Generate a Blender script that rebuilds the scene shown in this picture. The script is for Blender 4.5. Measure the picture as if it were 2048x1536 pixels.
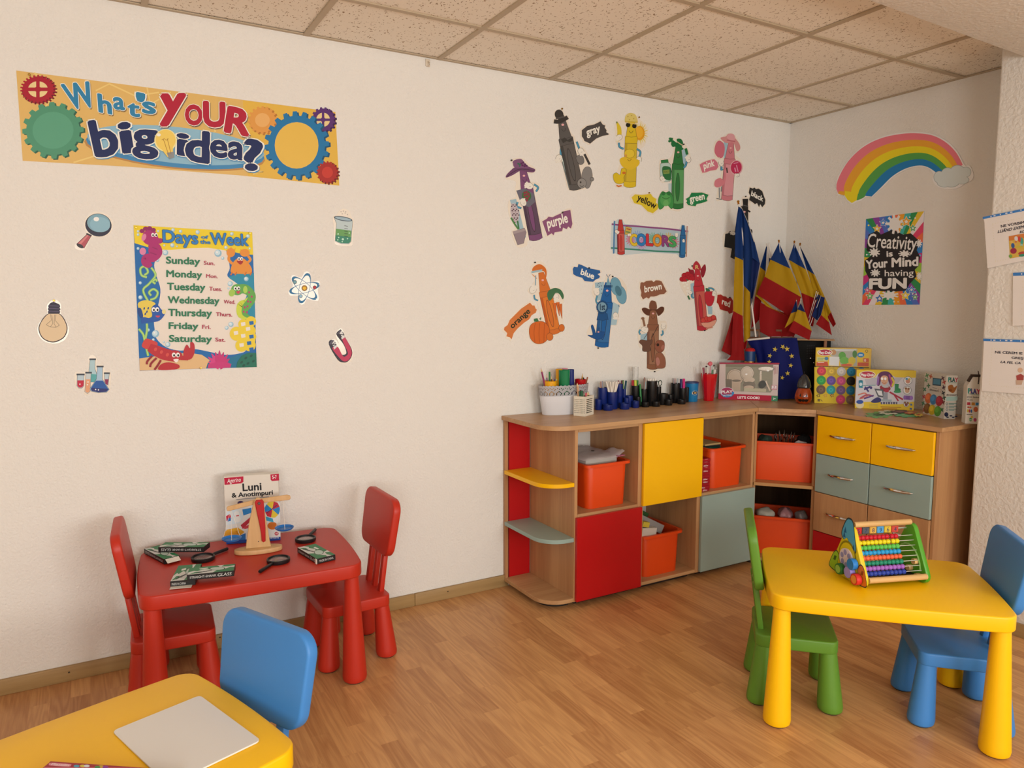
import bpy, bmesh, math, random
from mathutils import Vector, Matrix
for _o in list(bpy.data.objects): bpy.data.objects.remove(_o)
S = bpy.context.scene; C = S.collection; PI = math.pi; rad = math.radians
random.seed(7)
# ------------------------------------------------------------------ camera
# metres: wall_back is y = 0, wall_right is x = 0, floor is z = 0
YAW, PITCH, ROLL = 0.52062, -0.10609, -0.00046
EYE = Vector((-3.94944, -3.30624, 1.48817)); FPX = 1464.9
_f = Vector((math.sin(YAW)*math.cos(PITCH), math.cos(YAW)*math.cos(PITCH), math.sin(PITCH)))
_r0 = _f.cross(Vector((0,0,1))).normalized(); _u0 = _r0.cross(_f)
_r = _r0*math.cos(ROLL)+_u0*math.sin(ROLL); _u = _u0*math.cos(ROLL)-_r0*math.sin(ROLL)
cd = bpy.data.cameras.new('camera'); cam = bpy.data.objects.new('camera', cd); C.objects.link(cam)
cd.sensor_width = 36; cd.lens = FPX/2048*36; cd.clip_start = .05
_M = Matrix((( _r.x,_u.x,-_f.x),(_r.y,_u.y,-_f.y),(_r.z,_u.z,-_f.z))).to_4x4(); _M.translation = EYE
cam.matrix_world = _M; S.camera = cam
# ------------------------------------------------------------------ light
S.view_settings.view_transform = 'Standard'; S.view_settings.look = 'None'
S.view_settings.exposure = -0.27; S.view_settings.gamma = 1.0; S.view_settings.use_curve_mapping = False
W = bpy.data.worlds.new('daylight'); S.world = W; W.use_nodes = True
W.node_tree.nodes['Background'].inputs[0].default_value = (.75,.87,1,1); W.node_tree.nodes['Background'].inputs[1].default_value = 1.0
def area(name, loc, direction, sx, sy, watts, color):
    l = bpy.data.lights.new(name,'AREA'); l.shape='RECTANGLE'; l.size=sx; l.size_y=sy; l.energy=watts; l.color=color
    o = bpy.data.objects.new(name,l); C.objects.link(o); o.location=loc
    o.rotation_euler = Vector(direction).to_track_quat('-Z','Y').to_euler(); return o
area('window_daylight', (-4.9,-5.90,1.62), (0,1,.06), 1.9, 1.4, 80, (.93,.975,1.0))
area('window_daylight', (-2.0,-5.90,1.62), (0,1,.06), 1.9, 1.4, 80, (.93,.975,1.0))
# added fill: warm light aimed up from the windows to brighten the ceiling
area('window_ground_glow', (-4.9,-5.88,1.25), (0,1,.62), 1.9, .6, 34, (1.0,.90,.70))
area('window_ground_glow', (-2.0,-5.88,1.25), (0,1,.62), 1.9, .6, 34, (1.0,.90,.70))
area('ceiling_panel_light', (-4.2,-3.9,2.62), (0,0,-1), .6, .6, 8, (1.0,.88,.70))  # added warm fill below the ceiling, not an actual fitting
# ------------------------------------------------------------------ materials
def lin(c): c/=255; return c/12.92 if c<=.04045 else ((c+.055)/1.055)**2.4
def rgb(h):
    h=h.lstrip('#'); return [int(h[i:i+2],16) for i in (0,2,4)]
MATS={}
def mat(name, color, rough=.5, metal=0, spec=.5, trans=0, coat=0, ior=1.45, alpha=1):
    if name in MATS: return MATS[name]
    m=bpy.data.materials.new(name); m.use_nodes=True; b=m.node_tree.nodes['Principled BSDF']
    if isinstance(color,str): color=[lin(v) for v in rgb(color)]
    b.inputs['Base Color'].default_value=(*color,1); b.inputs['Roughness'].default_value=rough; b.inputs['Metallic'].default_value=metal
    b.inputs['Specular IOR Level'].default_value=spec; b.inputs['Transmission Weight'].default_value=trans; b.inputs['IOR'].default_value=ior
    b.inputs['Coat Weight'].default_value=coat; b.inputs['Coat Roughness'].default_value=.08; b.inputs['Alpha'].default_value=alpha
    MATS[name]=m; return m
PK=(1.0,1.08,1.18)
INKG=1.0
def ink(h, rough=.42):       # printed colour; INKG lifts a batch's colours to offset dim light on its wall
    k='print_%s_%d_%d'%(h.lstrip('#'),rough*100,INKG*100)
    if k in MATS: return MATS[k]
    c=[min(.86,lin(v)*g*INKG) for v,g in zip(rgb(h),PK)]
    return mat(k,c,rough,spec=.3)
def nodes(m): return m.node_tree.nodes, m.node_tree.links, m.node_tree.nodes['Principled BSDF']
def bump(m, scale, strength, dist=.002, detail=3, stretch=None):
    n,l,b=nodes(m); tc=n.new('ShaderNodeTexCoord'); mp=n.new('ShaderNodeMapping'); t=n.new('ShaderNodeTexNoise'); bp=n.new('ShaderNodeBump')
    if stretch: mp.inputs['Scale'].default_value=stretch
    t.inputs['Scale'].default_value=scale; t.inputs['Detail'].default_value=detail
    bp.inputs['Strength'].default_value=strength; bp.inputs['Distance'].default_value=dist
    l.new(tc.outputs['Object'],mp.inputs[0]); l.new(mp.outputs[0],t.inputs['Vector']); l.new(t.outputs['Fac'],bp.inputs['Height']); l.new(bp.outputs[0],b.inputs['Normal'])
    return m
def plastic(name,h,rough=.45): return bump(mat(name,h,rough),900,.06,.0004,1)
def plaster(name,color,strength=.35,scale=75):
    m=mat(name,color,.9,spec=.2); n,l,b=nodes(m)
    tc=n.new('ShaderNodeTexCoord'); a=n.new('ShaderNodeTexNoise'); v=n.new('ShaderNodeTexVoronoi'); mx=n.new('ShaderNodeMath'); bp=n.new('ShaderNodeBump')
    a.inputs['Scale'].default_value=scale; a.inputs['Detail'].default_value=4; a.inputs['Distortion'].default_value=.7
    v.inputs['Scale'].default_value=scale*1.1; v.feature='SMOOTH_F1'; mx.operation='MULTIPLY_ADD'; mx.inputs[1].default_value=.5
    l.new(tc.outputs['Object'],a.inputs['Vector']); l.new(tc.outputs['Object'],v.inputs['Vector'])
    l.new(v.outputs['Distance'],mx.inputs[0]); l.new(a.outputs['Fac'],mx.inputs[2]); l.new(mx.outputs[0],bp.inputs['Height'])
    bp.inputs['Strength'].default_value=strength; bp.inputs['Distance'].default_value=.006; l.new(bp.outputs[0],b.inputs['Normal'])
    return m
def wood(name, h1, h2, axis='z', rough=.45, scale=1.0, glue=.0):
    """beech laminate: fine grain stretched along axis"""
    m=mat(name,h1,rough); n,l,b=nodes(m)
    tc=n.new('ShaderNodeTexCoord'); mp=n.new('ShaderNodeMapping'); t=n.new('ShaderNodeTexNoise'); t2=n.new('ShaderNodeTexNoise'); r=n.new('ShaderNodeValToRGB'); ad=n.new('ShaderNodeMath')
    s=[26*scale]*3; s['xyz'.index(axis)]=1.3*scale; mp.inputs['Scale'].default_value=s
    t.inputs['Scale'].default_value=1.6; t.inputs['Detail'].default_value=6; t.inputs['Roughness'].default_value=.62; t.inputs['Distortion'].default_value=.4
    t2.inputs['Scale'].default_value=.28; t2.inputs['Detail'].default_value=1
    ad.operation='MULTIPLY_ADD'; ad.inputs[1].default_value=.6
    l.new(tc.outputs['Object'],mp.inputs[0]); l.new(mp.outputs[0],t.inputs['Vector']); l.new(mp.outputs[0],t2.inputs['Vector'])
    l.new(t2.outputs['Fac'],ad.inputs[0])
    s2=n.new('ShaderNodeMath'); s2.operation='MULTIPLY'; s2.inputs[1].default_value=.5
    l.new(t.outputs['Fac'],s2.inputs[0]); l.new(s2.outputs[0],ad.inputs[2]); l.new(ad.outputs[0],r.inputs[0])
    r.color_ramp.elements[0].position=.38; r.color_ramp.elements[1].position=.68
    r.color_ramp.elements[0].color=(*[lin(v) for v in rgb(h2)],1); r.color_ramp.elements[1].color=(*[lin(v) for v in rgb(h1)],1)
    l.new(r.outputs[0],b.inputs['Base Color']); return m
def laminate_floor():
    m=mat('laminate_floor','c08a55',.36,spec=.4); n,l,b=nodes(m)
    tc=n.new('ShaderNodeTexCoord'); sp=n.new('ShaderNodeSeparateXYZ'); cb=n.new('ShaderNodeCombineXYZ')
    l.new(tc.outputs['Object'],sp.inputs[0]); l.new(sp.outputs['Y'],cb.inputs['X']); l.new(sp.outputs['X'],cb.inputs['Y'])
    br=n.new('ShaderNodeTexBrick'); l.new(cb.outputs[0],br.inputs['Vector'])
    br.inputs['Scale'].default_value=1; br.inputs['Brick Width'].default_value=.44; br.inputs['Row Height'].default_value=.066; br.inputs['Mortar Size'].default_value=.0006; br.inputs['Mortar Smooth'].default_value=1
    br.offset=.37; br.offset_frequency=2; br.inputs['Bias'].default_value=0
    br.inputs['Color1'].default_value=(0,0,0,1); br.inputs['Color2'].default_value=(1,1,1,1); br.inputs['Mortar'].default_value=(.12,.12,.12,1)
    # second, offset pattern breaks the rhythm of the strips
    b2=n.new('ShaderNodeTexBrick'); l.new(cb.outputs[0],b2.inputs['Vector']); b2.inputs['Scale'].default_value=1; b2.inputs['Brick Width'].default_value=.44; b2.inputs['Row Height'].default_value=.198; b2.inputs['Mortar Size'].default_value=0; b2.offset=.5
    b2.inputs['Color1'].default_value=(.25,.25,.25,1); b2.inputs['Color2'].default_value=(.75,.75,.75,1)
    off=n.new('ShaderNodeMix'); off.data_type='RGBA'; off.blend_type='ADD'; off.inputs['Factor'].default_value=1
    vm=n.new('ShaderNodeVectorMath'); vm.operation='MULTIPLY'; vm.inputs[1].default_value=(7,7,7)
    l.new(br.outputs['Color'],vm.inputs[0]); va=n.new('ShaderNodeVectorMath'); va.operation='ADD'; l.new(vm.outputs[0],va.inputs[0]); l.new(tc.outputs['Object'],va.inputs[1])
    mp=n.new('ShaderNodeMapping'); mp.inputs['Scale'].default_value=(55,2.4,1); l.new(va.outputs[0],mp.inputs[0])
    wv=n.new('ShaderNodeTexWave'); wv.wave_type='RINGS'; wv.rings_direction='X'
    mp2=n.new('ShaderNodeMapping'); mp2.inputs['Scale'].default_value=(15,1.5,1); l.new(va.outputs[0],mp2.inputs[0])
    gn=n.new('ShaderNodeTexNoise'); gn.inputs['Scale'].default_value=1.0; gn.inputs['Detail'].default_value=1.5; gn.inputs['Distortion'].default_value=.3; l.new(mp2.outputs[0],gn.inputs['Vector'])
    # growth rings: contour lines of a stretched noise
    ml=n.new('ShaderNodeMath'); ml.operation='MULTIPLY'; ml.inputs[1].default_value=52; l.new(gn.outputs['Fac'],ml.inputs[0])
    sn=n.new('ShaderNodeMath'); sn.operation='SINE'; l.new(ml.outputs[0],sn.inputs[0])
    fn=n.new('ShaderNodeTexNoise'); fn.inputs['Scale'].default_value=4; fn.inputs['Detail'].default_value=5; l.new(mp.outputs[0],fn.inputs['Vector'])
    a1=n.new('ShaderNodeMath'); a1.operation='MULTIPLY_ADD'; a1.inputs[1].default_value=.075; l.new(sn.outputs[0],a1.inputs[0]); fm=n.new('ShaderNodeMath'); fm.operation='MULTIPLY_ADD'; fm.inputs[1].default_value=.34; fm.inputs[2].default_value=.33; l.new(fn.outputs['Fac'],fm.inputs[0]); l.new(fm.outputs[0],a1.inputs[2])
    sx=n.new('ShaderNodeSeparateColor'); l.new(br.outputs['Color'],sx.inputs[0])
    sy=n.new('ShaderNodeSeparateColor'); l.new(b2.outputs['Color'],sy.inputs[0])
    a2=n.new('ShaderNodeMath'); a2.operation='MULTIPLY_ADD'; a2.inputs[1].default_value=.30; l.new(sx.outputs[0],a2.inputs[0]); l.new(a1.outputs[0],a2.inputs[2])
    a3=n.new('ShaderNodeMath'); a3.operation='MULTIPLY_ADD'; a3.inputs[1].default_value=.18; l.new(sy.outputs[0],a3.inputs[0]); l.new(a2.outputs[0],a3.inputs[2])
    r=n.new('ShaderNodeValToRGB'); l.new(a3.outputs[0],r.inputs[0]); e=r.color_ramp.elements
    e[0].position=.40; e[0].color=(*FLOOR_DARK,1); e[1].position=1.08 if False else 1.0; e[1].color=(*FLOOR_LIGHT,1)
    l.new(r.outputs[0],b.inputs['Base Color']); return m
FLOOR_DARK=[lin(v) for v in rgb('a36d42')]; FLOOR_LIGHT=[lin(v) for v in rgb('dba870')]
def ceiling_tile():
    m=mat('ceiling_tile','dcc8ae',.95,spec=.1); n,l,b=nodes(m)
    tc=n.new('ShaderNodeTexCoord'); v=n.new('ShaderNodeTexVoronoi'); v.inputs['Scale'].default_value=105; v.inputs['Randomness'].default_value=1
    ns=n.new('ShaderNodeTexNoise'); ns.inputs['Scale'].default_value=60; ns.inputs['Detail'].default_value=2
    mp=n.new('ShaderNodeMapping'); mp.inputs['Scale'].default_value=(1,.6,1)
    mxv=n.new('ShaderNodeMix'); mxv.data_type='RGBA'; mxv.inputs['Factor'].default_value=.025
    l.new(tc.outputs['Object'],mp.inputs[0]); l.new(mp.outputs[0],mxv.inputs[6]); l.new(ns.outputs['Color'],mxv.inputs[7]); l.new(tc.outputs['Object'],ns.inputs['Vector'])
    l.new(mxv.outputs[2],v.inputs['Vector'])
    # size of each speck varies with its cell colour
    sc=n.new('ShaderNodeSeparateColor'); l.new(v.outputs['Color'],sc.inputs[0])
    t=n.new('ShaderNodeMath'); t.operation='MULTIPLY'; t.inputs[1].default_value=.36; l.new(sc.outputs[0],t.inputs[0])
    lt=n.new('ShaderNodeMath'); lt.operation='LESS_THAN'; l.new(v.outputs['Distance'],lt.inputs[0]); l.new(t.outputs[0],lt.inputs[1])
    mx=n.new('ShaderNodeMix'); mx.data_type='RGBA'; l.new(lt.outputs[0],mx.inputs['Factor'])
    mx.inputs[6].default_value=(*[lin(q) for q in rgb('f3eadc')],1); mx.inputs[7].default_value=(*[lin(q) for q in rgb('a08a70')],1)
    l.new(mx.outputs[2],b.inputs['Base Color'])
    bp=n.new('ShaderNodeBump'); bp.invert=True; bp.inputs['Strength'].default_value=.4; bp.inputs['Distance'].default_value=.001; l.new(lt.outputs[0],bp.inputs['Height']); l.new(bp.outputs[0],b.inputs['Normal'])
    return m
# ------------------------------------------------------------------ measuring: a direction read off the photograph, met with a real plane
def ray(u,v): return (_f+_r*((u-1024)/FPX)-_u*((v-768)/FPX))
def hit(u,v,P,N):
    d=ray(u,v); N=Vector(N); t=(Vector(P)-EYE).dot(N)/d.dot(N); return EYE+d*t
def onz(u,v,z): return hit(u,v,(0,0,z),(0,0,1))
def ony(u,v,y=0): return hit(u,v,(0,y,0),(0,1,0))
def onx(u,v,x=0): return hit(u,v,(x,0,0),(1,0,0))
def zat(x,y,v):      # height at which the upright through x, y meets picture row v
    a=0.;b=2.6
    for _ in range(40):
        m=(a+b)/2; d=Vector((x,y,m))-EYE; vv=768-FPX*d.dot(_u)/d.dot(_f)
        if vv>v: a=m
        else: b=m
    return a
# ------------------------------------------------------------------ mesh building
def T(x,y=0,z=0): return Matrix.Translation((x,y,z) if not isinstance(x,(Vector,tuple,list)) else x)
def RX(a): return Matrix.Rotation(a,4,'X')
def RY(a): return Matrix.Rotation(a,4,'Y')
def RZ(a): return Matrix.Rotation(a,4,'Z')
def align(d):    # z axis to direction d
    return Vector((0,0,1)).rotation_difference(Vector(d).normalized()).to_matrix().to_4x4()
def rrect(w,h,r,n=6,cx=0,cy=0):
    p=[]
    for sx,sy,a0 in ((1,1,0),(-1,1,90),(-1,-1,180),(1,-1,270)):
        for k in range(n+1):
            a=rad(a0+90*k/n); p.append((cx+sx*(w/2-r)+r*math.cos(a), cy+sy*(h/2-r)+r*math.sin(a)))
    return p
def smoothpts(p,n=4,closed=True):
    o=[];N=len(p)
    for i in range(N if closed else N-1):
        g=lambda k: Vector((*p[k%N],0)) if closed else Vector((*p[min(max(k,0),N-1)],0))
        a,b,c,d=g(i-1),g(i),g(i+1),g(i+2)
        for k in range(n):
            t=k/n; q=.5*((2*b)+(c-a)*t+(2*a-5*b+4*c-d)*t*t+(3*b-a-3*c+d)*t**3); o.append((q.x,q.y))
    if not closed: o.append(tuple(p[-1]))
    return o
def ellpts(cx,cy,rx,ry,rot=0,n=28,a0=0,a1=360):
    c,s=math.cos(rad(rot)),math.sin(rad(rot)); o=[]
    full=abs(a1-a0)>=360
    for k in range(n if full else n+1):
        a=rad(a0+(a1-a0)*k/n); x,y=rx*math.cos(a),ry*math.sin(a); o.append((cx+x*c-y*s, cy+x*s+y*c))
    return o
def gearpts(cx,cy,rx,ry,teeth,depth=.14,rot=0):
    o=[]
    for k in range(teeth):
        for f,q in ((0,1-depth),(.25,1-depth),(.35,1),(.75,1),(.85,1-depth)):
            a=2*PI*(k+f)/teeth+rad(rot); o.append((cx+rx*q*math.cos(a),cy+ry*q*math.sin(a)))
    return o
def starpts(cx,cy,r,k=5,inner=.42,rot=-90):
    return [(cx+(r if i%2==0 else r*inner)*math.cos(rad(rot+180*i/k)), cy+(r if i%2==0 else r*inner)*math.sin(rad(rot+180*i/k))) for i in range(2*k)]
class MB:
    def __init__(s): s.bm=bmesh.new(); s.m=Matrix(); s.mats=[]; s.mi=0
    def use(s,m):
        if m not in s.mats: s.mats.append(m)
        s.mi=s.mats.index(m); return s
    def at(s,m): s.m=m; return s
    def _add(s,b):
        for f in b.faces: f.material_index=s.mi
        b.transform(s.m); me=bpy.data.meshes.new('t'); b.to_mesh(me); s.bm.from_mesh(me); bpy.data.meshes.remove(me); b.free(); return s
    def box(s,c,d,bev=0,seg=2,rot=None):
        b=bmesh.new(); bmesh.ops.create_cube(b,size=1,matrix=T(c)@(rot or Matrix())@Matrix.Diagonal((*d,1)))
        if bev: bmesh.ops.bevel(b,geom=b.edges[:],offset=bev,segments=seg,affect='EDGES',profile=.5)
        return s._add(b)
    def prism(s,pts,z0,z1,bev=0,seg=2,top=1.0):
        b=bmesh.new(); lo=[b.verts.new((x,y,z0)) for x,y in pts]; hi=[b.verts.new((x*top,y*top,z1)) for x,y in pts]; n=len(pts)
        b.faces.new(lo[::-1]); b.faces.new(hi)
        for i in range(n): b.faces.new((lo[i],lo[(i+1)%n],hi[(i+1)%n],hi[i]))
        bmesh.ops.recalc_face_normals(b,faces=b.faces[:])
        if bev:
            es=[e for e in b.edges if (e.verts[0].co.z==e.verts[1].co.z)]
            bmesh.ops.bevel(b,geom=es,offset=bev,segments=seg,affect='EDGES',profile=.5)
        return s._add(b)
    def lathe(s,prof,n=24,c=(0,0,0),d=None,sx=1,sy=1):
        b=bmesh.new(); rings=[]
        for r,z in prof:
            rings.append([b.verts.new((0,0,z))] if r<1e-6 else [b.verts.new((r*sx*math.cos(2*PI*k/n),r*sy*math.sin(2*PI*k/n),z)) for k in range(n)])
        for A,B in zip(rings,rings[1:]):
            for k in range(n):
                q=[A[k%len(A)],A[(k+1)%len(A)],B[(k+1)%len(B)],B[k%len(B)]]; u=[]
                for v in q:
                    if v not in u: u.append(v)
                if len(u)>2: b.faces.new(u)
        b.transform(T(c)@(align(d) if d is not None else Matrix())); return s._add(b)
    def cyl(s,p0,p1,r,r1=None,n=16):
        p0,p1=Vector(p0),Vector(p1); L=(p1-p0).length; r1=r if r1 is None else r1
        return s.lathe([(0,0),(r,0),(r1,L),(0,L)],n,p0,p1-p0)
    def ball(s,c,r,n=16,sc=(1,1,1)):
        b=bmesh.new(); bmesh.ops.create_uvsphere(b,u_segments=n,v_segments=max(6,n//2),radius=r,matrix=T(c)@Matrix.Diagonal((*sc,1))); return s._add(b)
    def tube(s,pts,r,n=8,closed=False):
        P=[Vector(p) for p in pts]; b=bmesh.new(); rings=[]; N=len(P); up=Vector((0,0,1))
        for i,p in enumerate(P):
            t=(P[(i+1)%N]-P[i-1]) if closed else (P[min(i+1,N-1)]-P[max(i-1,0)])
            t.normalize(); a=t.cross(up)
            if a.length<1e-3: a=t.cross(Vector((1,0,0)))
            a.normalize(); c=t.cross(a); up=-c if False else up
            rr=r[i] if isinstance(r,(list,tuple)) else r
            rings.append([b.verts.new(p+(a*math.cos(2*PI*k/n)+c*math.sin(2*PI*k/n))*rr) for k in range(n)])
        for i in range(N if closed else N-1):
            A,B=rings[i],rings[(i+1)%N]
            for k in range(n): b.faces.new((A[k],A[(k+1)%n],B[(k+1)%n],B[k]))
        if not closed: b.faces.new(rings[0][::-1]); b.faces.new(rings[-1])
        return s._add(b)
    def grid(s,rows):       # rows of 3D points -> sheet
        b=bmesh.new(); R=[[b.verts.new(p) for p in r] for r in rows]
        for A,B in zip(R,R[1:]):
            for k in range(len(A)-1): b.faces.new((A[k],A[k+1],B[k+1],B[k]))
        return s._add(b)
    def build(s,name,m=None,parent=None,loc=None,angle=35,smooth=True):
        if m is not None: s.mats=[m]
        if len(s.mats)==0: s.mats=[mat('plain','cccccc')]
        bm=s.bm; bmesh.ops.recalc_face_normals(bm,faces=bm.faces[:])
        if loc is not None: bmesh.ops.translate(bm,verts=bm.verts[:],vec=-Vector(loc))
        me=bpy.data.meshes.new(name); bm.to_mesh(me); bm.free()
        for k in s.mats: me.materials.append(k)
        if m is not None:
            for p in me.polygons: p.material_index=0
        if smooth: me.shade_smooth(); me.set_sharp_from_angle(angle=rad(angle))
        o=bpy.data.objects.new(name,me); C.objects.link(o)
        if loc is not None: o.location=loc
        if parent: o.parent=parent
        return o
def tag(o,label,cat,group=None):
    o['label']=label; o['category']=cat
    if group: o['group']=group
    return o
def thing(name,label,cat,loc=(0,0,0),rz=0,group=None):
    o=bpy.data.objects.new(name,None); C.objects.link(o); o.location=loc; o.rotation_euler=(0,0,rz); o.empty_display_size=.05
    return tag(o,label,cat,group)
def structure(o): o['kind']='structure'; return o
def dup(root,loc,rz,label,group=None,swap=None):
    def cp(o,parent):
        c=o.copy(); C.objects.link(c); c.parent=parent
        if swap and c.type=='MESH':
            c.data=c.data.copy()
            for i,m in enumerate(c.data.materials): c.data.materials[i]=swap.get(m,m)
        for ch in kids.get(o.name,[]): cp(ch,c)
        return c
    kids={}
    for o in list(C.objects):
        if o.parent: kids.setdefault(o.parent.name,[]).append(o)
    r=cp(root,None); r.location=loc; r.rotation_euler=(0,0,rz); r['label']=label
    if group: r['group']=group
    return r
# ------------------------------------------------------------------ flat printed matter: polygons layered on a real plane
TXT={}
def glyphs(t,off=0.,shear=0.):
    k=(t,off,shear)
    if k not in TXT:
        cu=bpy.data.curves.new('lettering','FONT'); cu.body=t; cu.offset=off; cu.shear=shear; cu.resolution_u=3; cu.fill_mode='FRONT'
        o=bpy.data.objects.new('lettering',cu); C.objects.link(o); me=o.to_mesh()
        TXT[k]=([(v.co.x,v.co.y) for v in me.vertices],[tuple(p.vertices) for p in me.polygons])
        o.to_mesh_clear(); bpy.data.objects.remove(o); bpy.data.curves.remove(cu)
    return TXT[k]
def tbox(t,shear=0.):
    v,_=glyphs(t,0.,shear); return min(p[0] for p in v),max(p[0] for p in v)
_h,_=glyphs('H'); CAP=max(p[1] for p in _h); _h,_=glyphs('x'); XH=max(p[1] for p in _h)
class Art(MB):
    def __init__(s,P,N,frame=(0,0,1),base=.0012,dz=.000012):
        super().__init__(); s.P=Vector(P); s.N=Vector(N).normalized(); s.fr(*frame); s.k=0; s.base_h=base; s.dz=dz
        if (EYE-s.P).dot(s.N)<0: s.N=-s.N
    def fr(s,x0,y0,sc): s.x0,s.y0,s.sc=x0,y0,sc; return s
    def w(s,x,y,h=0): return hit(s.x0+x/s.sc,s.y0+y/s.sc,s.P,s.N)+s.N*h
    def h(s): return s.base_h+s.k*s.dz
    def base(s,pts,m,smooth=False):
        if smooth: pts=smoothpts(pts)
        s.use(ink(m) if isinstance(m,str) else m); b=bmesh.new(); lo=[b.verts.new(s.w(x,y,.0002)) for x,y in pts]; hi=[b.verts.new(s.w(x,y,s.base_h)) for x,y in pts]; n=len(pts)
        b.faces.new(lo[::-1]); b.faces.new(hi)
        for i in range(n): b.faces.new((lo[i],lo[(i+1)%n],hi[(i+1)%n],hi[i]))
        s._add(b); s.k=1; return s
    def poly(s,pts,c,smooth=False):
        if smooth: pts=smoothpts(pts)
        s.use(ink(c) if isinstance(c,str) else c); h=s.h(); s.k+=1
        f=s.bm.faces.new([s.bm.verts.new(s.w(x,y,h)) for x,y in pts]); f.material_index=s.mi; return s
    def out(s,pts,c,lc='#2a2420',w=3,smooth=False):      # outlined shape
        if smooth: pts=smoothpts(pts)
        s.line(list(pts)+[pts[0]],w*1.6,lc); return s.poly(pts,c)
    def ell(s,cx,cy,rx,ry,c,rot=0,n=28,o=None,w=3):
        if o: s.poly(ellpts(cx,cy,rx+w,ry+w,rot,n),o)
        return s.poly(ellpts(cx,cy,rx,ry,rot,n),c)
    def line(s,pts,wd,c,smooth=False):
        if smooth:
            n0=len(pts); pts=smoothpts(pts,5,False)
            if isinstance(wd,(list,tuple)): wd=[wd[min(i//5,n0-1)]+(wd[min(i//5+1,n0-1)]-wd[min(i//5,n0-1)])*(i%5)/5 for i in range(len(pts))]
        s.use(ink(c) if isinstance(c,str) else c); h=s.h(); s.k+=1; P=[Vector((*p,0)) for p in pts]; L=[];R=[]
        for i,p in enumerate(P):
            t=P[min(i+1,len(P)-1)]-P[max(i-1,0)]
            if t.length<1e-6: t=Vector((1,0,0))
            t.normalize(); q=Vector((-t.y,t.x,0))*(wd[i]/2 if isinstance(wd,(list,tuple)) else wd/2)
            L.append(s.bm.verts.new(s.w(p.x+q.x,p.y+q.y,h))); R.append(s.bm.verts.new(s.w(p.x-q.x,p.y-q.y,h)))
        for i in range(len(P)-1):
            f=s.bm.faces.new((L[i],L[i+1],R[i+1],R[i])); f.material_index=s.mi
        return s
    def text(s,t,p0,p1,p2,c,bold=.012,outl=None,ow=.03,xh=False,shear=0.,sh=None):
        """p0, p1: ends of the baseline, p2: top of the (cap / x-height) letters above p0"""
        x0,x1=tbox(t,shear); H=XH if xh else CAP; p0,p1,p2=(Vector((*q,0)) for q in (p0,p1,p2)); U=(p1-p0)/(x1-x0); V=(p2-p0)/H
        def put(off,col,dx=0,dy=0):
            v,f=glyphs(t,0.,shear); s.use(ink(col) if isinstance(col,str) else col)
            n=0 if off<.004 else (5 if off<.025 else 8)
            for q_ in range(n+1):     # weight: the same letters laid again around themselves
                ox,oy=(0,0) if q_==n else (off*math.cos(2*PI*q_/n+.3),off*math.sin(2*PI*q_/n+.3)); h=s.h(); s.k+=1
                vs=[]
                for x,y in v:
                    q=p0+U*(x-x0+ox)+V*(y+oy); vs.append(s.bm.verts.new(s.w(q.x+dx,q.y+dy,h)))
                for ff in f:
                    try: fc=s.bm.faces.new([vs[i] for i in ff]); fc.material_index=s.mi
                    except ValueError: pass
        if sh: put(bold+ow*.7,sh[0],sh[1],sh[2])
        if outl: put(bold+ow,outl)
        put(bold,c); return s
    def done(s,name,parent=None,loc=None):
        bm=s.bm; c=Vector((0,0,0))
        for v in bm.verts: c+=v.co
        c/=max(1,len(bm.verts)); return s.build(name,parent=parent,loc=c if loc is None else loc,smooth=False)
# ------------------------------------------------------------------ the room
CEIL=2.646; XL,YF=-7.2,-6.0
WALL=plaster('white_plaster_wall',[.80,.775,.735],.5,105)
PILL=plaster('coarse_plaster_pillar',[.82,.79,.74],.55,62)
def slab(name,c,d,m): return structure(MB().box(c,d).build(name,m,smooth=False))
slab('floor',((XL)/2,YF/2,-.05),(-XL+.4,-YF+.4,.1),laminate_floor())
slab('wall_back',(XL/2,.05,1.45),(-XL+.4,.1,2.9),WALL)
slab('wall_right',(.05,YF/2,1.45),(.1,-YF+.4,2.9),WALL)
slab('wall_left',(XL-.05,YF/2,1.45),(.1,-YF+.4,2.9),WALL)
# front wall behind the photographer, with two windows
b=MB()
for x0,x1,z0,z1 in ((XL-.1,-5.9,0,2.9),(-3.9,-3.0,0,2.9),(-1.0,.1,0,2.9),(-5.9,-3.9,0,.9),(-3.0,-1.0,0,.9),(-5.9,-3.9,2.35,2.9),(-3.0,-1.0,2.35,2.9)):
    b.box(((x0+x1)/2,YF-.05,(z0+z1)/2),(x1-x0,.1,z1-z0))
structure(b.build('wall_front',WALL,smooth=False))
frame_white=mat('window_frame_white','e8e8e6',.4); glass=mat('window_glass',(1,1,1),.0,trans=1,ior=1.02)
for i,xc in enumerate((-4.9,-2.0)):
    b=MB()
    for dx in (-.97,0,.97): b.box((xc+dx,YF-.05,1.625),(.06,.06,1.45))
    for z in (.93,2.32): b.box((xc,YF-.05,z),(2.0,.06,.06))
    w=structure(b.build('window_%d'%(i+1),frame_white,smooth=False)); p=MB().box((xc,YF-.05,1.625),(1.9,.006,1.36)).build('window_pane',glass,w,smooth=False)
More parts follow.
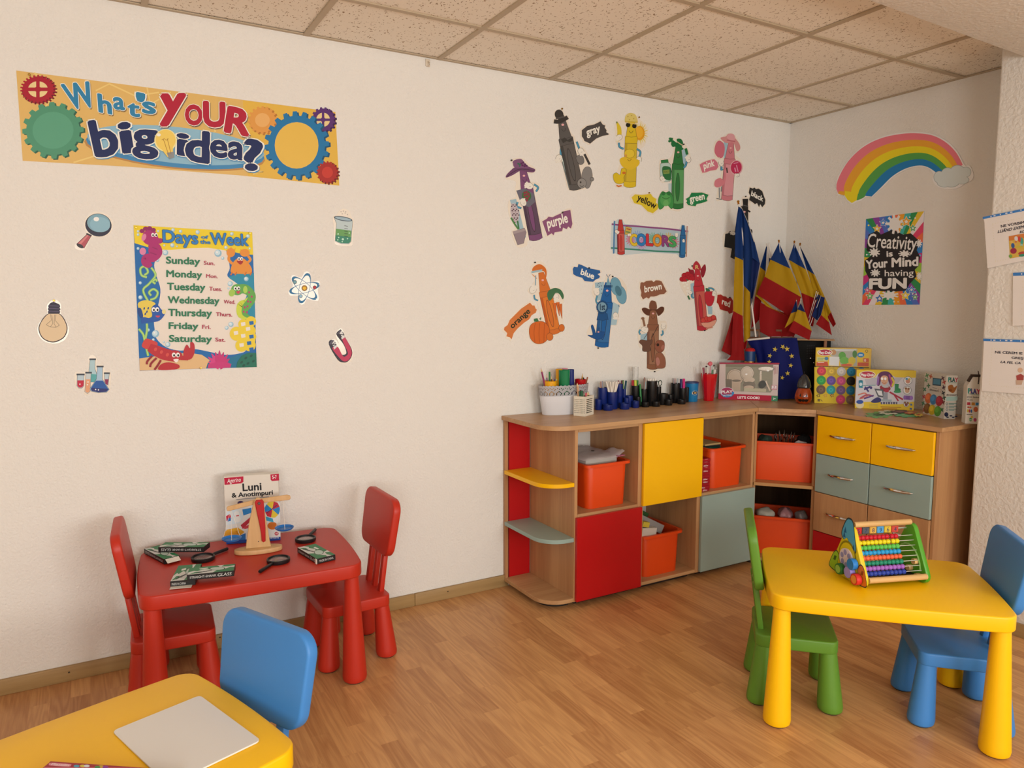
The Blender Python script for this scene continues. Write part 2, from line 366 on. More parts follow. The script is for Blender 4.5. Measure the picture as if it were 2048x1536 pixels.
# suspended ceiling: tiles lying in a metal grid
GX=-.579; GY=-.454; PITCHT=.625
b=MB().use(ceiling_tile())
xs=[0.0]+[GX-PITCHT*k for k in range(12)]; ys=[0.0]+[GY-PITCHT*k for k in range(10)]
for i in range(len(xs)-1):
    for j in range(len(ys)-1):
        x1,x0,y1,y0=xs[i],xs[i+1],ys[j],ys[j+1]
        if x0<XL-.7: continue
        dz=random.uniform(0,.002)
        b.box(((x0+x1)/2,(y0+y1)/2,CEIL+.014+dz),(x1-x0-.014,y1-y0-.014,.016))
b.use(mat('ceiling_void','1a1512',.9)); b.box((XL/2,YF/2,CEIL+.06),(-XL+.4,-YF+.4,.04))  # black slab stands for the shade seen through the tile gaps
structure(b.build('ceiling',smooth=False))
tb=mat('grid_metal','b8a68c',.5)
b=MB()
for x in xs[1:]:
    if x>XL: b.box((x,YF/2,CEIL+.003),(.024,-YF,.006)); b.box((x,YF/2,CEIL+.02),(.004,-YF,.03))
for y in ys[1:]:
    if y>YF: b.box((XL/2,y,CEIL+.0033),(-XL,.024,.006)); b.box((XL/2,y,CEIL+.02),(-XL,.004,.03))
b.box((XL/2,-.009,CEIL+.0028),(-XL,.018,.004)); b.box((-.009,YF/2,CEIL+.0028),(.018,-YF,.004))
structure(b.build('trim_1',tb,smooth=False))
# pillar and the lower soffit it carries
PX,PY,BZ=-.375,-1.445,2.557
def rough_box(name,c,d,m,seed):
    b=MB().box(c,d,.012,3); o=b.build(name,m); return structure(o)
rough_box('wall_pillar',(PX/2+.02,PY-1.0,BZ/2+.04),(-PX+.04,2.0,BZ+.1),PILL,1)
b=MB(); y1,y0=-1.53,-2.9
b.prism([(.05,y1),(XL,y1-.225),(XL,y0),(.05,y0)],BZ,CEIL+.04,.01,2); structure(b.build('wall_beam',PILL))
# baseboards
bw=wood('baseboard_wood','b39565','9a7c50','x',.5)
bw2=wood('baseboard_wood_side','b39565','9a7c50','y',.5)
b=MB(); b.use(bw)
xe=-2.085; cuts=[xe,-2.62,-5.05,XL]
for a,c in zip(cuts,cuts[1:]): b.box(((a+c)/2,-.008,.031),(abs(c-a)-.0015,.016,.062),.003)
nail=mat('nail_dark','3a2c20',.6)
b.use(nail)
for u,v in ((138,1345),(896,1183),(440,1275)):
    q=ony(u,v,-.017); b.lathe([(0,0),(.004,0),(.003,.0015),(0,.002)],10,(q.x,-.0155,q.z),(0,-1,0))
structure(b.build('baseboard_back'))
b=MB().box((PX-.008,PY-1.0,.031),(.016,1.96,.062),.003); structure(b.build('baseboard_pillar',bw2))
b=MB().box((XL+.008,YF/2,.031),(.016,-YF,.062),.003); structure(b.build('baseboard_left',bw2))
# ------------------------------------------------------------------ children's tables and chairs
RED=plastic('red_plastic','bb2c1a',.42); BLUE=plastic('blue_plastic','3f84cc',.42); YEL=plastic('yellow_plastic','fac200',.40); GRN=plastic('green_plastic','5c8c2c',.42)
def bulged(L,Wd,r,bulge,n=8):
    """rounded rectangle whose sides bow out a little"""
    o=[]
    for x,y in rrect(L,Wd,r,7):
        o.append((x,y))
    P=[]
    for i,(x,y) in enumerate(o):
        P.append((x,y)); x2,y2=o[(i+1)%len(o)]
        if math.hypot(x2-x,y2-y)>.1:
            for k in range(1,n):
                t=k/n; e=4*t*(1-t)*bulge; px,py=x+(x2-x)*t,y+(y2-y)*t
                if abs(x2-x)>abs(y2-y): py+=e*(1 if py>0 else -1)
                else: px+=e*(1 if px>0 else -1)
                P.append((px,py))
    return P
def cone_leg(x,y,ox,oy,h,r0,r1,m,parent):
    """splayed cone leg with a rounded dark foot"""
    b=MB(); d=Vector((-ox,-oy,h))
    b.lathe([(0,.0),(r1*.80,.0),(r1*.95,.006),(r1,.018),(r1*.985,.03),(r0,h+.004),(0,h+.004)],32)
    for v in b.bm.verts: t=v.co.z/h; v.co.x+=x+ox*(1-t); v.co.y+=y+oy*(1-t); v.co.z+=.004
    o=b.build('leg',m,parent)
    f=MB().lathe([(0,0),(r1*.72,0),(r1*.74,.006),(0,.006)],24,(x+ox,y+oy,0)).build('foot_pad',mat('foot_pad_dark','2a2522',.7),o)
    return o
def make_chair(m,label,loc,rz,group):
    t=thing('kids_chair',label,'chair',loc,rz,group)
    MB().prism(rrect(.290,.290,.032,6),.222,.270,.006,3).build('seat',m,t)
    # backrest: rounded panel, slightly arched along its top, leaning back
    b=MB(); P=[]
    for x,y in rrect(.335,.242,.050,8):
        if y>.05: y+=.012*(1-(x/.16)**2)
        P.append((x*(1+.10*(y+.13)/.26)*.97,y))
    lean=Matrix.Translation((-.154,0,.553))@RY(rad(-9))@Matrix(((0,0,1,0),(1,0,0,0),(0,1,0,0),(0,0,0,1)))
    b.at(lean).prism(P,-.017,.017,.008,3); b.build('backrest',m,t)
    for y in (-.078,0,.078):
        s=MB(); s.box((0,0,.090),(.022,.032,.200),.006,2); o=None
        s.bm.transform(Matrix.Translation((-.122,y*.95,.258))@RY(rad(-8))); s.build('spindle',m,t)
    for sx in (1,-1):
        for sy in (1,-1): cone_leg(sx*.112,sy*.112,sx*.014,sy*.014,.222,.030,.045,m,t)
    return t
def make_table(m,label,loc,rz,group,L=.775,Wd=.557):
    t=thing('kids_table',label,'table',loc,rz,group)
    MB().prism(bulged(L-.012,Wd-.012,.055,.008),.434,.488,.006,3).build('table_top',m,t)
    for sx in (1,-1):
        for sy in (1,-1): cone_leg(sx*(L/2-.048),sy*(Wd/2-.050),sx*.004,sy*.004,.436,.028,.048,m,t)
    return t
TG='low plastic tables with cone legs'; CG='low plastic chairs with cone legs'
make_table(RED,'red plastic table against the white wall, holding a wooden balance scale',(-3.447,-.318,0),rad(-4),TG,.80)
ty=make_table(YEL,'yellow plastic table carrying the triangular bead abacus',(-1.484,-1.7015,0),rad(-45),TG)
dup(ty,(-4.030,-1.565,0),math.atan2(.326,.945),'yellow plastic table with a blank white board lying on it',TG)
def beside(c,ang,u,v,turn=0):      # chair seat u along and v across a table, facing it
    a=rad(ang); return (c[0]+u*math.cos(a)-v*math.sin(a),c[1]+u*math.sin(a)+v*math.cos(a),0), a+(PI if u>0 else 0)+rad(turn)
T1,T2,T3=((-3.447,-.318),-4),((-1.484,-1.7015),-45),((-4.030,-1.565),math.degrees(math.atan2(.326,.945)))
p,r=beside(*T1,.395,.036,5); cr=make_chair(RED,'red chair at the red table end with the single glass box',p,r,CG)
p,r=beside(*T1,-.288,.015); dup(cr,p,r,'red chair at the red table end with the stacked glass boxes',CG)
p,r=beside(*T2,-.272,.030); dup(cr,p,r,'green plastic chair at the abacus table',CG,{RED:GRN})
p,r=beside(*T2,.280,.028); dup(cr,p,r,'blue plastic chair at the abacus table, near the pillar papers',CG,{RED:BLUE})
p,r=beside(*T3,.303,-.010,7); dup(cr,p,r,'blue plastic chair at the table with the blank white board',CG,{RED:BLUE})
# ------------------------------------------------------------------ beech cabinets along the corner
BE=wood('beech_laminate','c39567','a87850','z',.42); BX=wood('beech_laminate_top','c39a6e','a97c54','x',.36); BY=wood('beech_laminate_side','c39a6e','a97c54','y',.36)
EDGE=mat('beech_edge','b88a55',.5); WHB=mat('cabinet_back_white','d8d0c6',.6)
REDP=mat('red_front','b80e14',.32); YELP=mat('yellow_front','f8bc00',.32); MINT=mat('mint_front','95aba4',.34); CHROME=mat('chrome','d8d8d8',.12,1)
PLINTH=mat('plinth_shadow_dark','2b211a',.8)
WT=.920; HT=.898          # worktop surface, carcass top
FY=-.432                  # carcass front
def panel(name,c,d,m,parent,bev=.0012): return MB().box(c,d,bev,1).build(name,m,parent)
def door(name,c,d,m,parent,edge='x'):
    b=MB().use(m); b.box(c,d,.0015,1); return b.build(name,None,parent)
G='beech storage cabinets'
# open end shelf with rounded boards
def quarter(x1,x0,y0,y1,r,n=10):   # rectangle x0..x1, y0(wall)..y1(front), rounded at front left
    p=[(x1,y0),(x0,y0)]
    for k in range(n+1):
        a=rad(180+90*k/n); p.append((x0+r+r*math.cos(a),y1+r+r*math.sin(a)))
    p.append((x1,y1)); return p
XE0,XE1=-2.108,-1.950
t=thing('end_shelf','open rounded corner shelf with red back at the end of the beech cabinets','shelf',(XE1,-.2,0),0)
def loc(o,p): 
    for v in o.data.vertices: v.co-=Vector(p)
    return o
L0=(XE1,-.2,0)
loc(MB().box(((XE0+XE1)/2+.012,-.010,.465),(XE1-XE0-.03,.012,.866),.001,1).build('back_panel',REDP,t),L0)['label']='red back panel'
loc(MB().box((XE0+.009,-.012,.465),(.018,.02,.866),.001,1).build('side_batten',BE,t),L0)
for z,m,nm in ((.030,BX,None),(.336,MINT,'mint green shelf'),(.612,YELP,'yellow shelf')):
    o=loc(MB().prism(quarter(XE1,XE0-.002,-.018,FY+.004,.125),z,z+.020,.001,1).build('shelf_board',m,t),L0)
    if nm: o['label']=nm
loc(MB().prism(quarter(XE1,XE0+.04,-.04,FY+.05,.10),.0,.030).build('plinth',PLINTH,t),L0)
# three base units
UX=[-1.950,-1.538,-1.126,-.714]
def unit(i,label,low,high,door_m,door_name):
    x0,x1=UX[i],UX[i+1]; P=(x0,-.2,0); t=thing('storage_cabinet',label,'cabinet',P,0,G); w=x1-x0; xc=(x0+x1)/2
    for x in (x0+.009,x1-.009): loc(panel('side_panel',(x,FY/2-.006,.464),(.0175,-FY-.014,.868),BE,t),P)
    for z in (.040,.464,.888): loc(panel('shelf_board',(xc,FY/2-.010,z),(w-.037,-FY-.022,.0175),BX,t),P)
    loc(panel('back_panel',(xc,-.009,.464),(w-.02,.006,.864),WHB,t),P)
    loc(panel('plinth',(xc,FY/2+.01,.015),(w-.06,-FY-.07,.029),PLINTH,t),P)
    z0,z1=(.034,.461) if low else (.467,.894)
    if not low: z0,z1=.461,.894
    o=loc(door('door',(xc+.001,FY-.010,(z0+z1)/2),(w-.006,.018,z1-z0-.003),door_m,t),P); o['label']=door_name
    return t
unit(0,'beech cabinet with a red lower door and an orange bin above',True,False,REDP,'red door')
unit(1,'beech cabinet with a yellow upper door and an orange bin below',False,True,YELP,'yellow door')
unit(2,'beech cabinet with a mint lower door and a red booklet stack above',True,False,MINT,'mint green door')
# diagonal corner unit
A=Vector((-.712,FY-.004,0)); Bq=Vector((-.506,-.672,0))
P=(-.3,-.3,0); t=thing('corner_cabinet','open corner cabinet with two orange bins between the door and drawer units','cabinet',P,0,G)
out=[(-.712,-.006),(-.712,FY-.004),(-.506,-.672),(-.006,-.672),(-.006,-.006)]
for z in (.031,.470,.880):
    loc(MB().prism(out,z,z+.018).build('shelf_board',EDGE if z==.47 else BX,t),P)
for p,q in (((-.704,-.02),(-.704,FY-.002)),((-.498,-.664),(-.02,-.664))):
    p,q=Vector((*p,0)),Vector((*q,0)); d=q-p; ang=math.atan2(d.y,d.x)
    loc(MB().at(T((p+q)/2)@RZ(ang)).box((0,0,.464),(d.length,.016,.866),.001,1).build('side_panel',BE,t),P)
DKB=wood('beech_in_corner','7a5a40','5f452f','z',.5)  # beech with the shade of the corner recess put into its colour
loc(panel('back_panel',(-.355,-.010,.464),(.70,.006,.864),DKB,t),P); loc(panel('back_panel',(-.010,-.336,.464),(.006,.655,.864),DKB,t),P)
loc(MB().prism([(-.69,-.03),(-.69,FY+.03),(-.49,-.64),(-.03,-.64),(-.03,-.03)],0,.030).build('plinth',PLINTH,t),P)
# drawer unit
DY0,DY1,DX=-.674,-1.352,-.500
P=(-.25,-1.0,0); t=thing('drawer_cabinet','beech chest with yellow, mint, beech and red drawers beside the pillar','cabinet',P,0,G)
for y in (DY0-.009,DY1+.009): loc(panel('side_panel',((DX-.012)/2,y,.464),(-DX-.012,.0175,.868),BE,t),P)
loc(panel('back_panel',(-.012,(DY0+DY1)/2,.464),(.006,DY0-DY1-.02,.864),WHB,t),P)
loc(panel('top_rail',(DX/2,(DY0+DY1)/2,.888),(-DX-.03,DY0-DY1-.037,.0175),BY,t),P)
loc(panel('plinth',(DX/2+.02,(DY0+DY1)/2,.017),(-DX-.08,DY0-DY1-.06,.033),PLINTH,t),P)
rows=[.893,.680,.466,.246,.034]; dm=[YELP,MINT,BE,REDP]; dn=['yellow drawer','mint green drawer','beech drawer','red drawer']
ymid=(DY0+DY1)/2
for r in range(4):
    for y0,y1 in ((DY0-.016,ymid+.001),(ymid-.001,DY1+.016)):
        zc=(rows[r]+rows[r+1])/2; h=rows[r]-rows[r+1]-.004
        b=MB(); b.use(dm[r]).box((DX-.009,(y0+y1)/2,zc),(.017,abs(y1-y0)-.004,h),.0015,1)
        b.use(EDGE); b.box((DX+.15,(y0+y1)/2,zc-.01),(.29,abs(y1-y0)-.05,h-.05))
        d=loc(b.build('drawer',None,t),P); d['label']=dn[r]
        yc=(y0+y1)/2+.0; zc2=zc+.005
        pts=[(DX-.018,yc+.072,zc2),(DX-.028,yc+.066,zc2),(DX-.037,yc+.035,zc2),(DX-.040,yc,zc2),(DX-.037,yc-.035,zc2),(DX-.028,yc-.066,zc2),(DX-.018,yc-.072,zc2)]
        hb=MB().tube(pts,[.004,.0058,.0078,.0086,.0078,.0058,.004],10)
        h_=loc(hb.build('handle',CHROME,d),P); h_['label']='chrome bow handle'
# worktops (three boards meeting in the corner)
def worktop(label,pts,m,seam=None):
    b=MB().use(m); b.prism(pts,HT,WT,.0012,1); o=b.build('worktop',loc=(sum(p[0] for p in pts)/len(pts),sum(p[1] for p in pts)/len(pts),WT-.02)); return tag(o,label,'worktop','beech worktops')
WF=-.462
p=[(-.35,-.004),(-2.118,-.004)]
for k in range(11):
    a=rad(180+90*k/10); p.append((-2.118+.14+.14*math.cos(a),WF+.14+.14*math.sin(a)))
p.append((-.727,WF))
worktop('long beech worktop with a rounded end, under the pen organisers',p,BX)
worktop('beech corner worktop under the glass pumpkin',[(-.348,-.004),(-.725,WF),(-.520,-.684),(-.004,-.49),(-.004,-.004)],BX)
worktop('beech worktop over the drawers, under the clay set boxes',[(-.004,-.493),(-.522,-.687),(-.522,-1.372),(-.004,-1.372)],BY)
# ------------------------------------------------------------------ posters and laminated cut-outs on the long wall
BACK=((0,0,0),(0,-1,0)); LAM=mat('laminate_sheet','e9e0d2',.22,coat=.3)
INK_D='#2c2624'
def flat(a,name,label,cat,group=None): return tag(a.done(name),label,cat,group)
def A(x0,y0,sc,plane=BACK,base=.0012): return Art(*plane,frame=(x0,y0,sc),base=base)
# banner
a=A(0,120,2.9257)
a.base([(95,62),(700,140),(1300,218),(1962,305),(1985,735),(1400,675),(760,625),(133,590)],'#dcb063')
a.poly([(1420,236),(1962,305),(1985,735),(1450,680)],'#e0b045')
for p in ([(200,75),(330,180),(250,300)],[(560,180),(640,140),(790,210),(930,190)],[(1000,190),(880,260),(860,160)],[(1190,230),(1260,420),(1200,440)],[(430,600),(560,560),(640,560)],[(1420,640),(1540,655),(1480,668)]):
    a.line(p,9,'#e8c577')
def gear(cx,cy,rx,ry,t,c,cd,hole=None,rot=0):
    a.poly(gearpts(cx+10,cy+7,rx,ry,t,.13,rot),cd); a.poly(gearpts(cx,cy,rx,ry,t,.13,rot),c)
    if hole=='cross':
        a.ell(cx,cy,rx*.56,ry*.56,'#e6c88a')
        for p in ([(cx-rx*.6,cy),(cx+rx*.6,cy)],[(cx,cy-ry*.6),(cx,cy+ry*.6)]): a.line(p,rx*.2,c)
        a.ell(cx,cy,rx*.2,ry*.2,c)
    elif hole: a.ell(cx,cy,rx*.5,ry*.5,hole)
gear(222,172,104,84,26,'#a8182c','#701020','cross')
gear(310,412,180,166,16,'#4f8e6c','#2f5d48',None,8); a.ell(310,412,120,108,'#5a9a78')
gear(1535,352,86,82,18,'#dd9645','#b87430','#e6aa62'); 
gear(1890,350,72,74,16,'#5a2f6c','#3c1d48','cross')
gear(1735,500,190,200,20,'#2372a0','#17506f',None,5); a.ell(1735,500,128,136,'#e3b54d')
gear(1915,658,64,66,18,'#a82a22','#6f1812','#c43a2c')
a.poly(ellpts(1022,532,532,105,6),'#b98447'); a.poly(ellpts(1025,520,525,108,6),'#4384ae'); a.poly(ellpts(1028,498,522,106,6),'#8db4c4')
CR='#efe6d4'; TB='#2f7da2'; RD='#b01c33'; NV='#1a2552'; SB='#3d86b4'
def bt(t,p0,p1,p2,c,sh,b=.034,xh=False,shear=0): a.text(t,p0,p1,p2,c,b,CR,.024,xh,shear,(sh,5,7))
bt('W',(410,285),(568,268),(360,148),TB,'#8a6a40'); bt('h',(582,303),(652,316),(574,200),TB,'#8a6a40'); bt('a',(668,284),(728,292),(664,220),TB,'#8a6a40',xh=True)
bt('t',(752,325),(815,332),(750,235),TB,'#8a6a40'); bt("'",(806,320),(838,326),(806,200),TB,'#8a6a40'); bt('s',(838,308),(906,316),(836,246),TB,'#8a6a40',xh=True)
bt('y',(942,322),(1072,318),(948,208),RD,'#6d5a50',.045,True); bt('O',(1086,374),(1180,380),(1086,266),RD,'#6d5a50',.045); bt('U',(1196,384),(1312,390),(1194,248),RD,'#6d5a50',.045); bt('R',(1318,418),(1448,442),(1340,278),RD,'#6d5a50',.045)
bt('b',(566,566),(696,544),(522,366),NV,SB,.034); bt('i',(726,542),(774,536),(698,364),NV,SB,.034); bt('g',(782,516),(916,526),(778,410),NV,SB,.034,True)
bt('i',(1044,554),(1090,560),(1046,425),NV,SB,.034); bt('d',(1090,586),(1216,602),(1092,412),NV,SB,.034); bt('ea',(1232,562),(1424,584),(1234,470),NV,SB,.030,True); bt('?',(1438,640),(1526,644),(1436,470),NV,SB,.034)
a.ell(968,472,66,66,'#f3dd9a'); a.ell(968,470,58,60,'#ecc65c'); a.poly([(930,505),(1010,505),(1012,555),(980,570)],'#ecc65c'); a.poly([(974,545),(1016,538),(1018,572),(990,582)],'#8b8a86')
a.line([(955,465),(985,555)],3,'#a06a20'); a.line([(978,462),(1000,552)],3,'#a06a20'); a.line([(945,470),(960,462),(972,472),(985,462)],3,'#a06a20'); a.ell(928,440,12,9,'#fff4d0')
flat(a,'wall_banner','long yellow banner reading What\'s YOUR big idea? with gears','poster')
# days of the week
a=A(240,430,4.653)
a.base([(125,95),(660,128),(1230,160),(1254,800),(1272,1415),(700,1432),(183,1450),(155,800)],'#0f62a2')
a.poly([(1005,580),(1100,545),(1246,540),(1256,960),(1130,970),(1110,860),(1160,760)],'#1d86a0')
a.poly(smoothpts([(375,325),(520,312),(700,300),(860,306),(985,332),(1010,420),(1020,500),(1000,570),(1090,640),(1180,740),(1115,860),(1130,960),(1180,1010),(1180,1240),(1100,1290),(960,1300),(820,1270),(690,1248),(560,1262),(430,1230),(340,1150),(322,1060),(318,960),(360,820),(376,690),(340,570),(318,470),(340,400)]),'#e4d4c3')
a.poly([(125,95),(1230,160),(1238,370),(1150,366),(1060,345),(980,330),(820,305),(640,310),(470,326),(372,322),(260,300),(136,262)],'#e8c81a')
a.poly([(180,1335),(300,1318),(480,1292),(640,1282),(760,1300),(835,1350),(800,1428),(183,1448)],'#ddb27c')
a.poly([(800,1427),(815,1380),(900,1340),(1020,1330),(1100,1300),(1266,1280),(1272,1414)],'#136c8c')
for x,y,r in ((168,152,12),(168,183,13),(355,150,11),(493,140,18),(563,152,16),(412,283,10),(487,282,20),(722,160,20),(1040,176,17),(1190,198,18),(985,302,16),(168,312,14),(348,420,18),(423,350,26),(912,356,34),(955,402,15),(188,632,15),(190,767,20),(1025,640,24),(1174,595,22),(1008,682,10),(330,1105,34),(262,1070,16),(310,1160,13),(445,1206,24),(408,1182,10),(1032,1018,24),(992,1050,18),(1206,312,10),(530,292,8)):
    a.ell(x,y,r,r,'#8fb4c4',n=14); a.ell(x-r*.15,y-r*.15,r*.72,r*.72,'#c6d8da',n=12); a.ell(x-r*.3,y-r*.3,r*.25,r*.25,'#f2f2ee',n=8)
# sea plants
for p in ([(260,800),(215,700),(270,640),(330,560),(290,490)],[(280,790),(330,770),(350,720),(310,690),(270,720),(290,750)],[(262,1310),(235,1180),(250,1080),(250,1010)],[(175,1060),(215,1110),(230,1170)],[(250,580),(200,560),(190,500),(230,480),(260,530),(225,560)],[(330,640),(305,620),(330,600),(345,620)]):
    a.line(p,[16]*0 or 22,'#8cbb5a',True); a.line(p,8,'#b9d57a',True)
# pink sea horse
M1='#a81f66'; M2='#8c1757'
a.line([(270,270),(330,300),(345,350),(300,395),(235,400),(225,450),(265,475),(295,455)],[50,90,96,90,62,46,36,22],M1,True); a.ell(318,330,55,58,M1); a.ell(250,445,38,34,M1); a.ell(280,208,74,72,M1); a.line([(300,215),(350,238),(382,246)],[70,52,44],M1,True); a.ell(376,240,22,24,M1)
for x,y in ((205,150),(238,128),(275,124),(310,140)): a.ell(x,y,24,20,M2,n=12)
a.ell(222,208,20,34,'#d77d9f',20); a.ell(212,338,30,34,'#d77d9f'); a.line([(300,300),(350,320)],8,M2); a.line([(280,350),(340,370)],8,M2)
def eyes(x,y,d,r,pu='#15110f'):
    for k in (0,d): a.ell(x+k,y,r,r*1.25,'#f5f1ea',n=14); a.ell(x+k+r*.15,y+r*.2,r*.5,r*.65,pu,n=10)
eyes(305,186,30,15)
# crab
O1='#e08a2c'; O2='#c76a1c'
a.line([(1045,455),(1012,415),(1020,370)],26,O1,True); a.line([(1190,440),(1212,415),(1190,380)],24,O1,True)
a.ell(1030,350,40,42,O1); a.ell(1160,352,46,36,O1)
for p in ([(1010,330),(1035,298),(1045,340)],[(1050,340),(1075,305),(1062,360)],[(1130,345),(1118,320),(1160,335)],[(1150,340),(1165,325),(1180,350)]): a.poly(p,O1)
a.poly(smoothpts([(1030,500),(1060,430),(1120,395),(1180,430),(1225,500),(1210,545),(1120,548),(1040,540)]),O1)
for x in (1035,1075,1165,1215): a.line([(x+10,530),(x-6,560)],12,O2)
a.poly(smoothpts([(1085,428),(1145,430),(1120,462)]),'#a3201a'); eyes(1105,408,26,13)
# eel
a.line([(1230,720),(1200,700),(1225,760),(1180,830),(1135,850),(1130,930),(1225,968)],[10,20,60,96,100,70,16],'#c7cf3a',True); a.line([(1100,690),(1165,690),(1222,740),(1215,800),(1170,860),(1160,920),(1225,962)],[86,88,72,76,70,46,12],'#5fa044',True); a.ell(1090,695,56,52,'#5fa044'); a.ell(1040,725,28,34,'#9fc04a',20); a.ell(1165,695,20,34,'#a9c84e')
for x,y in ((1200,720),(1225,760),(1190,805),(1215,810),(1160,860),(1185,850),(1150,900),(1180,905)): a.ell(x,y,9,11,'#b0335e',n=10)
a.poly(smoothpts([(1080,712),(1120,708),(1100,735)]),'#c43a4c'); eyes(1072,682,30,15)
# yellow coral
for x,y,r in ((1145,1015,46),(1085,1105,66),(1150,1100,60),(1130,1215,58),(1200,1080,62),(1218,990,48),(1205,1210,58),(1222,1130,45),(1190,1160,70)): a.ell(x,y,r,r,'#e6c62c',n=20)
for x,y,c in ((1145,1015,'#e4d8c8'),(1078,1098,'#e4d8c8'),(1145,1125,'#e4d8c8'),(1190,1060,'#e4d8c8'),(1130,1210,'#e4d8c8'),(1222,1005,'#1a62a0'),(1200,1192,'#1a62a0'),(1222,1132,'#1a62a0'),(1222,1250,'#1a62a0')): a.poly([(x-22,y-14),(x+18,y-20),(x+22,y+12),(x-16,y+20)],c)
# dome, anemone
a.poly([(1082,1420),(1090,1370),(1130,1310),(1190,1282),(1266,1282),(1272,1415)],'#176a52')
for x,y in ((1130,1370),(1170,1330),(1220,1310),(1190,1380),(1240,1360),(1150,1400)): a.ell(x,y,16,10,'#0d4a3a',-40,12)
for ang,l in ((-75,110),(-55,130),(-35,130),(-18,125),(0,135),(18,125),(38,125),(58,110),(78,90)):
    x=925+l*math.sin(rad(ang)); y=1395-l*math.cos(rad(ang)); a.line([(925,1410),((925+x)/2,(1410+y)/2),(x,y)],[60,46,6],'#cf3b7c' if ang%2 else '#c02a6c')
a.poly([(815,1425),(820,1390),(925,1360),(1035,1385),(1025,1420)],'#c22f70')
# lobster
R1='#b5202a'; R2='#8f1620'
a.poly(smoothpts([(205,1225),(215,1180),(245,1150),(300,1165),(348,1190),(330,1230),(260,1250)]),'#c93a34')
for p in ([(300,1310),(255,1360),(250,1390)],[(340,1330),(290,1380),(280,1415)],[(380,1350),(350,1400),(320,1440)]): a.line(p,20,R2,True)
a.line([(270,1230),(330,1260),(400,1290),(470,1310),(540,1340)],[70,100,110,104,60],R1,True); a.ell(500,1310,80,52,R1); a.poly(smoothpts([(360,1440),(380,1390),(450,1370),(540,1390),(552,1420),(500,1438)]),R1)
a.line([(560,1330),(620,1330),(640,1290)],[40,50,50],R1); a.poly(smoothpts([(600,1340),(590,1270),(620,1205),(650,1240),(655,1180),(690,1200),(692,1280),(660,1340)]),R1)
for x,y in ((330,1250),(385,1275),(440,1300)): a.ell(x,y,14,18,'#d0493e',30,10)
a.poly(smoothpts([(495,1345),(545,1340),(525,1372)]),'#f0dcd2'); eyes(500,1302,38,18)
# blue fish
a.poly(smoothpts([(165,830),(200,800),(260,795),(330,825),(300,900),(290,950),(210,960),(185,900)]),'#e0c24a')
a.poly(smoothpts([(240,1000),(200,1010),(210,950),(300,960),(290,870),(340,830),(385,880),(420,905),(400,950),(350,990)]),'#1b4f9c'); a.poly(smoothpts([(165,870),(195,870),(215,940),(195,960),(170,920)]),'#16407f'); a.ell(408,900,18,22,'#e2cf86')
for x,y in ((225,870),(250,900),(235,920),(262,868)): a.ell(x,y,7,13,'#16407f',20,10)
a.poly(smoothpts([(330,938),(372,938),(352,955)]),'#c93a52'); eyes(312,880,34,18)
for t,p0,p1,p2,ab,q0,q1,q2 in (('Sunday',(430,450),(742,462),(430,388),'Sun.',(780,462),(880,468),(780,428)),('Monday',(433,575),(760,586),(433,514),'Mon.',(802,583),(907,588),(802,551)),
    ('Tuesday',(440,695),(790,704),(440,632),'Tues.',(830,703),(948,708),(830,668)),('Wednesday',(446,819),(922,828),(446,757),'Wed.',(965,823),(1070,827),(965,790)),
    ('Thursday',(450,938),(852,944),(450,875),'Thurs.',(893,940),(1042,944),(893,906)),('Friday',(455,1058),(725,1062),(455,1000),'Fri.',(765,1058),(842,1061),(765,1023)),('Saturday',(458,1178),(852,1182),(458,1118),'Sat.',(887,1175),(978,1178),(887,1142))):
    a.text(t,p0,p1,p2,'#1f7049',.032); a.text(ab,q0,q1,q2,'#a8213f',.024)
for t,p0,p1,p2 in (('Days',(402,252),(722,270),(398,142)),('of',(756,218),(818,222),(756,190)),('the',(746,266),(838,271),(746,232)),('Week',(848,272),(1192,286),(840,168))): a.text(t,p0,p1,p2,'#2a78b8',.026,'#14375e',.020)
flat(a,'days_poster','Days of the Week poster framed by cartoon sea animals','poster')
# science stickers
SG='science cutouts around the days poster'
def sticker(a,outline): a.base(outline,LAM,True); return a
a=sticker(A(60,400,3.655),[(440,105),(470,84),(540,96),(590,130),(608,185),(580,250),(510,272),(462,272),(440,290),(400,362),(345,362),(326,330),(372,286),(408,246),(395,190),(408,130)])
a.ell(500,184,97,83,'#2d2a3c',10); a.ell(502,170,90,70,'#1f1c28',8); a.ell(502,169,85,66,'#7da2ae',8); a.ell(512,180,74,55,'#8bb0bb',8); a.ell(485,140,20,16,'#f2ece0')
a.out([(418,252),(446,262),(394,352),(342,322)],'#b2525a',w=4); a.poly([(418,255),(430,258),(366,332),(350,322)],'#cf7b78'); a.ell(366,336,28,13,'#3a3438',28); a.line([(412,246),(450,262)],12,'#3a3438')
flat(a,'science_cutout','cutout of a magnifying glass with red handle on the wall','wall decoration',SG)
a=sticker(A(60,400,3.655),[(178,726),(226,764),(224,836),(268,896),(284,960),(252,1024),(180,1050),(100,1030),(56,968),(66,900),(124,838),(124,768)])
a.poly(smoothpts([(133,830),(215,830),(262,890),(274,950),(245,1010),(170,1042),(95,1015),(62,950),(78,890)]),'#3a2c34'); a.poly(smoothpts([(138,832),(210,832),(256,892),(267,950),(240,1005),(170,1034),(100,1010),(69,950),(84,892)]),'#dcbe96')
a.poly([(172,744),(214,762),(222,776),(216,788),(224,798),(216,808),(221,818),(214,832),(136,832),(130,818),(136,808),(130,797),(136,786),(132,774),(150,752)],'#2c2638')
for y in (772,792,812): a.line([(136,y),(214,y+4)],5,'#5a4e68')
for p in ([(152,835),(155,880),(120,910)],[(190,838),(184,880),(215,915)],[(160,838),(166,905),(148,928)],[(180,838),(176,905),(192,930)],[(120,912),(148,928),(190,930),(214,916)]): a.line(p,3,'#7a6a58')
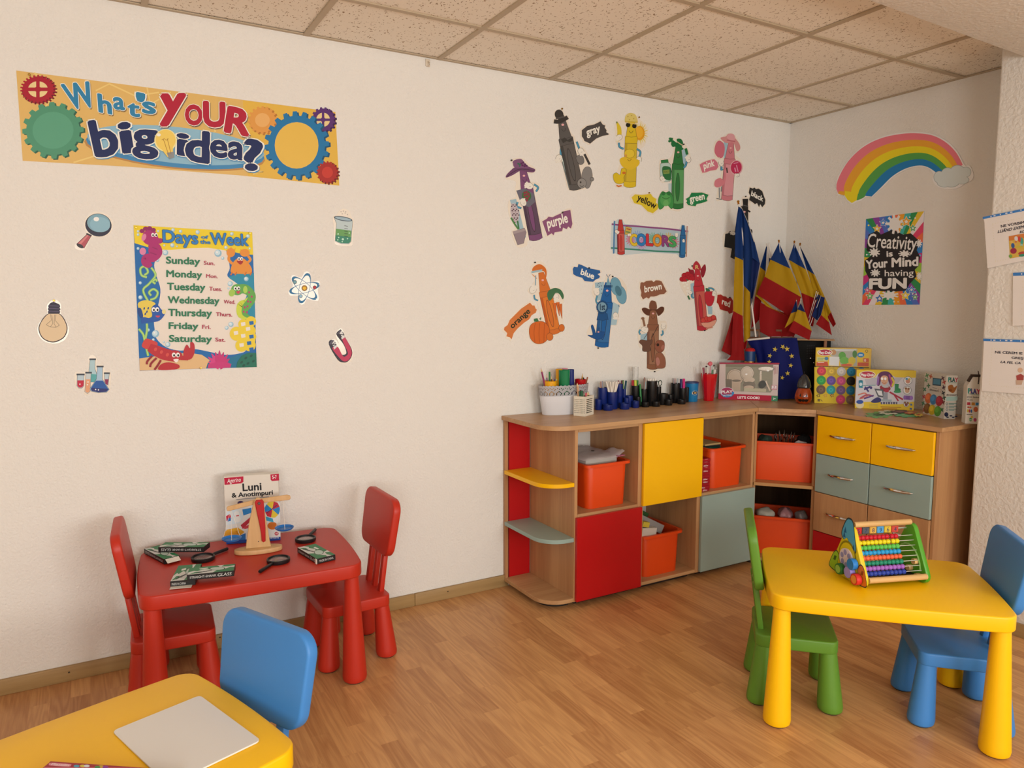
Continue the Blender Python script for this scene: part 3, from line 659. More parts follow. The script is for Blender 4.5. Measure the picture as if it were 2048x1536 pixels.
flat(a,'science_cutout','cutout of an upside-down light bulb on the wall','wall decoration',SG)
a=sticker(A(60,400,3.655),[(455,1132),(488,1160),(486,1210),(510,1200),(540,1215),(552,1250),(590,1262),(588,1360),(580,1405),(500,1416),(440,1404),(432,1424),(396,1420),(390,1378),(338,1376),(328,1262),(400,1258),(430,1235),(426,1160)])
a.out([(440,1165),(476,1165),(474,1235),(490,1280),(490,1330),(430,1330),(432,1250)],'#a9c2c4'); a.poly([(440,1270),(488,1275),(490,1330),(432,1330)],'#58a3a0')
a.out([(346,1280),(394,1280),(392,1360),(380,1374),(356,1374),(344,1360)],'#b7c4c8'); a.poly([(346,1318),(393,1318),(391,1358),(378,1371),(358,1371),(346,1358)],'#bd1f3a')
a.out([(546,1270),(578,1270),(570,1355),(548,1340)],'#b7c4c8'); a.poly([(547,1310),(574,1310),(568,1355),(550,1340)],'#8c2a50')
a.out([(410,1265),(446,1265),(438,1400),(420,1414),(402,1402)],'#c4c8c4'); a.poly([(408,1310),(442,1310),(436,1400),(420,1410),(404,1400)],'#dd9c72')
a.out([(494,1222),(530,1222),(528,1310),(578,1385),(560,1404),(500,1408),(450,1398),(438,1380),(486,1310)],'#a4bccb'); a.poly([(482,1320),(532,1320),(576,1386),(558,1402),(500,1406),(452,1396),(442,1380)],'#27559a'); a.poly([(446,1372),(574,1380),(558,1402),(500,1406),(452,1396)],'#2b2f6a')
for p in ([(434,1164),(482,1164)],[(486,1217),(538,1217)],[(340,1275),(400,1275)],[(404,1262),(452,1262)],[(540,1266),(584,1266)]): a.line(p,12,'#3c4048')
for x,y in ((365,1346),(480,1385),(500,1388),(420,1350),(424,1330)): a.ell(x,y,5,5,'#f0e8ea',n=8)
flat(a,'science_cutout','cutout of test tubes and a blue flask on the wall','wall decoration',SG)
a=sticker(A(560,400,4.265),[(540,72),(590,95),(610,140),(630,165),(628,210),(618,370),(590,392),(520,388),(466,370),(458,230),(448,150),(480,125),(505,90)])
a.out([(460,145),(550,160),(618,180),(604,355),(585,374),(520,372),(470,350),(482,200)],'#bcc6c2'); a.poly([(478,245),(608,262),(602,355),(584,370),(520,368),(472,348)],'#6a9c58'); a.poly([(474,300),(606,318),(602,355),(584,370),(520,368),(472,348)],'#3f8468')
a.ell(538,160,80,19,'#4a545c',10); a.ell(538,160,70,12,'#9fb2b8',10)
for y in (220,243,265,286,308): a.line([(548,y),(578,y+4)],4,'#3a3a38')
for x,y in ((520,100),(540,95),(555,112),(575,125),(530,118),(560,100)): a.ell(x,y,5,6,'#b8a89a',n=8)
for x,y,r in ((495,290,7),(500,320,6),(535,335,10),(575,330,6),(530,356,6),(492,340,6),(590,282,6)): a.ell(x,y,r,r,'#bfe0c4',n=8)
flat(a,'science_cutout','cutout of a beaker of green liquid on the wall','wall decoration',SG)
a=sticker(A(560,400,4.265),[(235,610),(262,640),(262,700),(320,690),(342,715),(322,760),(330,830),(318,862),(260,850),(225,845),(205,885),(170,885),(158,820),(88,815),(72,780),(110,735),(92,670),(110,642),(180,660),(205,620)])
def orbit(rot,rx,ry):
    P=ellpts(208,752,rx,ry,rot,40); W=[]
    for k in range(41): W.append(4+18*abs(math.cos(2*PI*k/40))**5)
    a.line(P+[P[0]],W,'#2f7096'); 
orbit(-76,122,44); orbit(42,128,44); orbit(-14,122,40)
for x,y,r,c in ((208,752,22,'#c98a1e'),(208,752,15,'#edb62a'),(126,700,14,'#6f9aa0'),(176,820,13,'#8fb4c6'),(295,746,13,'#b02a34')): a.ell(x,y,r,r,c,o=INK_D,w=3)
flat(a,'science_cutout','cutout of a blue atom with a yellow core on the wall','wall decoration',SG)
a=sticker(A(560,400,4.265),[(505,1098),(535,1110),(560,1180),(610,1260),(625,1320),(600,1380),(540,1398),(490,1370),(412,1235),(430,1195),(470,1190),(500,1220),(476,1150)])
a.poly(smoothpts([(415,1232),(440,1192),(470,1240),(520,1310),(545,1320),(565,1300),(540,1230),(480,1148),(508,1108),(526,1112),(555,1170),(610,1270),(612,1330),(580,1376),(540,1386),(490,1362)]),'#38323c')
a.poly(smoothpts([(445,1265),(490,1250),(535,1330),(562,1330),(578,1300),(530,1190),(553,1172),(605,1270),(608,1325),(580,1368),(545,1376),(510,1350)]),'#c03a58')
a.poly([(440,1210),(462,1195),(490,1250),(462,1276)],'#ded8d0'); a.poly([(505,1130),(526,1112),(553,1170),(527,1190)],'#ded8d0'); a.poly([(417,1232),(440,1194),(462,1196),(441,1230)],'#5a545e'); a.poly([(483,1146),(508,1110),(526,1112),(505,1140)],'#5a545e')
a.text('S',(455,1252),(482,1236),(446,1228),'#3a3640',.02); a.text('N',(522,1172),(548,1152),(510,1146),'#3a3640',.02)
flat(a,'science_cutout','cutout of a red horseshoe magnet on the wall','wall decoration',SG)
# ------------------------------------------------------------------ crayon cut-outs with their colour words
KG='laminated crayon cutouts'; WG='laminated colour word cards'
def crayon(a,T,B,w,c,cm,cd,oval=True,w2=None,cone=.30,band=.07,face=True,lc=INK_D):
    """a crayon lying from tip T to base B; c tip and band, cm body, cd window"""
    T=Vector((*T,0)); B=Vector((*B,0)); L=(B-T).length; d=(B-T)/L; n=Vector((-d.y,d.x,0)); q=lambda t,s: ((T+d*L*t+n*w*s).x,(T+d*L*t+n*w*s).y)
    o=[q(0,-.20),q(.0,.20),q(cone,.42),q(cone+.01,.5),q(1,.5),q(1.015,.25),q(1.02,0),q(1.015,-.25),q(1,-.5),q(cone+.01,-.5),q(cone,-.42)]
    a.line(o+[o[0],o[1]],5,lc); a.poly(o,c); 
    bd=[q(cone+.10,-.5),q(cone+.10,.5),q(1-band,.5),q(1-band+.012,0),q(1-band,-.5)]; a.poly(bd,cm); a.line([bd[0],bd[1]],2.5,lc); a.line([bd[2],bd[3],bd[4]],2.5,lc)
    a.line([q(cone+.005,-.45),q(cone+.015,0),q(cone+.005,.45)],2.5,lc)
    a.poly([q(cone+.10,.30),q(cone+.10,.5),q(1-band,.5),q(1-band,.30)],cd)
    if oval:
        ang=math.degrees(math.atan2(d.y,d.x)); m=T+d*L*(cone+.12+1-band)/2; a.ell(m.x,m.y,L*(1-band-cone-.14)*.46,w*.19,lc,ang); a.ell(m.x,m.y,L*(1-band-cone-.14)*.44,w*.16,c,ang)
    if face:
        m=q(cone*.42,0); a.ell(m[0],m[1],w*.10,w*.08,'#e3a5a0',n=12); a.line([q(cone*.58,.16),q(cone*.70,.06),q(cone*.70,-.06),q(cone*.58,-.16)],3,lc,True)
    return q
def glove(a,x,y,r,rot=0):
    a.ell(x,y,r,r*.8,'#e8dccb',rot,o=INK_D,w=2.5)
    for k in (-40,-15,10,35):
        t=rad(rot+k); a.line([(x+r*.5*math.cos(t),y+r*.5*math.sin(t)),(x+r*1.25*math.cos(t),y+r*1.25*math.sin(t))],r*.42,'#e8dccb')
    a.line([(x,y+r*.2),(x+r*.4,y+r*.1)],2,INK_D)
def arm(a,pts): a.line(pts,20,INK_D,True); a.line(pts,15,'#4f93ad',True)
SKY='#9fb7bd'
# purple
a=sticker(A(980,200,4.8),[(205,570),(310,560),(370,610),(440,660),(420,700),(350,720),(380,780),(470,800),(465,870),(430,900),(450,990),(512,1290),(490,1330),(370,1350),(350,1400),(260,1410),(205,1270),(240,1230),(180,1100),(175,980),(220,940),(250,930),(240,860),(245,780),(150,760),(160,710),(220,650)])
a.poly([(190,960),(250,950),(345,1320),(290,1330),(240,1150)],SKY)
q=crayon(a,(308,640),(440,1335),125,'#7a4a6e','#5d4556','#4a3646')
a.poly([(250,870),(330,850),(420,900),(430,980),(375,1030),(300,1000)],'#6a6670'); a.ell(350,920,44,50,'#3f6a3c',-20)
for x,y in ((330,890),(350,885),(368,900),(330,915),(350,910),(372,925),(340,940),(360,945),(352,965)): a.ell(x,y,11,11,'#8e3040',n=10)
arm(a,[(440,880),(460,840),(420,810)]); glove(a,375,825,38,200); arm(a,[(300,1040),(255,1020),(265,980)]); glove(a,320,985,34,250)
a.poly(smoothpts([(155,745),(160,715),(215,660),(240,640),(215,600),(240,575),(300,568),(330,610),(370,640),(430,665),(415,695),(340,690),(290,680),(220,720)]),'#6d4463'); a.poly(smoothpts([(220,600),(240,575),(300,568),(335,612),(370,650),(240,650)]),'#7d5272'); a.line([(160,735),(280,665),(420,680)],4,INK_D,True)
for x,y in ((300,610),(318,600),(335,618),(310,628),(330,636),(350,632)): a.ell(x,y,11,10,'#5a2a50',n=10)
a.line([(262,610),(290,620),(280,640)],14,'#2f6a48')
a.ell(235,1085,40,95,'#c6b6b4',-8)
for k in range(9):
    for j in range(5):
        x=205+j*15+k*2; y=1000+k*21+(j%2)*8
        if abs(x-235-(k-4)*2)<46-abs(k-4)*4: a.ell(x,y,7,8,'#5d4048' if (j+k)%2 else '#b7a2a4',n=8)
a.line([(270,1240),(235,1190),(200,1130)],16,'#4f8048',True); a.line([(275,1240),(262,1160)],14,'#3f7040',True)
a.out([(218,1265),(330,1230),(345,1270),(320,1375),(265,1392)],'#8f7c80'); a.poly([(214,1262),(332,1232),(338,1256),(222,1288)],'#a4928f')
flat(a,'crayon_cutout','purple crayon cutout in a wide purple hat, beside a potted lavender','wall decoration',KG)
# gray
a=sticker(A(980,200,4.8),[(620,110),(690,88),(715,140),(755,160),(750,200),(770,300),(810,350),(840,430),(900,460),(960,560),(960,640),(990,740),(960,830),(880,862),(760,868),(720,760),(690,610),(630,600),(640,530),(680,490),(670,330),(640,230),(600,210),(620,170)])
a.poly([(690,560),(730,560),(830,850),(760,860)],'#c0d3c8'); arm(a,[(690,430),(678,500),(680,540)])
crayon(a,(678,150),(830,850),135,'#5a544f','#5f5751','#45403b')
a.ell(662,140,42,48,'#3b3632',-12); a.line([(612,205),(660,208),(720,180),(745,165)],40,'#38332f',True); a.line([(630,180),(715,160)],14,'#544d48')
a.poly([(680,380),(715,360),(745,385),(790,355),(800,385),(765,405),(735,395),(700,415)],'#3e3935'); glove(a,660,560,36,120); a.line([(690,590),(715,680),(760,850)],10,'#6c706c')
arm(a,[(830,400),(845,440),(860,480)]); a.out(smoothpts([(825,560),(850,530),(890,545),(900,600),(860,620)]),'#77706a'); a.out(smoothpts([(880,720),(910,650),(960,650),(980,720),(970,790),(950,840),(920,845),(900,800)]),'#857e77'); a.ell(880,800,42,46,'#8d867e',o=INK_D); a.ell(868,790,8,10,'#3b3632'); a.line([(860,820),(880,832),(900,820)],4,INK_D,True); a.ell(978,760,16,18,'#857e77',o=INK_D); glove(a,872,495,34,60); a.line([(905,520),(930,570),(955,620)],22,'#3e3935',True)
flat(a,'crayon_cutout','gray crayon cutout in a bowler hat, holding a gray kitten','wall decoration',KG)
# yellow
a=sticker(A(1220,200,4.8),[(200,120),(250,140),(290,190),(350,250),(360,330),(330,440),(290,480),(310,570),(260,650),(245,820),(150,835),(60,840),(50,800),(25,740),(60,690),(100,600),(110,480),(60,420),(50,330),(55,210),(140,190),(150,140)])
for k in range(22): 
    t=2*PI*k/22; a.line([(285,320),(285+ (84 if k%2 else 70)*math.cos(t),320+(118 if k%2 else 100)*math.sin(t))],[26,2],'#dcc45a')
a.ell(283,318,48,68,'#dd971f'); a.ell(278,312,38,54,'#e6ab2c')
crayon(a,(208,140),(188,828),115,'#d7b422','#cfae2e','#b8982a',oval=False,cone=.30,face=False)
arm(a,[(130,470),(90,450),(84,410)]); arm(a,[(255,470),(290,500),(275,560)])
a.poly(smoothpts([(140,200),(150,150),(190,125),(240,140),(262,190),(255,215),(160,210)]),'#d9c06a'); 
for x,y in ((170,160),(205,150),(225,180),(185,190)): a.ell(x,y,7,6,'#b89a40',n=8)
a.line([(140,205),(265,215)],10,'#caa83c'); a.ell(172,240,22,22,'#231d16'); a.ell(232,250,22,22,'#231d16'); a.line([(145,215),(262,235)],7,'#d2b268'); a.line([(180,295),(200,318),(222,295)],4,INK_D,True)
a.line([(65,215),(85,270),(88,330),(72,400)],[14,40,42,16],'#dbbb2e',True); a.line([(66,225),(62,208)],12,'#5a7030'); glove(a,85,360,32,150); glove(a,275,575,32,100)
a.poly(smoothpts([(95,565),(150,545),(230,560),(280,585),(270,630),(200,668),(130,650),(98,610)]),'#dcb42c'); a.ell(185,515,48,42,'#dfbd36',o='#8a6a1a',w=3); a.ell(150,535,12,14,'#cf9440',n=12); a.line([(165,570),(185,585),(205,565)],4,'#6a5014',True)
a.out(smoothpts([(30,720),(60,700),(95,720),(110,660),(145,660),(152,700),(130,740),(130,790),(80,805),(40,780)]),'#d8b622'); a.ell(132,700,18,12,'#cc6a24'); a.line([(60,820),(80,830),(110,822)],14,'#cc6a24')
flat(a,'crayon_cutout','yellow crayon cutout in sunglasses, with a sun, a banana and a duckling','wall decoration',KG)
# green
a=sticker(A(1220,200,4.8),[(570,362),(640,368),(690,400),(740,450),(775,550),(760,610),(700,650),(695,1040),(560,1050),(470,1050),(455,950),(500,870),(570,860),(570,790),(490,790),(470,680),(480,570),(560,565),(600,520),(610,440),(575,410)])
a.poly([(690,470),(740,480),(745,600),(700,640)],SKY); a.poly([(560,800),(600,800),(600,900),(560,900)],'#b8c4c0')
crayon(a,(655,425),(645,1035),112,'#2f7038','#5a9658','#437a44')
a.poly(smoothpts([(585,420),(600,385),(640,410),(640,375),(680,375),(700,410),(690,450),(705,470),(670,485),(630,450),(600,450)]),'#1f6a38'); a.line([(640,400),(700,440)],9,'#c8b48a'); 
for x,y in ((575,372),(585,390),(570,396),(592,374)): a.ell(x,y,13,12,'#1f6a38',n=12)
arm(a,[(705,650),(725,630),(735,590)]); glove(a,750,570,30,250); a.line([(725,465),(740,525)],26,'#236a3a')
a.out(smoothpts([(480,640),(490,610),(560,605),(585,650),(585,770),(500,780),(482,740)]),'#b6c7b8'); a.poly(smoothpts([(500,650),(540,635),(585,660),(585,760),(550,770),(510,740)]),'#2d6a3a'); a.out([(488,580),(555,572),(560,600),(490,606)],'#2f7a40'); a.poly([(508,675),(568,668),(570,705),(512,712)],'#86984a'); a.text('PICKLES',(516,702),(566,696),(514,684),'#33401c',.0); glove(a,500,755,26,60)
a.out(smoothpts([(470,930),(500,880),(535,890),(570,880),(600,930),(610,990),(590,1045),(540,1000),(500,1040),(470,1045),(460,980)]),'#3f8a45'); a.ell(532,960,52,60,'#549a50'); a.ell(510,900,17,17,'#2f7038'); a.ell(562,900,17,17,'#2f7038'); a.line([(500,935),(535,950),(570,935)],5,'#1f4a24',True); a.ell(535,990,26,30,'#6aa85c')
flat(a,'crayon_cutout','green crayon cutout in a green hat, with a pickle jar and a frog','wall decoration',KG)
# pink
a=sticker(A(1220,200,4.8),[(1060,370),(1140,318),(1200,340),(1250,440),(1235,500),(1200,520),(1260,580),(1275,660),(1200,740),(1170,960),(1075,960),(1020,965),(1030,850),(995,830),(1000,770),(1060,740),(1060,600),(1000,540),(1000,410)])
a.poly([(1090,400),(1130,400),(1120,560),(1090,560)],SKY); a.line([(1048,840),(1050,940)],14,'#8a8a88'); a.line([(1068,830),(1066,880)],10,'#8a8a88'); a.line([(1020,945),(1070,955)],10,'#6a6a68')
crayon(a,(1162,390),(1120,955),105,'#c9767c','#d58f92','#bb7076',oval=False)
a.poly(smoothpts([(1058,365),(1110,350),(1135,325),(1185,330),(1200,365),(1240,420),(1248,470),(1215,490),(1180,410),(1110,412)]),'#cf8b86'); a.poly(smoothpts([(1120,360),(1140,325),(1185,330),(1200,375),(1160,390)]),'#d9999a'); a.line([(1120,385),(1200,400)],12,'#b9656c')
a.poly(smoothpts([(1003,460),(1020,410),(1050,390),(1090,420),(1100,480),(1080,550),(1040,555),(1005,510)]),'#c96a76'); a.line([(1045,550),(1060,620)],8,'#d8c8b0'); glove(a,1066,605,30,260); arm(a,[(1080,660),(1068,670),(1070,640)])
a.ell(1210,650,62,72,'#d8a0a0',8); a.ell(1210,648,52,62,'#b92a50',8); a.line([(1195,650),(1205,690)],12,'#d88aa0'); a.line([(1212,625),(1228,690)],10,'#d88aa0'); a.line([(1185,610),(1230,600)],8,'#d88aa0'); glove(a,1222,722,20,180)
a.poly(smoothpts([(1000,820),(1010,770),(1060,750),(1095,790),(1080,820),(1030,840)]),'#d07a80'); a.line([(1090,800),(1105,730),(1100,680),(1120,650)],[22,16,14,14],'#d07a80',True); a.line([(1118,650),(1124,700)],12,'#2a2624')
flat(a,'crayon_cutout','pink crayon cutout in a ribboned sun hat, with candy floss and a flamingo','wall decoration',KG)
# black (half hidden by the flag)
a=sticker(A(1220,200,4.8),[(1265,935),(1340,940),(1345,1080),(1330,1200),(1360,1280),(1310,1500),(1180,1560),(1150,1440),(1090,1420),(1090,1280),(1200,1240),(1250,1100)])
crayon(a,(1300,1010),(1215,1520),118,'#262524','#302e2d','#1c1b1a',face=True); a.poly([(1270,950),(1325,948),(1322,1030),(1276,1022)],'#1c1b1a'); a.line([(1255,1022),(1345,1075)],16,'#1c1b1a'); a.line([(1272,1008),(1325,1022)],8,'#5a5654')
a.poly([(1105,1285),(1195,1270),(1200,1435),(1095,1410)],'#201f1e'); a.line([(1130,1290),(1150,1262),(1180,1270)],8,'#201f1e'); glove(a,1180,1280,22,200); a.ell(1350,1265,16,26,'#26221f')
flat(a,'crayon_cutout','black crayon cutout in a top hat, mostly behind the tall flag','wall decoration',KG)
# orange
a=sticker(A(980,510,6.1433),[(500,140),(580,75),(660,100),(710,190),(700,270),(740,390),(860,400),(910,500),(890,640),(900,840),(920,900),(880,960),(780,1010),(700,1075),(600,1105),(510,1070),(465,960),(480,870),(560,770),(620,770),(570,580),(520,500),(460,440),(520,360),(545,290),(500,220)])
crayon(a,(625,215),(790,960),155,'#cf6c2a','#d8762a','#b9561f',oval=True)
a.poly(smoothpts([(515,190),(540,140),(610,112),(680,160),(695,230),(680,290),(660,200),(560,215)]),'#cf6a26'); a.poly([(505,200),(640,175),(640,200),(508,225)],'#9fb3b4'); a.line([(520,240),(575,290)],8,'#cf7a2e'); a.line([(560,250),(556,380)],12,'#7e9aa6')
arm(a,[(590,560),(550,540),(540,490)]); glove(a,525,425,50,300)
a.poly(smoothpts([(700,480),(730,430),(800,405),(870,430),(905,500),(890,545),(850,480),(800,470),(760,540),(720,560)]),'#3f6b48')
for p in ([(790,590),(812,800)],[(830,580),(850,750)],[(860,600),(882,780)]): a.line(p,[46,6],INK_D); a.line(p,[40,3],'#cf6428')
glove(a,812,515,40,90)
a.out(smoothpts([(480,940),(500,860),(570,820),(650,820),(710,870),(730,950),(700,1040),(640,1085),(560,1085),(500,1030)]),'#cf6322',w=4); 
for x in (545,600,655): a.line([(x+10,835),(x-4*(600-x)/30,950),(x+6,1075)],5,'#9c4416',True)
a.poly([(540,820),(535,785),(580,775),(600,818)],'#3a7048'); a.line([(600,790),(625,770),(615,800)],8,'#3a7048',True)
a.ell(878,895,34,44,'#cf6a26',o=INK_D); a.ell(732,1005,40,46,'#d06c28',o=INK_D)
flat(a,'crayon_cutout','orange crayon cutout with carrots and a pumpkin','wall decoration',KG)
# blue
a=sticker(A(980,510,6.1433),[(1280,330),(1400,320),(1430,240),(1490,240),(1510,290),(1600,280),(1680,400),(1660,540),(1590,640),(1580,780),(1550,870),(1490,880),(1450,1130),(1290,1130),(1280,1040),(1190,980),(1230,860),(1310,850),(1310,700),(1290,560),(1250,460)])
a.poly([(1285,340),(1400,330),(1390,560),(1310,560)],SKY); a.poly([(1480,560),(1590,620),(1550,860),(1480,860)],'#a6bcc0')
for x,y,rx,ry in ((1610,490,62,112),(1545,385,66,112)): a.ell(x,y,rx,ry,'#6f9cac',-12,o='#3f6a7c')
a.ell(1575,440,36,66,'#4a7484',-20); a.line([(1580,610),(1585,640)],8,'#3f6a7c')
crayon(a,(1448,340),(1370,1120),165,'#1f5c96','#35699a','#275684',oval=True)
a.poly([(1448,265),(1425,370),(1480,372)],'#6f9aac'); a.line([(1428,240),(1450,275),(1475,240)],8,'#2a5a80')
for k in range(9): a.line([(1402+k*12,370),(1400+k*12,400)],7,'#16324f')
a.poly(ellpts(1376,640,70,78,0,40),'#1a3f63'); a.poly(gearpts(1376,640,76,84,22,.12),'#1c4770'); a.ell(1376,640,54,60,'#7a9aa8'); a.text('1st',(1352,676),(1412,672),(1350,602),'#1a3048',.03)
a.out([(1318,760),(1310,800),(1345,795),(1380,810),(1415,795),(1450,795),(1440,720),(1330,720)],'#1f4f7e')
a.out(smoothpts([(1240,880),(1260,860),(1285,920),(1300,960),(1340,890),(1350,940),(1410,950),(1370,1020),(1300,1035),(1200,985),(1260,980)]),'#1d4f86'); a.ell(1330,945,12,10,'#d49a90')
arm(a,[(1320,600),(1300,560),(1315,500)]); glove(a,1310,455,42,260); glove(a,1540,745,40,90)
for x,y in ((1330,350),(1350,340),(1365,380),(1340,385),(1370,420),(1365,470),(1320,370)): a.ell(x,y,6,6,'#2a4a66',n=8)
flat(a,'crayon_cutout','blue crayon cutout with balloons and a first place rosette','wall decoration',KG)
# brown
a=sticker(A(1240,500,5.9077),[(380,590),(430,610),(450,680),(520,665),(520,740),(450,780),(470,830),(540,840),(550,930),(500,1020),(500,1080),(530,1200),(540,1380),(470,1420),(400,1440),(320,1400),(310,1200),(230,1150),(215,1090),(210,950),(250,880),(240,800),(320,790),(250,740),(255,680),(340,680),(345,610)])
a.poly([(240,1000),(320,980),(320,1080),(240,1080)],SKY); a.line([(270,810),(290,900)],26,'#8a6248'); a.ell(268,808,20,16,'#8a6248')
crayon(a,(390,660),(385,1398),135,'#8b5a40','#9a6c50','#7d5440',cone=.29)
a.poly(smoothpts([(350,700),(345,640),(365,600),(395,600),(425,620),(430,700)]),'#7a4c36'); a.poly(smoothpts([(255,700),(290,680),(350,700),(430,700),(480,670),(518,680),(510,730),(450,780),(420,720),(360,720),(345,775),(290,755)]),'#5d3626')
arm(a,[(240,1000),(225,970),(240,940)]); glove(a,285,940,38,20); arm(a,[(480,1010),(505,990),(500,950)]); glove(a,512,900,34,280)
a.line([(445,900),(370,1040)],6,INK_D); a.line([(320,990),(280,1050)],6,INK_D); a.out(smoothpts([(225,1090),(250,1060),(320,1070),(375,1060),(375,1100),(350,1130),(355,1190),(270,1195),(262,1130)]),'#6b4a3a')
a.out(smoothpts([(410,1140),(430,1080),(480,1065),(520,1090),(520,1170),(480,1210),(430,1190)]),'#8e5540'); a.ell(445,1120,16,18,'#2a1c16'); a.out(smoothpts([(420,1240),(480,1210),(530,1280),(530,1380),(470,1400),(420,1380)]),'#935c44'); a.poly(smoothpts([(420,1290),(450,1270),(470,1330),(440,1370)]),'#b5796a'); a.ell(505,1150,20,30,'#a86a58',20)
flat(a,'crayon_cutout','brown crayon cutout in a cowboy hat, with a squirrel','wall decoration',KG)
# red
a=sticker(A(1240,500,5.9077),[(900,125),(950,170),(1010,170),(1010,250),(970,320),(1000,420),(1100,440),(1145,500),(1120,600),(1080,670),(1130,760),(1130,850),(1090,930),(980,960),(910,940),(880,600),(820,590),(740,480),(700,350),(760,260),(850,260),(800,220),(860,190)])
a.poly([(1030,660),(1090,670),(1090,760),(1040,760)],SKY); a.poly([(830,400),(880,380),(880,560),(840,560)],SKY)
crayon(a,(910,225),(975,940),125,'#b8303a','#c25a4e','#a04040',cone=.27)
a.poly(smoothpts([(865,230),(860,180),(900,130),(945,180),(950,240)]),'#b2323a'); a.poly(smoothpts([(805,215),(830,230),(870,240),(880,330),(830,300)]),'#8f2430'); a.poly(smoothpts([(1000,168),(1014,230),(990,310),(965,320),(950,240)]),'#8f2430'); a.text('R',(890,225),(928,225),(890,180),'#e0c27a',.02)
for x,y in ((735,345),(760,300),(800,285),(835,310),(800,330),(770,345),(850,335)): a.ell(x,y,32,28,'#b0242e',o='#7a141e',w=3)
for x,y in ((745,390),(770,385),(800,375),(840,370),(760,430),(790,410),(800,450),(790,485),(815,480),(800,520)): a.ell(x,y,13,11,'#eadfce',n=10)
a.line([(780,345),(800,360)],14,'#3a6a44'); a.line([(800,540),(820,585)],20,'#3a6a44'); arm(a,[(870,570),(845,550),(850,510)]); glove(a,825,500,26,220)
a.out(smoothpts([(1000,520),(1020,485),(1060,490),(1105,500),(1110,580),(1080,655),(1030,655),(1005,600)]),'#bb2c38'); a.poly(smoothpts([(1010,450),(1050,460),(1060,485),(1020,488)]),'#3a6a44'); arm(a,[(1040,450),(1085,455),(1110,475)]); glove(a,1110,510,28,100)
a.out(smoothpts([(955,860),(960,800),(1000,800),(1060,790),(1100,770),(1130,790),(1130,850),(1050,860)]),'#c23a38')
for x,y in ((980,830),(1020,810),(1055,815),(1100,795)): a.ell(x,y,24,26,'#c8443c',o='#7a1a1a',w=3)
a.out(smoothpts([(960,862),(1050,855),(1130,825),(1120,870),(1080,905),(1010,915),(980,900)]),'#dc9a80'); a.poly([(1020,915),(1090,905),(1095,918),(1010,938)],'#c8806a')
flat(a,'crayon_cutout','red crayon cutout in a red western hat, with roses, an apple and strawberries','wall decoration',KG)
# colour words on brush strokes
def word(fr,outline,c,t,p0,p1,p2,tc='#efe4d2',bold=.03):
    a=A(*fr); cx=sum(p[0] for p in outline)/len(outline); cy=sum(p[1] for p in outline)/len(outline)
    a.base([(cx+(x-cx)*1.10,cy+(y-cy)*1.12) for x,y in smoothpts(outline,2)],LAM); a.poly(outline,c)
    a.text(t,p0,p1,p2,tc,bold,xh=True); return flat(a,'color_word_card','paint-stroke card reading %s'%t,'wall decoration',WG)
E1=(980,200,4.8); F1=(1220,200,4.8); G1=(980,510,6.1433); H1=(1240,500,5.9077)
word(E1,[(500,1165),(545,1140),(560,1120),(600,1125),(640,1105),(690,1085),(700,1070),(770,1055),(780,1120),(790,1190),(775,1235),(750,1215),(735,1240),(700,1225),(690,1260),(620,1270),(610,1300),(590,1280),(550,1305),(530,1250)],'#8a5272','purple',(556,1230),(748,1172),(545,1172))
word(E1,[(880,290),(930,250),(1000,235),(1060,205),(1080,235),(1105,245),(1100,265),(1118,290),(1115,310),(1140,325),(1135,335),(1080,345),(1020,370),(960,420),(930,405),(905,395),(895,370),(880,350)],'#4d4642','gray',(930,345),(1058,302),(922,300))
word(F1,[(205,935),(240,905),(300,912),(390,900),(410,930),(445,950),(440,985),(468,1010),(455,1050),(410,1088),(360,1070),(300,1010),(230,990)],'#d9bb2e','yellow',(258,960),(430,1046),(270,922),'#241c14')
word(F1,[(725,950),(760,930),(780,890),(830,890),(880,888),(945,910),(925,950),(935,970),(880,990),(830,1000),(820,1020),(750,1010),(730,985),(740,970)],'#1f7a44','green',(768,984),(908,952),(762,942))
word(F1,[(858,620),(890,600),(940,580),(1000,568),(1030,600),(1040,640),(1020,670),(960,680),(920,695),(885,700),(870,660)],'#cf7280','pink',(902,664),(1002,632),(896,624))
word(F1,[(1340,840),(1370,850),(1385,840),(1400,855),(1425,850),(1460,875),(1475,920),(1490,960),(1485,1000),(1460,1030),(1440,1000),(1430,1030),(1410,990),(1390,1000),(1365,980),(1335,960),(1345,920),(1330,890)],'#282625','black',(1352,916),(1464,974),(1358,886))
word(G1,[(175,890),(215,860),(240,800),(300,740),(380,660),(490,585),(520,620),(545,620),(560,660),(575,670),(560,710),(510,740),(480,790),(420,830),(340,900),(290,960),(265,1035),(240,1010),(200,1000),(210,960),(170,920)],'#cf7438','orange',(275,905),(496,702),(248,872),'#26301c',.03)
word(G1,[(1015,170),(1030,145),(1075,150),(1085,110),(1130,125),(1200,160),(1280,175),(1350,190),(1355,220),(1320,235),(1350,260),(1340,285),(1300,300),(1265,330),(1200,325),(1160,320),(1130,280),(1060,260),(1020,235)],'#2c5c92','blue',(1110,236),(1268,296),(1122,192))
word(H1,[(240,390),(255,380),(280,385),(310,365),(350,362),(375,360),(395,380),(420,358),(460,360),(490,370),(520,430),(550,490),(520,520),(470,525),(440,540),(400,550),(360,550),(340,575),(310,560),(270,585),(245,540),(250,500),(235,450)],'#8d5a42','brown',(290,500),(490,462),(288,452))
word(H1,[(1150,530),(1190,525),(1220,545),(1250,550),(1270,570),(1310,560),(1335,600),(1335,700),(1330,740),(1290,755),(1270,725),(1220,715),(1180,700),(1160,640),(1140,620)],'#a52a22','red',(1202,638),(1294,676),(1208,592),bold=.03)
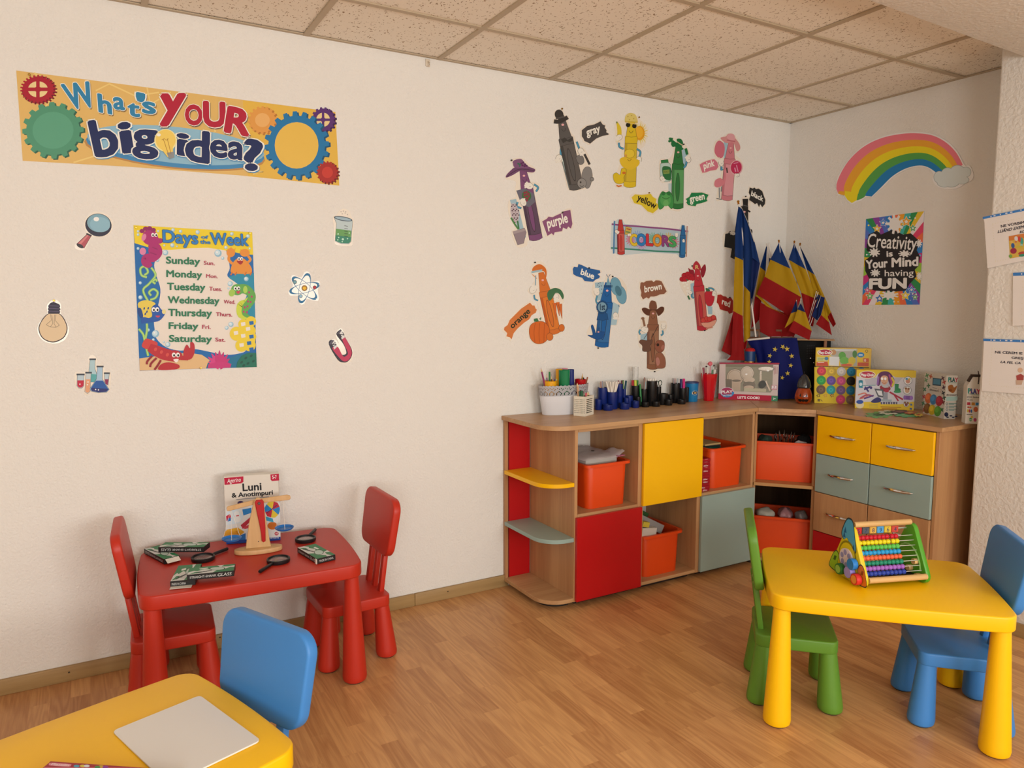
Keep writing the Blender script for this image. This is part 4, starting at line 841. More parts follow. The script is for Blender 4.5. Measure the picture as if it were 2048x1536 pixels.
# COLORS sign
a=A(*F1); a.base([(15,1185),(75,1145),(115,1145),(140,1190),(250,1200),(660,1245),(690,1195),(720,1205),(755,1260),(735,1500),(680,1520),(640,1480),(400,1465),(120,1490),(60,1480),(5,1430)],'#c3cac6')
a.poly([(50,1200),(740,1265),(725,1480),(40,1430)],'#aab9bd')
a.line([(15,1192),(130,1205),(250,1212),(400,1225),(560,1238),(748,1262)],16,'#8a4a78',True); a.line([(8,1420),(150,1430),(300,1440),(450,1452),(640,1458),(735,1470)],15,'#3c8068',True); a.line([(42,1160),(38,1300),(34,1475)],14,'#4878a0',True); a.line([(740,1210),(732,1350),(732,1505)],12,'#b98a78')
for x,y,c in ((200,1340,'#c9788a'),(260,1310,'#8aa0c0'),(330,1350,'#a0789a'),(410,1330,'#7aa890'),(480,1330,'#88a8a0'),(560,1330,'#c8b070'),(610,1370,'#c87a80'),(300,1380,'#b98ab0')):
    a.poly(gearpts(x,y,52,58,13,.4,x),c)
for t,x0,x1,y,h,c in (('C',192,255,1392,102,'#dcb62e'),('O',258,340,1392,104,'#2f78b0'),('L',350,408,1394,104,'#c8323a'),('O',412,492,1398,104,'#d98a2c'),('R',500,566,1400,96,'#8a3f74'),('S',568,628,1404,92,'#4a9a58')):
    a.text(t,(x0,y),(x1,y+4),(x0,y-h),c,.045,INK_D,.02)
crayon(a,(98,1150),(104,1478),66,'#b83a34','#c4564a','#8f2c30',cone=.3,face=False); crayon(a,(700,1205),(690,1508),52,'#2a6494','#2f6d9c','#24527c',oval=False,cone=.3,face=False)
a.out([(150,1215),(205,1230),(195,1300),(140,1290)],'#c9a84a'); a.line([(155,1235),(195,1245)],10,'#a83a34'); a.line([(150,1265),(190,1272)],10,'#3f7a50'); glove(a,62,1265,20,40); glove(a,180,1295,16,0); glove(a,636,1300,18,270); glove(a,703,1350,14,90)
flat(a,'colors_sign','small banner reading COLORS between a red and a blue crayon','poster')
# push pins
BRASS=mat('brass','b08a3c',.25,1); DARKPIN=mat('pin_dark','2a2622',.4)
for u,v,lab,m in ((59,150,'pin at the top left of the big idea banner',BRASS),(1123,218,'pin above the bowler hat of the gray crayon',BRASS),(1277,235,'pin beside the yellow crayon head',BRASS),(1022,321,'pin at the hat of the purple crayon',DARKPIN),(1124,425,'pin on the purple word card',DARKPIN),(1297,386,'pin on the yellow word card',BRASS),(1366,289,'pin beside the green crayon hat',DARKPIN),(1069,525,'pin at the top of the orange crayon',DARKPIN),(1177,536,'pin on the blue word card',DARKPIN),(1224,553,'pin beside the blue party hat',DARKPIN),(1195,696,'pin under the blue crayon',DARKPIN),(1308,743,'pin under the brown crayon',DARKPIN),(1383,532,'pin beside the red western hat',DARKPIN),(1408,661,'pin under the red crayon',DARKPIN),(1458,595,'pin on the red word card',DARKPIN),(1490,393,'pin above the black top hat',DARKPIN),(401,736,'pin at the bottom of the days poster',BRASS),(272,455,'pin at the top left of the days poster',BRASS),(499,466,'pin at the top right of the days poster',BRASS),(108,601,'pin on the light bulb cutout',BRASS)):
    q=ony(u,v,0); o=MB().lathe([(0,0),(.004,0),(.004,.002),(.0025,.0035),(.0042,.0055),(.0036,.0072),(0,.0076)],12,(q.x,-.003,q.z),(0,-1,0)).build('push_pin',m,loc=(q.x,-.003,q.z)); tag(o,lab,'push pin','push pins in the wall')
q=ony(855,126,0); b=MB().use(mat('hook_white','d8cbb8',.5)); b.box((q.x,-.004,q.z),(.022,.008,.034),.003); b.tube([(q.x,-.008,q.z+.005),(q.x,-.02,q.z-.004),(q.x,-.022,q.z-.014),(q.x,-.014,q.z-.019)],.003)
tag(b.build('wall_hook',loc=(q.x,0,q.z)),'small cream hook high on the wall near the ceiling','hook')
# ------------------------------------------------------------------ right wall and pillar
SIDE=((0,0,0),(-1,0,0)); PILP=((PX-.004,0,0),(-1,0,0))
def resample(p,n):
    p=[Vector((*q,0)) for q in p]; d=[0]
    for i in range(1,len(p)): d.append(d[-1]+(p[i]-p[i-1]).length)
    o=[]
    for k in range(n):
        t=d[-1]*k/(n-1); i=1
        while i<len(d)-1 and d[i]<t: i+=1
        f=(t-d[i-1])/(d[i]-d[i-1]); q=p[i-1].lerp(p[i],f); o.append((q.x,q.y))
    return o
INKG=1.4
a=A(1640,240,3.84,SIDE,.004)
Oo=resample(smoothpts([(140,560),(128,505),(160,415),(230,305),(340,205),(480,138),(640,106),(760,103),(870,120),(970,172),(1050,252),(1100,345)],4,False),40)
Oi=resample(smoothpts([(400,588),(470,520),(560,432),(660,374),(760,350),(830,362),(890,400),(940,440)],4,False),40)
a.base([(128,480),(160,400),(232,295),(342,194),(482,127),(640,95),(762,92),(874,110),(976,162),(1058,244),(1112,345),(1150,350),(1172,385),(1182,430),(1165,465),(1115,490),(1070,520),(1000,532),(940,525),(890,500),(866,455),(875,420),(835,372),(760,358),(665,382),(565,440),(480,525),(440,550),(410,590),(360,592),(320,620),(290,628),(250,645),(215,625),(180,572),(140,575)],'#e6ded4',True)
RB=['#cc6a72','#d9902a','#d9b81c','#4a8a40','#1d6a9c']
bd=[[(x0+(x1-x0)*k/5,y0+(y1-y0)*k/5) for (x0,y0),(x1,y1) in zip(Oo,Oi)] for k in range(6)]
for k in range(5): a.poly(bd[k]+bd[k+1][::-1],RB[k])
a.poly([(150,545),(205,552),(190,580),(160,572),(142,566)],'#d9902a'); a.poly([(195,545),(300,560),(288,615),(248,638),(215,615),(192,580)],'#d9b81c'); a.poly([(295,565),(355,572),(345,592),(320,606),(300,614),(284,618)],'#4a8a40')
for rr,c in ((1.0,'#8c938e'),(.92,'#b9bcb6')):
    for x,y,rx,ry in ((920,440,44,48),(985,420,55,55),(1060,400,62,54),(1125,400,40,40),(1010,470,70,48),(1090,460,60,34),(960,480,60,38)): a.ell(x,y,rx*rr,ry*rr,c)
flat(a,'rainbow_cutout','large rainbow cutout with a cloud at one end on the side wall','wall decoration')
a=A(1640,240,3.84,SIDE,.0015)
Q=[(355,760),(802,700),(765,1418),(325,1420)]
a.base(Q,'#2f7c98')
def inq(u,v):   # point inside the poster, u to the right, v down
    x=(1-v)*((1-u)*Q[0][0]+u*Q[1][0])+v*((1-u)*Q[3][0]+u*Q[2][0]); y=(1-v)*((1-u)*Q[0][1]+u*Q[1][1])+v*((1-u)*Q[3][1]+u*Q[2][1]); return (x,y)
def edge(t):
    t%=4; k=int(t); f=t-k; return [(f,0),(1,f),(1-f,1),(0,1-f)][k]
rc=['#2b7a44','#88aa3a','#d98a24','#2a6ea8','#c23a5a','#7a3a86','#c8a42a','#3a9a92','#b02f6a','#d2603a','#4a62a8','#d8c0c8']
for k in range(36):
    e0,e1=edge(k*4/36),edge((k+1)*4/36); 
    pts=[inq(.5,.5),inq(*e0)]
    if int(k*4/36)!=int(((k+1)*4/36)-1e-9): pts.append(inq(*edge(int((k+1)*4/36))))
    pts.append(inq(*e1)); a.poly(pts,rc[(k*5+k//4)%len(rc)])
R_=random.Random(3)
for k in range(70):
    u,v=R_.uniform(.03,.97),R_.uniform(.02,.98)
    if .18<u<.82 and .24<v<.82: continue
    x,y=inq(u,v); r=R_.uniform(3,9); a.ell(x,y,r,r,R_.choice(['#e6ddd6','#e6ddd6','#d8c24a','#5aa0c0','#c85a86']),n=8)
for u,v,r,c in ((.30,.07,30,'#2c6fae'),(.70,.09,40,'#d98f2a'),(.82,.17,28,'#3f8f55'),(.20,.13,32,'#d9a12a'),(.13,.90,30,'#5a9a48'),(.08,.83,24,'#b8337a'),(.85,.84,30,'#2e76b4'),(.75,.90,36,'#d8b42c'),(.92,.92,24,'#3f8f55'),(.3,.93,34,'#2a5fa0')):
    x,y=inq(u,v); a.poly(starpts(x,y,r*1.15,5,.5),'#e8dfd2'); a.poly(starpts(x,y,r,5,.5),c); a.poly(starpts(x,y,r*.45,5,.5),'#e8dfd2')
a.poly([(360,960),(375,880),(440,850),(470,880),(560,840),(640,880),(700,870),(765,930),(745,1000),(770,1050),(760,1120),(730,1150),(745,1200),(690,1260),(660,1310),(560,1320),(420,1310),(375,1290),(385,1230),(350,1160),(345,1080),(400,1040),(360,1000)],'#211d1e')
for p in ([(520,780),(545,745),(570,770),(600,740),(640,760),(620,810),(590,830),(600,860),(545,880),(540,820)],[(380,1000),(420,985),(460,1010),(440,1050),(400,1040)],[(610,1010),(660,1000),(700,1050),(640,1050)],[(390,1160),(430,1145),(460,1170),(450,1200),(405,1195)],[(470,1330),(560,1310),(600,1340),(560,1375),(490,1370)],[(740,930),(775,920),(782,980),(755,960)],[(750,1180),(785,1170),(778,1230),(745,1215)]):
    a.poly(gearpts(sum(q[0] for q in p)/len(p),sum(q[1] for q in p)/len(p),(max(q[0] for q in p)-min(q[0] for q in p))*.55,(max(q[1] for q in p)-min(q[1] for q in p))*.55,9,.35),'#ded3ca')
WT_='#e6dcd2'
a.text('Creativity',(372,975),(752,1000),(366,872),WT_,.012,'#211d1e',.03,shear=.3); a.text('is',(516,1050),(560,1045),(514,1008),WT_,.03); a.text('Your',(360,1142),(522,1128),(356,1080),WT_,.04,'#211d1e',.03); a.text('Mind',(556,1128),(755,1118),(556,1062),WT_,.04,'#211d1e',.03)
a.text('having',(500,1200),(722,1196),(500,1152),WT_,.008); a.text('FUN',(385,1296),(662,1290),(387,1222),WT_,.05,'#211d1e',.03)
flat(a,'creativity_poster','colourful poster reading Creativity is Your Mind having FUN','poster')
INKG=1.0
# sheets in plastic sleeves on the pillar
SLEEVE=mat('sleeve_paper','e4ddd8',.25,coat=.3); BLU='#3f78b4'; TX='#33303c'
a=A(1940,380,8.537,PILP,.003)
a.base([(225,462),(1900,115),(1990,985),(305,1335),(250,545)],SLEEVE); a.poly([(222,462),(1900,118),(1902,160),(225,500)],BLU)
for x,y,w in ((365,455,20),(425,440,34),(525,418,18),(628,398,36),(712,380,40),(876,343,24)): a.line([(x-w/2,y+w*.1),(x+w/2,y-w*.1)],18,'#ded8d6')
for k in range(12): a.ell(395+k*45,580-k*9.4,7,7,'#d8cba8',n=6)
for k in range(14): a.ell(395+k*3.4,600+k*46,7,7,'#d8cba8',n=6)
for k in range(6): a.ell(440+k*44,1222-k*8,7,7,'#d8cba8',n=6)
a.text('NE VORBIM',(538,642),(935,572),(532,600),TX,.03); a.text('LUÂND EXEM',(480,738),(930,650),(484,690),TX,.03,shear=.25); a.text('RO',(858,742),(940,726),(856,700),TX,.03,shear=.25)
a.poly([(668,790),(1150,700),(1180,1080),(690,1172)],'#d2a848'); a.poly([(668,790),(1150,700),(1155,780),(674,870)],'#cf7a3a')
for x,y,rx,ry,c in ((750,1040,55,50,'#9c2f44'),(740,950,30,45,'#3a5a8c'),(795,830,30,40,'#d8cfc8'),(720,890,22,22,'#dbae5a'),(790,885,20,20,'#c8784a'),(890,870,30,60,'#4a9a86'),(885,950,26,30,'#8fb8a8'),(850,840,26,50,'#c8483a'),(900,1080,70,30,'#b04a3a'),(900,1115,60,22,'#3f8a6a'),(700,1130,30,30,'#7aa04a'),(850,970,60,20,'#c8b040'),(980,900,40,80,'#b85a3a')): a.ell(x,y,rx,ry,c,-8)
flat(a,'sleeve_sheet','tilted sheet with a colourful picture in a blue-edged sleeve, topmost on the pillar','sheet','sheets on the pillar')
a=A(1900,380,3.49,PILP,.0045)
a.base([(443,578),(900,560),(890,935),(440,948)],SLEEVE); a.poly([(443,578),(900,560),(900,583),(444,600)],BLU); a.ell(504,586,5,5,'#ded8d6')
for k in range(8): a.ell(512-k*1.4,640+k*38,3,4,'#d8cba8',n=6)
flat(a,'sleeve_sheet','blank-looking sheet in a blue-edged sleeve, middle one on the pillar','sheet','sheets on the pillar')
a=A(1940,660,10.97,PILP,.006)
a.base([(305,190),(2400,258),(2300,1490),(270,1335),(322,262)],SLEEVE); a.poly([(304,188),(2400,256),(2398,312),(305,242)],BLU)
for x,w in ((478,26),(550,50),(682,22),(812,46),(920,50),(1132,26)): a.line([(x-w/2,221+(x-478)*.027),(x+w/2,221+(x-478)*.027)],24,'#ded8d6')
for k in range(14): a.ell(500+k*55,405+k*1.8,8,8,'#d8cba8',n=6); a.ell(500-k*4,430+k*58,8,8,'#d8cba8',n=6); a.ell(490+k*54,1218+k*4,8,8,'#d8cba8',n=6)
a.text('NE CEREM IE',(568,510),(1165,536),(570,460),TX,.03); a.text('GREȘ',(932,628),(1190,646),(932,582),TX,.03); a.text('LA FEL CA',(685,722),(1125,748),(688,676),TX,.03,shear=.25)
# a plain child figure stands in for the picture on this sheet
a.ell(1120,880,55,55,'#d9b090'); a.poly([(1030,1000),(1130,960),(1200,1000),(1190,1100),(1040,1100)],'#a84a44'); a.poly([(1020,1100),(1180,1100),(1150,1200),(1030,1200)],'#c8a48a')
flat(a,'sleeve_sheet','sheet with a small figure in a blue-edged sleeve, lowest on the pillar','sheet','sheets on the pillar')
# ------------------------------------------------------------------ on the red table
TZ=.489; BLK=mat('black_plastic','17171a',.4); PINEW=wood('pine_wood','d9b180','c39862','z',.5,.8)
NF=(260,920,4.452)
def npx(x,y): return NF[0]+x/NF[2],NF[1]+y/NF[2]
def nz(x,y,z=TZ): return onz(*npx(x,y),z)
# picture box standing at the wall
def upright_box(fr,bl,br,z,topv,depth,cardm,lean=0):
    """box on z; returns Art on its front plane with the box already in it"""
    u0=(fr[0]+bl[0]/fr[2],fr[1]+bl[1]/fr[2]); u1=(fr[0]+br[0]/fr[2],fr[1]+br[1]/fr[2])
    p=onz(*u0,z); q=onz(*u1,z); U=(q-p); L=U.length; U.normalize(); N=Vector((U.y,-U.x,0))
    if (EYE-p).dot(N)<0: N=-N
    H=zat(p.x,p.y,fr[1]+topv/fr[2])-z
    a=Art(p,N,fr,base=.0003); a.use(cardm); a.at(T((p+q)/2)@Matrix(((U.x,N.x,0,0),(U.y,N.y,0,0),(0,0,1,0),(0,0,0,1)))).box((0,-depth/2,H/2),(L,depth,H),.0015,1); a.at(Matrix()); a.k=1
    a.geo=(p,q,U,N,L,H); return a
card=mat('card_white','dcd6cc',.4)
a=upright_box(NF,(858,752),(1340,712),TZ,150,.045,card)
a.poly([(838,160),(1010,145),(1010,195),(990,208),(842,222)],'#b81c3c'); a.text('Agerino',(866,206),(988,192),(864,168),'#efe6de',.0,shear=.2)
a.poly([(1250,128),(1326,122),(1328,182),(1265,188),(1252,175)],'#b81c3c'); a.text('5-7',(1268,168),(1306,164),(1266,140),'#efe6de',.02)
a.text('Luni',(1006,276),(1170,266),(1002,212),'#1c1b1e',.028); a.text('& Anotimpuri',(908,334),(1272,306),(906,296),'#1c1b1e',.032)
a.line([(945,352),(1236,328)],6,'#8a8a8c')
a.poly([(850,420),(1336,378),(1340,690),(858,735)],'#d9d4cc')
for p,c in (([(860,470),(900,440),(960,440),(1010,500),(980,560),(860,580)],'#cfd8da'),([(855,500),(890,480),(905,520),(860,545)],'#c2243c'),([(870,520),(900,510),(900,540),(865,550)],'#2a6ab0'),([(1000,440),(1080,425),(1080,470),(1010,495)],'#2a7ab8'),([(985,580),(1075,505),(1080,540),(1005,615)],'#b02a3a'),([(1010,600),(1140,530),(1170,580),(1020,615)],'#c03a46'),([(860,620),(960,600),(1020,640),(960,690),(862,700)],'#dca22c'),([(870,640),(950,630),(960,660),(880,685)],'#c87a24'),([(960,680),(1030,650),(1030,720),(970,745)],'#2f6fb0'),([(1060,650),(1090,640),(1120,690),(1080,700)],'#6aa043'),([(1140,620),(1180,640),(1170,680),(1130,660)],'#c23a46')): a.poly(p,c)
a.ell(985,385,28,22,'#4a3a62'); a.ell(950,480,24,26,'#e6e2da'); a.ell(955,525,30,32,'#e6e2da'); a.line([(945,498),(970,494)],8,'#c2243c'); a.ell(895,660,60,40,'#e0a030'); a.ell(1268,585,44,34,'#d0742c')
for k in range(6):
    t0,t1=rad(60*k-20),rad(60*k+40); a.poly([(1268,440),(1268+68*math.cos(t0),440+72*math.sin(t0)),(1268+72*math.cos((t0+t1)/2),440+78*math.sin((t0+t1)/2)),(1268+68*math.cos(t1),440+72*math.sin(t1))],['#2f7fb8','#d8b838','#b82a3c'][k%3])
a.line([(1220,470),(1310,400)],6,'#1c3a6a'); a.poly([(1200,500),(1270,520),(1280,555),(1215,540)],'#3a9aba'); a.ell(1305,655,18,16,'#b82a3c'); a.text('AS',(1294,662),(1316,660),(1294,648),'#efe6de',.02)
a.poly([(858,722),(1340,682),(1340,712),(858,750)],'#1e3f86'); a.text('învățământ',(1180,704),(1326,696),(1180,690),'#d8dcea',.0)
tag(a.done('game_box'),'white Luni & Anotimpuri game box leaning by the wall behind the balance scale','box')
# wooden balance scale
c=nz(1145,815); ang=rad(-9); U=Vector((math.cos(ang),math.sin(ang),0)); Nn=Vector((U.y,-U.x,0))
def sp(x,y,d=0): return hit(*npx(x,y),c,Nn)+Nn*d
t=thing('balance_scale','wooden toy balance scale with a red pointer and blue pans on the red table','toy',c)
Mx=T(0,0,0)@RZ(ang)
def S_(b): b.bm.transform(T(-c)); return b
b=MB(); b.at(T(c)@Mx).prism([(x*.093,y*.040) for x,y in ellpts(0,0,1,1,0,40)],.0,.018,.002,2)
b.use(mat('pine_hole','b08a5a',.6))
for k in range(6):
    b.lathe([(0,.0183),(.008,.0183)],14,(-.07+.028*k,-.012 if k not in (2,3) else -.027,0)) 
b.mats=[PINEW,MATS['pine_hole']]; S_(b); b.build('scale_base',None,t)
def slab2(name,pts,d0,d1,m,bev=.002):   # outline in the scale's plane, extruded along its normal
    P=[sp(x,y) for x,y in pts]; o=P[0]; b=MB(); q=[((p-o).dot(U),(p-o).z) for p in P]
    Mt=Matrix(((U.x,0,Nn.x,o.x),(U.y,0,Nn.y,o.y),(0,1,Nn.z,o.z),(0,0,0,1))); b.at(Mt).prism(q,d0,d1,bev,1); S_(b); return b.build(name,m,t)
slab2('upright',[(1030,788),(1258,768),(1245,720),(1190,400),(1172,350),(1150,335),(1125,337),(1108,355),(1085,440),(1060,560),(1040,700)],-.006,.006,PINEW)
slab2('beam',[(858,432),(870,420),(1100,362),(1190,345),(1400,315),(1428,322),(1432,345),(1420,360),(1195,385),(1105,402),(880,460),(862,455)],-.016,-.006,PINEW)
o=slab2('pointer',[(1110,372),(1122,352),(1175,346),(1190,362),(1205,600),(1206,715),(1188,726),(1172,715),(1165,640),(1150,560),(1128,460)],.007,.013,plastic('red_paint','b3161c',.35)); o['label']='red pointer'
b=MB(); p=sp(1148,380,.013); b.lathe([(0,0),(.006,0),(.005,.004),(0,.005)],14,p,Nn); q=sp(1143,722,.0062); b.lathe([(0,0),(.0022,0),(.0022,.001),(0,.001)],10,q,Nn); S_(b); b.build('screw',mat('screw_dark','5a4a40',.4),t)
PANB=mat('blue_pan_plastic','1f6fbe',.3)
for (px_,py_,hx,hy) in ((905,708,898,448),(1376,612,1362,350)):
    p=sp(px_,py_,-.012); hook=sp(hx,hy,-.012); b=MB()
    b.lathe([(0,0),(.030,0),(.037,.006),(.0385,.010),(.036,.010),(.029,.003),(0,.003)],32,p-Vector((0,0,.006))); S_(b); pan=b.build('pan',PANB,t); pan['label']='blue pan'
    b=MB()
    for k in range(3):
        aa=ang+rad(120*k+30); b.tube([hook,p+Vector((.036*math.cos(aa),.036*math.sin(aa),.004))],.0008,5)
    S_(b); b.build('strings',mat('white_string','e8e0d4',.8),pan)
# magnifying glasses
LENS=mat('lens_glass',(.95,.88,.88),.03,trans=.85,ior=1.3)
def magnifier(cx,cy,ex,ey,r,label):
    p=nz(cx,cy); e=nz(ex,ey); d=(e-p); L=d.length; a_=math.atan2(d.y,d.x); t=thing('magnifying_glass',label,'magnifying glass',p,a_,'magnifying glasses on the red table')
    MB().lathe([(r-.0055,.001),(r,.0),(r+.0015,.004),(r+.0015,.013),(r-.001,.015),(r-.005,.014),(r-.0055,.001)],40).build('rim',BLK,t)
    MB().lathe([(0,.006),(r*.5,.0062),(r-.005,.007),(r-.005,.0085),(r*.5,.0105),(0,.011)],32).build('lens',LENS,t)
    MB().lathe([(0,0),(.0045,0),(.0045,.008),(.0062,.012),(.0065,.05),(.0068,L-r-.004),(.005,L-r),(0,L-r)],14,(r,0,.0075),(1,0,0)).build('handle',BLK,t)
magnifier(652,888,870,805,.043,'magnifying glass with its handle toward the scale, beside the stacked boxes')
magnifier(1322,905,1153,1012,.043,'magnifying glass lying in front of the balance scale base')
magnifier(1563,718,1652,632,.042,'magnifying glass behind the single glass box')
# glass boxes
GB='cardboard glass boxes'; BXD=mat('glass_box_black','1b1b1c',.45); BXW=mat('glass_box_white','d8d2c8',.5)
def glassbox(bl,br,tl,z0,h,label,front='STRAIGHT-SHANK',front2='GLASS',flip=False,side=None,flap=None,Ls=None,Wd=None):
    z=z0+h; p=nz(*bl,z); q=nz(*br,z); r=nz(*tl,z); U=(q-p); L=Ls or U.length; U.normalize(); V=Vector((-U.y,U.x,0)); Wn=Wd or (r-p).dot(V)
    if Wn<0: V=-V; Wn=-Wn
    b=MB(); M4=Matrix(((U.x,V.x,0,p.x),(U.y,V.y,0,p.y),(0,0,1,z0),(0,0,0,1))); b.at(M4)
    b.use(BXD).box((L/2,Wn/2,h/2),(L,Wn,h),.0008,1); b.use(BXW)
    def fp(pts,c,k,plane='top'):
        b.use(c); vs=[]
        for x,y in pts:
            if plane=='top': v=(x*L,y*Wn,h+.0002+k*.00004)
            elif plane=='front': v=(x*L,-.0003-k*.00004,y*h)
            else: v=(L+.0003+k*.00004,x*Wn,y*h)
            vs.append(b.bm.verts.new(M4@Vector(v)))
        try: b.bm.faces.new(vs).material_index=b.mi
        except ValueError: pass
    W_=ink('#d4d0c6'); Gr=ink('#2f7a48'); Gd=ink('#1f4a30'); K=ink('#242222')
    fp([(.01,.01),(.99,.01),(.99,.99),(.01,.99)],W_,0)
    fp([(.01,.35),(.12,.5),(.2,.42),(.34,.6),(.5,.5),(.62,.62),(.66,.8),(.6,.99),(.01,.99)],Gr,1); fp([(.55,.01),(.99,.01),(.99,.55),(.9,.6),(.8,.4),(.72,.5),(.62,.3)],Gr,2); fp([(.7,.75),(.85,.7),(.99,.8),(.99,.99),(.75,.99)],Gr,3); fp([(.05,.05),(.2,.1),(.3,.3),(.15,.3)],Gr,4)
    fp([(x,y) for x,y in ellpts(.62,.52,.16,.27,20,20)],K,5); fp(ellpts(.62,.52,.14,.235,20,20),ink('#b9c8b8'),6); fp([(.50,.40),(.53,.33),(.2,.08),(.17,.15)],K,7); fp([(.25,.62),(.42,.66),(.4,.78),(.22,.74)],ink('#e4e0d6'),8)
    def tx(t,x0,x1,y0,y1,c,k,plane,fl=False,sh=0):
        if not t: return
        v,f=glyphs(t,0.,sh); a0,a1=tbox(t,sh); b.use(c); vs=[]
        for X,Y in v:
            xx=x0+(x1-x0)*(X-a0)/(a1-a0); yy=y0+(y1-y0)*Y/CAP
            if fl: xx,yy=(x0+x1)-xx,(y0+y1)-yy
            if plane=='top': w=(xx*L,yy*Wn,h+.0002+k*.00004)
            elif plane=='front': w=(xx*L,-.0003-k*.00004,yy*h)
            else: w=(L+.0003+k*.00004,xx*Wn,yy*h)
            vs.append(b.bm.verts.new(M4@Vector(w)))
        for ff in f:
            try: b.bm.faces.new([vs[i] for i in ff]).material_index=b.mi
            except ValueError: pass
    if front:
        if flip: tx(front,.30,.94,.28,.68,W_,2,'front',True); tx(front2,.06,.28,.24,.76,W_,2,'front',True,.2)
        else: tx(front,.06,.62,.28,.68,W_,2,'front'); tx(front2,.65,.95,.24,.76,W_,2,'front',False,.2)
    if side: tx(side,.12,.88,.3,.7,W_,2,'right')
    tx('GLASS',.22,.42,.16,.30,K,9,'top',True,.2)
    if flap=='front': b.use(BXW).box((L*.45,-.014,.002),(L*.86,.026,.0012),.0003,1)
    if flap=='right': b.use(BXW).at(M4@T(L,Wn/2,h*.92)@RY(rad(28))).box((.012,0,0),(.024,Wn*.86,.0012),.0003,1); b.at(M4)
    if flap=='corner': b.use(BXW).box((L-.004,-.002,h/2),(.012,.004,h*.95),.0005,1)
    o=b.build('glass_box',loc=(p+q)/2-Vector((0,0,h)),smooth=False); return tag(o,label,'box',GB)
BH=.021
glassbox((357,1082),(580,1062),(376,945),TZ,BH,'glass box with its white end flap open, lowest under the nearest stack','MADE IN CHINA','',flap='front')
glassbox((505,1024),(925,984),(465,968),TZ+BH+.0006,BH,'glass box reading STRAIGHT-SHANK GLASS on top of the open-flap box')
glassbox((125,790),(303,884),(268,762),TZ,BH,'glass box half covered at the far left of the red table',flap='right',flip=True)
glassbox((250,776),(655,776),(268,732),TZ+BH+.0006,BH,'glass box with upside-down lettering on top of the far stack',flip=True)
glassbox((1490,780),(1664,882),(1640,738),TZ,BH,'single green and black glass box beside the empty red chair',side='MADE IN CHINA',flap='corner')
# ------------------------------------------------------------------ on the yellow table nearest the photographer
P1,P2,P3=onz(225,1465,TZ),onz(400,1393,TZ),onz(522,1483,TZ); U=(P3-P2); L=U.length; U.normalize(); V=Vector((U.y,-U.x,0)); 
if (P1-P2).dot(V)<0: V=-V
Wd=(P1-P2).dot(V); cc=P2+U*L/2+V*Wd/2
b=MB().at(Matrix(((U.x,-V.x,0,cc.x),(U.y,-V.y,0,cc.y),(0,0,1,TZ),(0,0,0,1)))).prism(rrect(L,Wd,.012,5),.0,.004,.0006,1)
tag(b.build('drawing_board',mat('whiteboard_white','e3e0dc',.35),loc=(cc.x,cc.y,TZ)),'blank white board with rounded corners lying on the yellow table','board')
H_=.022; p=onz(101,1522,TZ+H_); q=onz(275,1534,TZ+H_); U=(q-p).normalized(); V=Vector((U.y,-U.x,0))
if (EYE-p).dot(V)<0: V=-V
a=Art((0,0,TZ+H_),(0,0,1),(0,1480,6.827),base=.0002)
a.use(mat('crimson_box','9c1428',.4)).at(Matrix(((U.x,-V.x,0,p.x),(U.y,-V.y,0,p.y),(0,0,1,TZ),(0,0,0,1)))).box((.15,-.10,H_/2),(.30,.20,H_),.001,1); a.at(Matrix()); a.k=1
a.poly(smoothpts([(668,335),(700,312),(950,330),(970,345),(930,366),(690,350)]),'#d98a94'); a.text('Plastilin',(690,344),(940,360),(705,316),'#f0dcd8',.01,shear=.3)
a.poly([(610,372),(1900,382),(1870,520),(420,500)],'#c8707a')
for x,y,c in ((1045,358,'#4a9ab0'),(1130,356,'#d8c24a'),(1185,356,'#d8d8d8'),(1380,365,'#c8a03a'),(1330,372,'#4a8a4a'),(1440,372,'#8a3a90')): a.ell(x,y,40,18,c)
tag(a.done('craft_box'),'flat crimson craft box at the near edge of the yellow table with the white board','box')
# ------------------------------------------------------------------ triangular bead abacus
OF=(1620,1010,7.314)
def ox(x,y,z): return onz(OF[0]+x/OF[2],OF[1]+y/OF[2],z)
n0=ox(836,1262,TZ); n1=ox(1812,1190,TZ); f0=ox(235,930,TZ)
D=(n1-n0); DL=D.length; D.normalize(); E=Vector((-D.y,D.x,0)); 
if (f0-n0).dot(E)<0: E=-E
EL=(f0-n0).dot(E); mid=n0+E*EL/2; AH=zat(mid.x,mid.y,OF[1]+185/OF[2])-TZ
ab=thing('bead_abacus','wooden triangular abacus with rows of coloured beads on the yellow table','toy',n0,math.atan2(D.y,D.x))
# local frame: x along D, y along E, z up
def tri(r=.026,n=7):
    V=[(0,0),(EL,0),(EL/2,AH)]; cx,cy=EL/2,AH*.36; o=[]
    C_=[]
    for i in range(3):
        p=Vector(V[i]); a_=(Vector(V[i-1])-p).normalized(); b_=(Vector(V[(i+1)%3])-p).normalized(); bis=(a_+b_).normalized(); s=r/math.sin(math.acos(max(-1,min(1,a_.dot(b_))))/2); C_.append((p+bis*s,bis))
    for c_,bis in C_:
        a0=math.atan2(-bis.y,-bis.x)
        for k in range(n): 
            t=a0+rad(-60+120*k/(n-1)); o.append((c_.x+r*math.cos(t),c_.y+r*math.sin(t)))
    return o
TR=tri(); P_=Matrix(((0,0,1,0),(1,0,0,0),(0,1,0,0),(0,0,0,1)))   # (y,z) outline, extruded along x
YLP=plastic('abacus_yellow','d8c21e',.35); GRP=plastic('abacus_green','4f9a22',.35)
def decal(b,pts,c,k,x=0.0,sgn=-1):
    b.use(c); vs=[b.bm.verts.new((x+sgn*(.0003+k*.0001),y,z)) for y,z in pts]; b.bm.faces.new(vs).material_index=b.mi
b=MB().use(YLP).at(P_).prism(TR,0,.018,.003,2); b.at(Matrix())
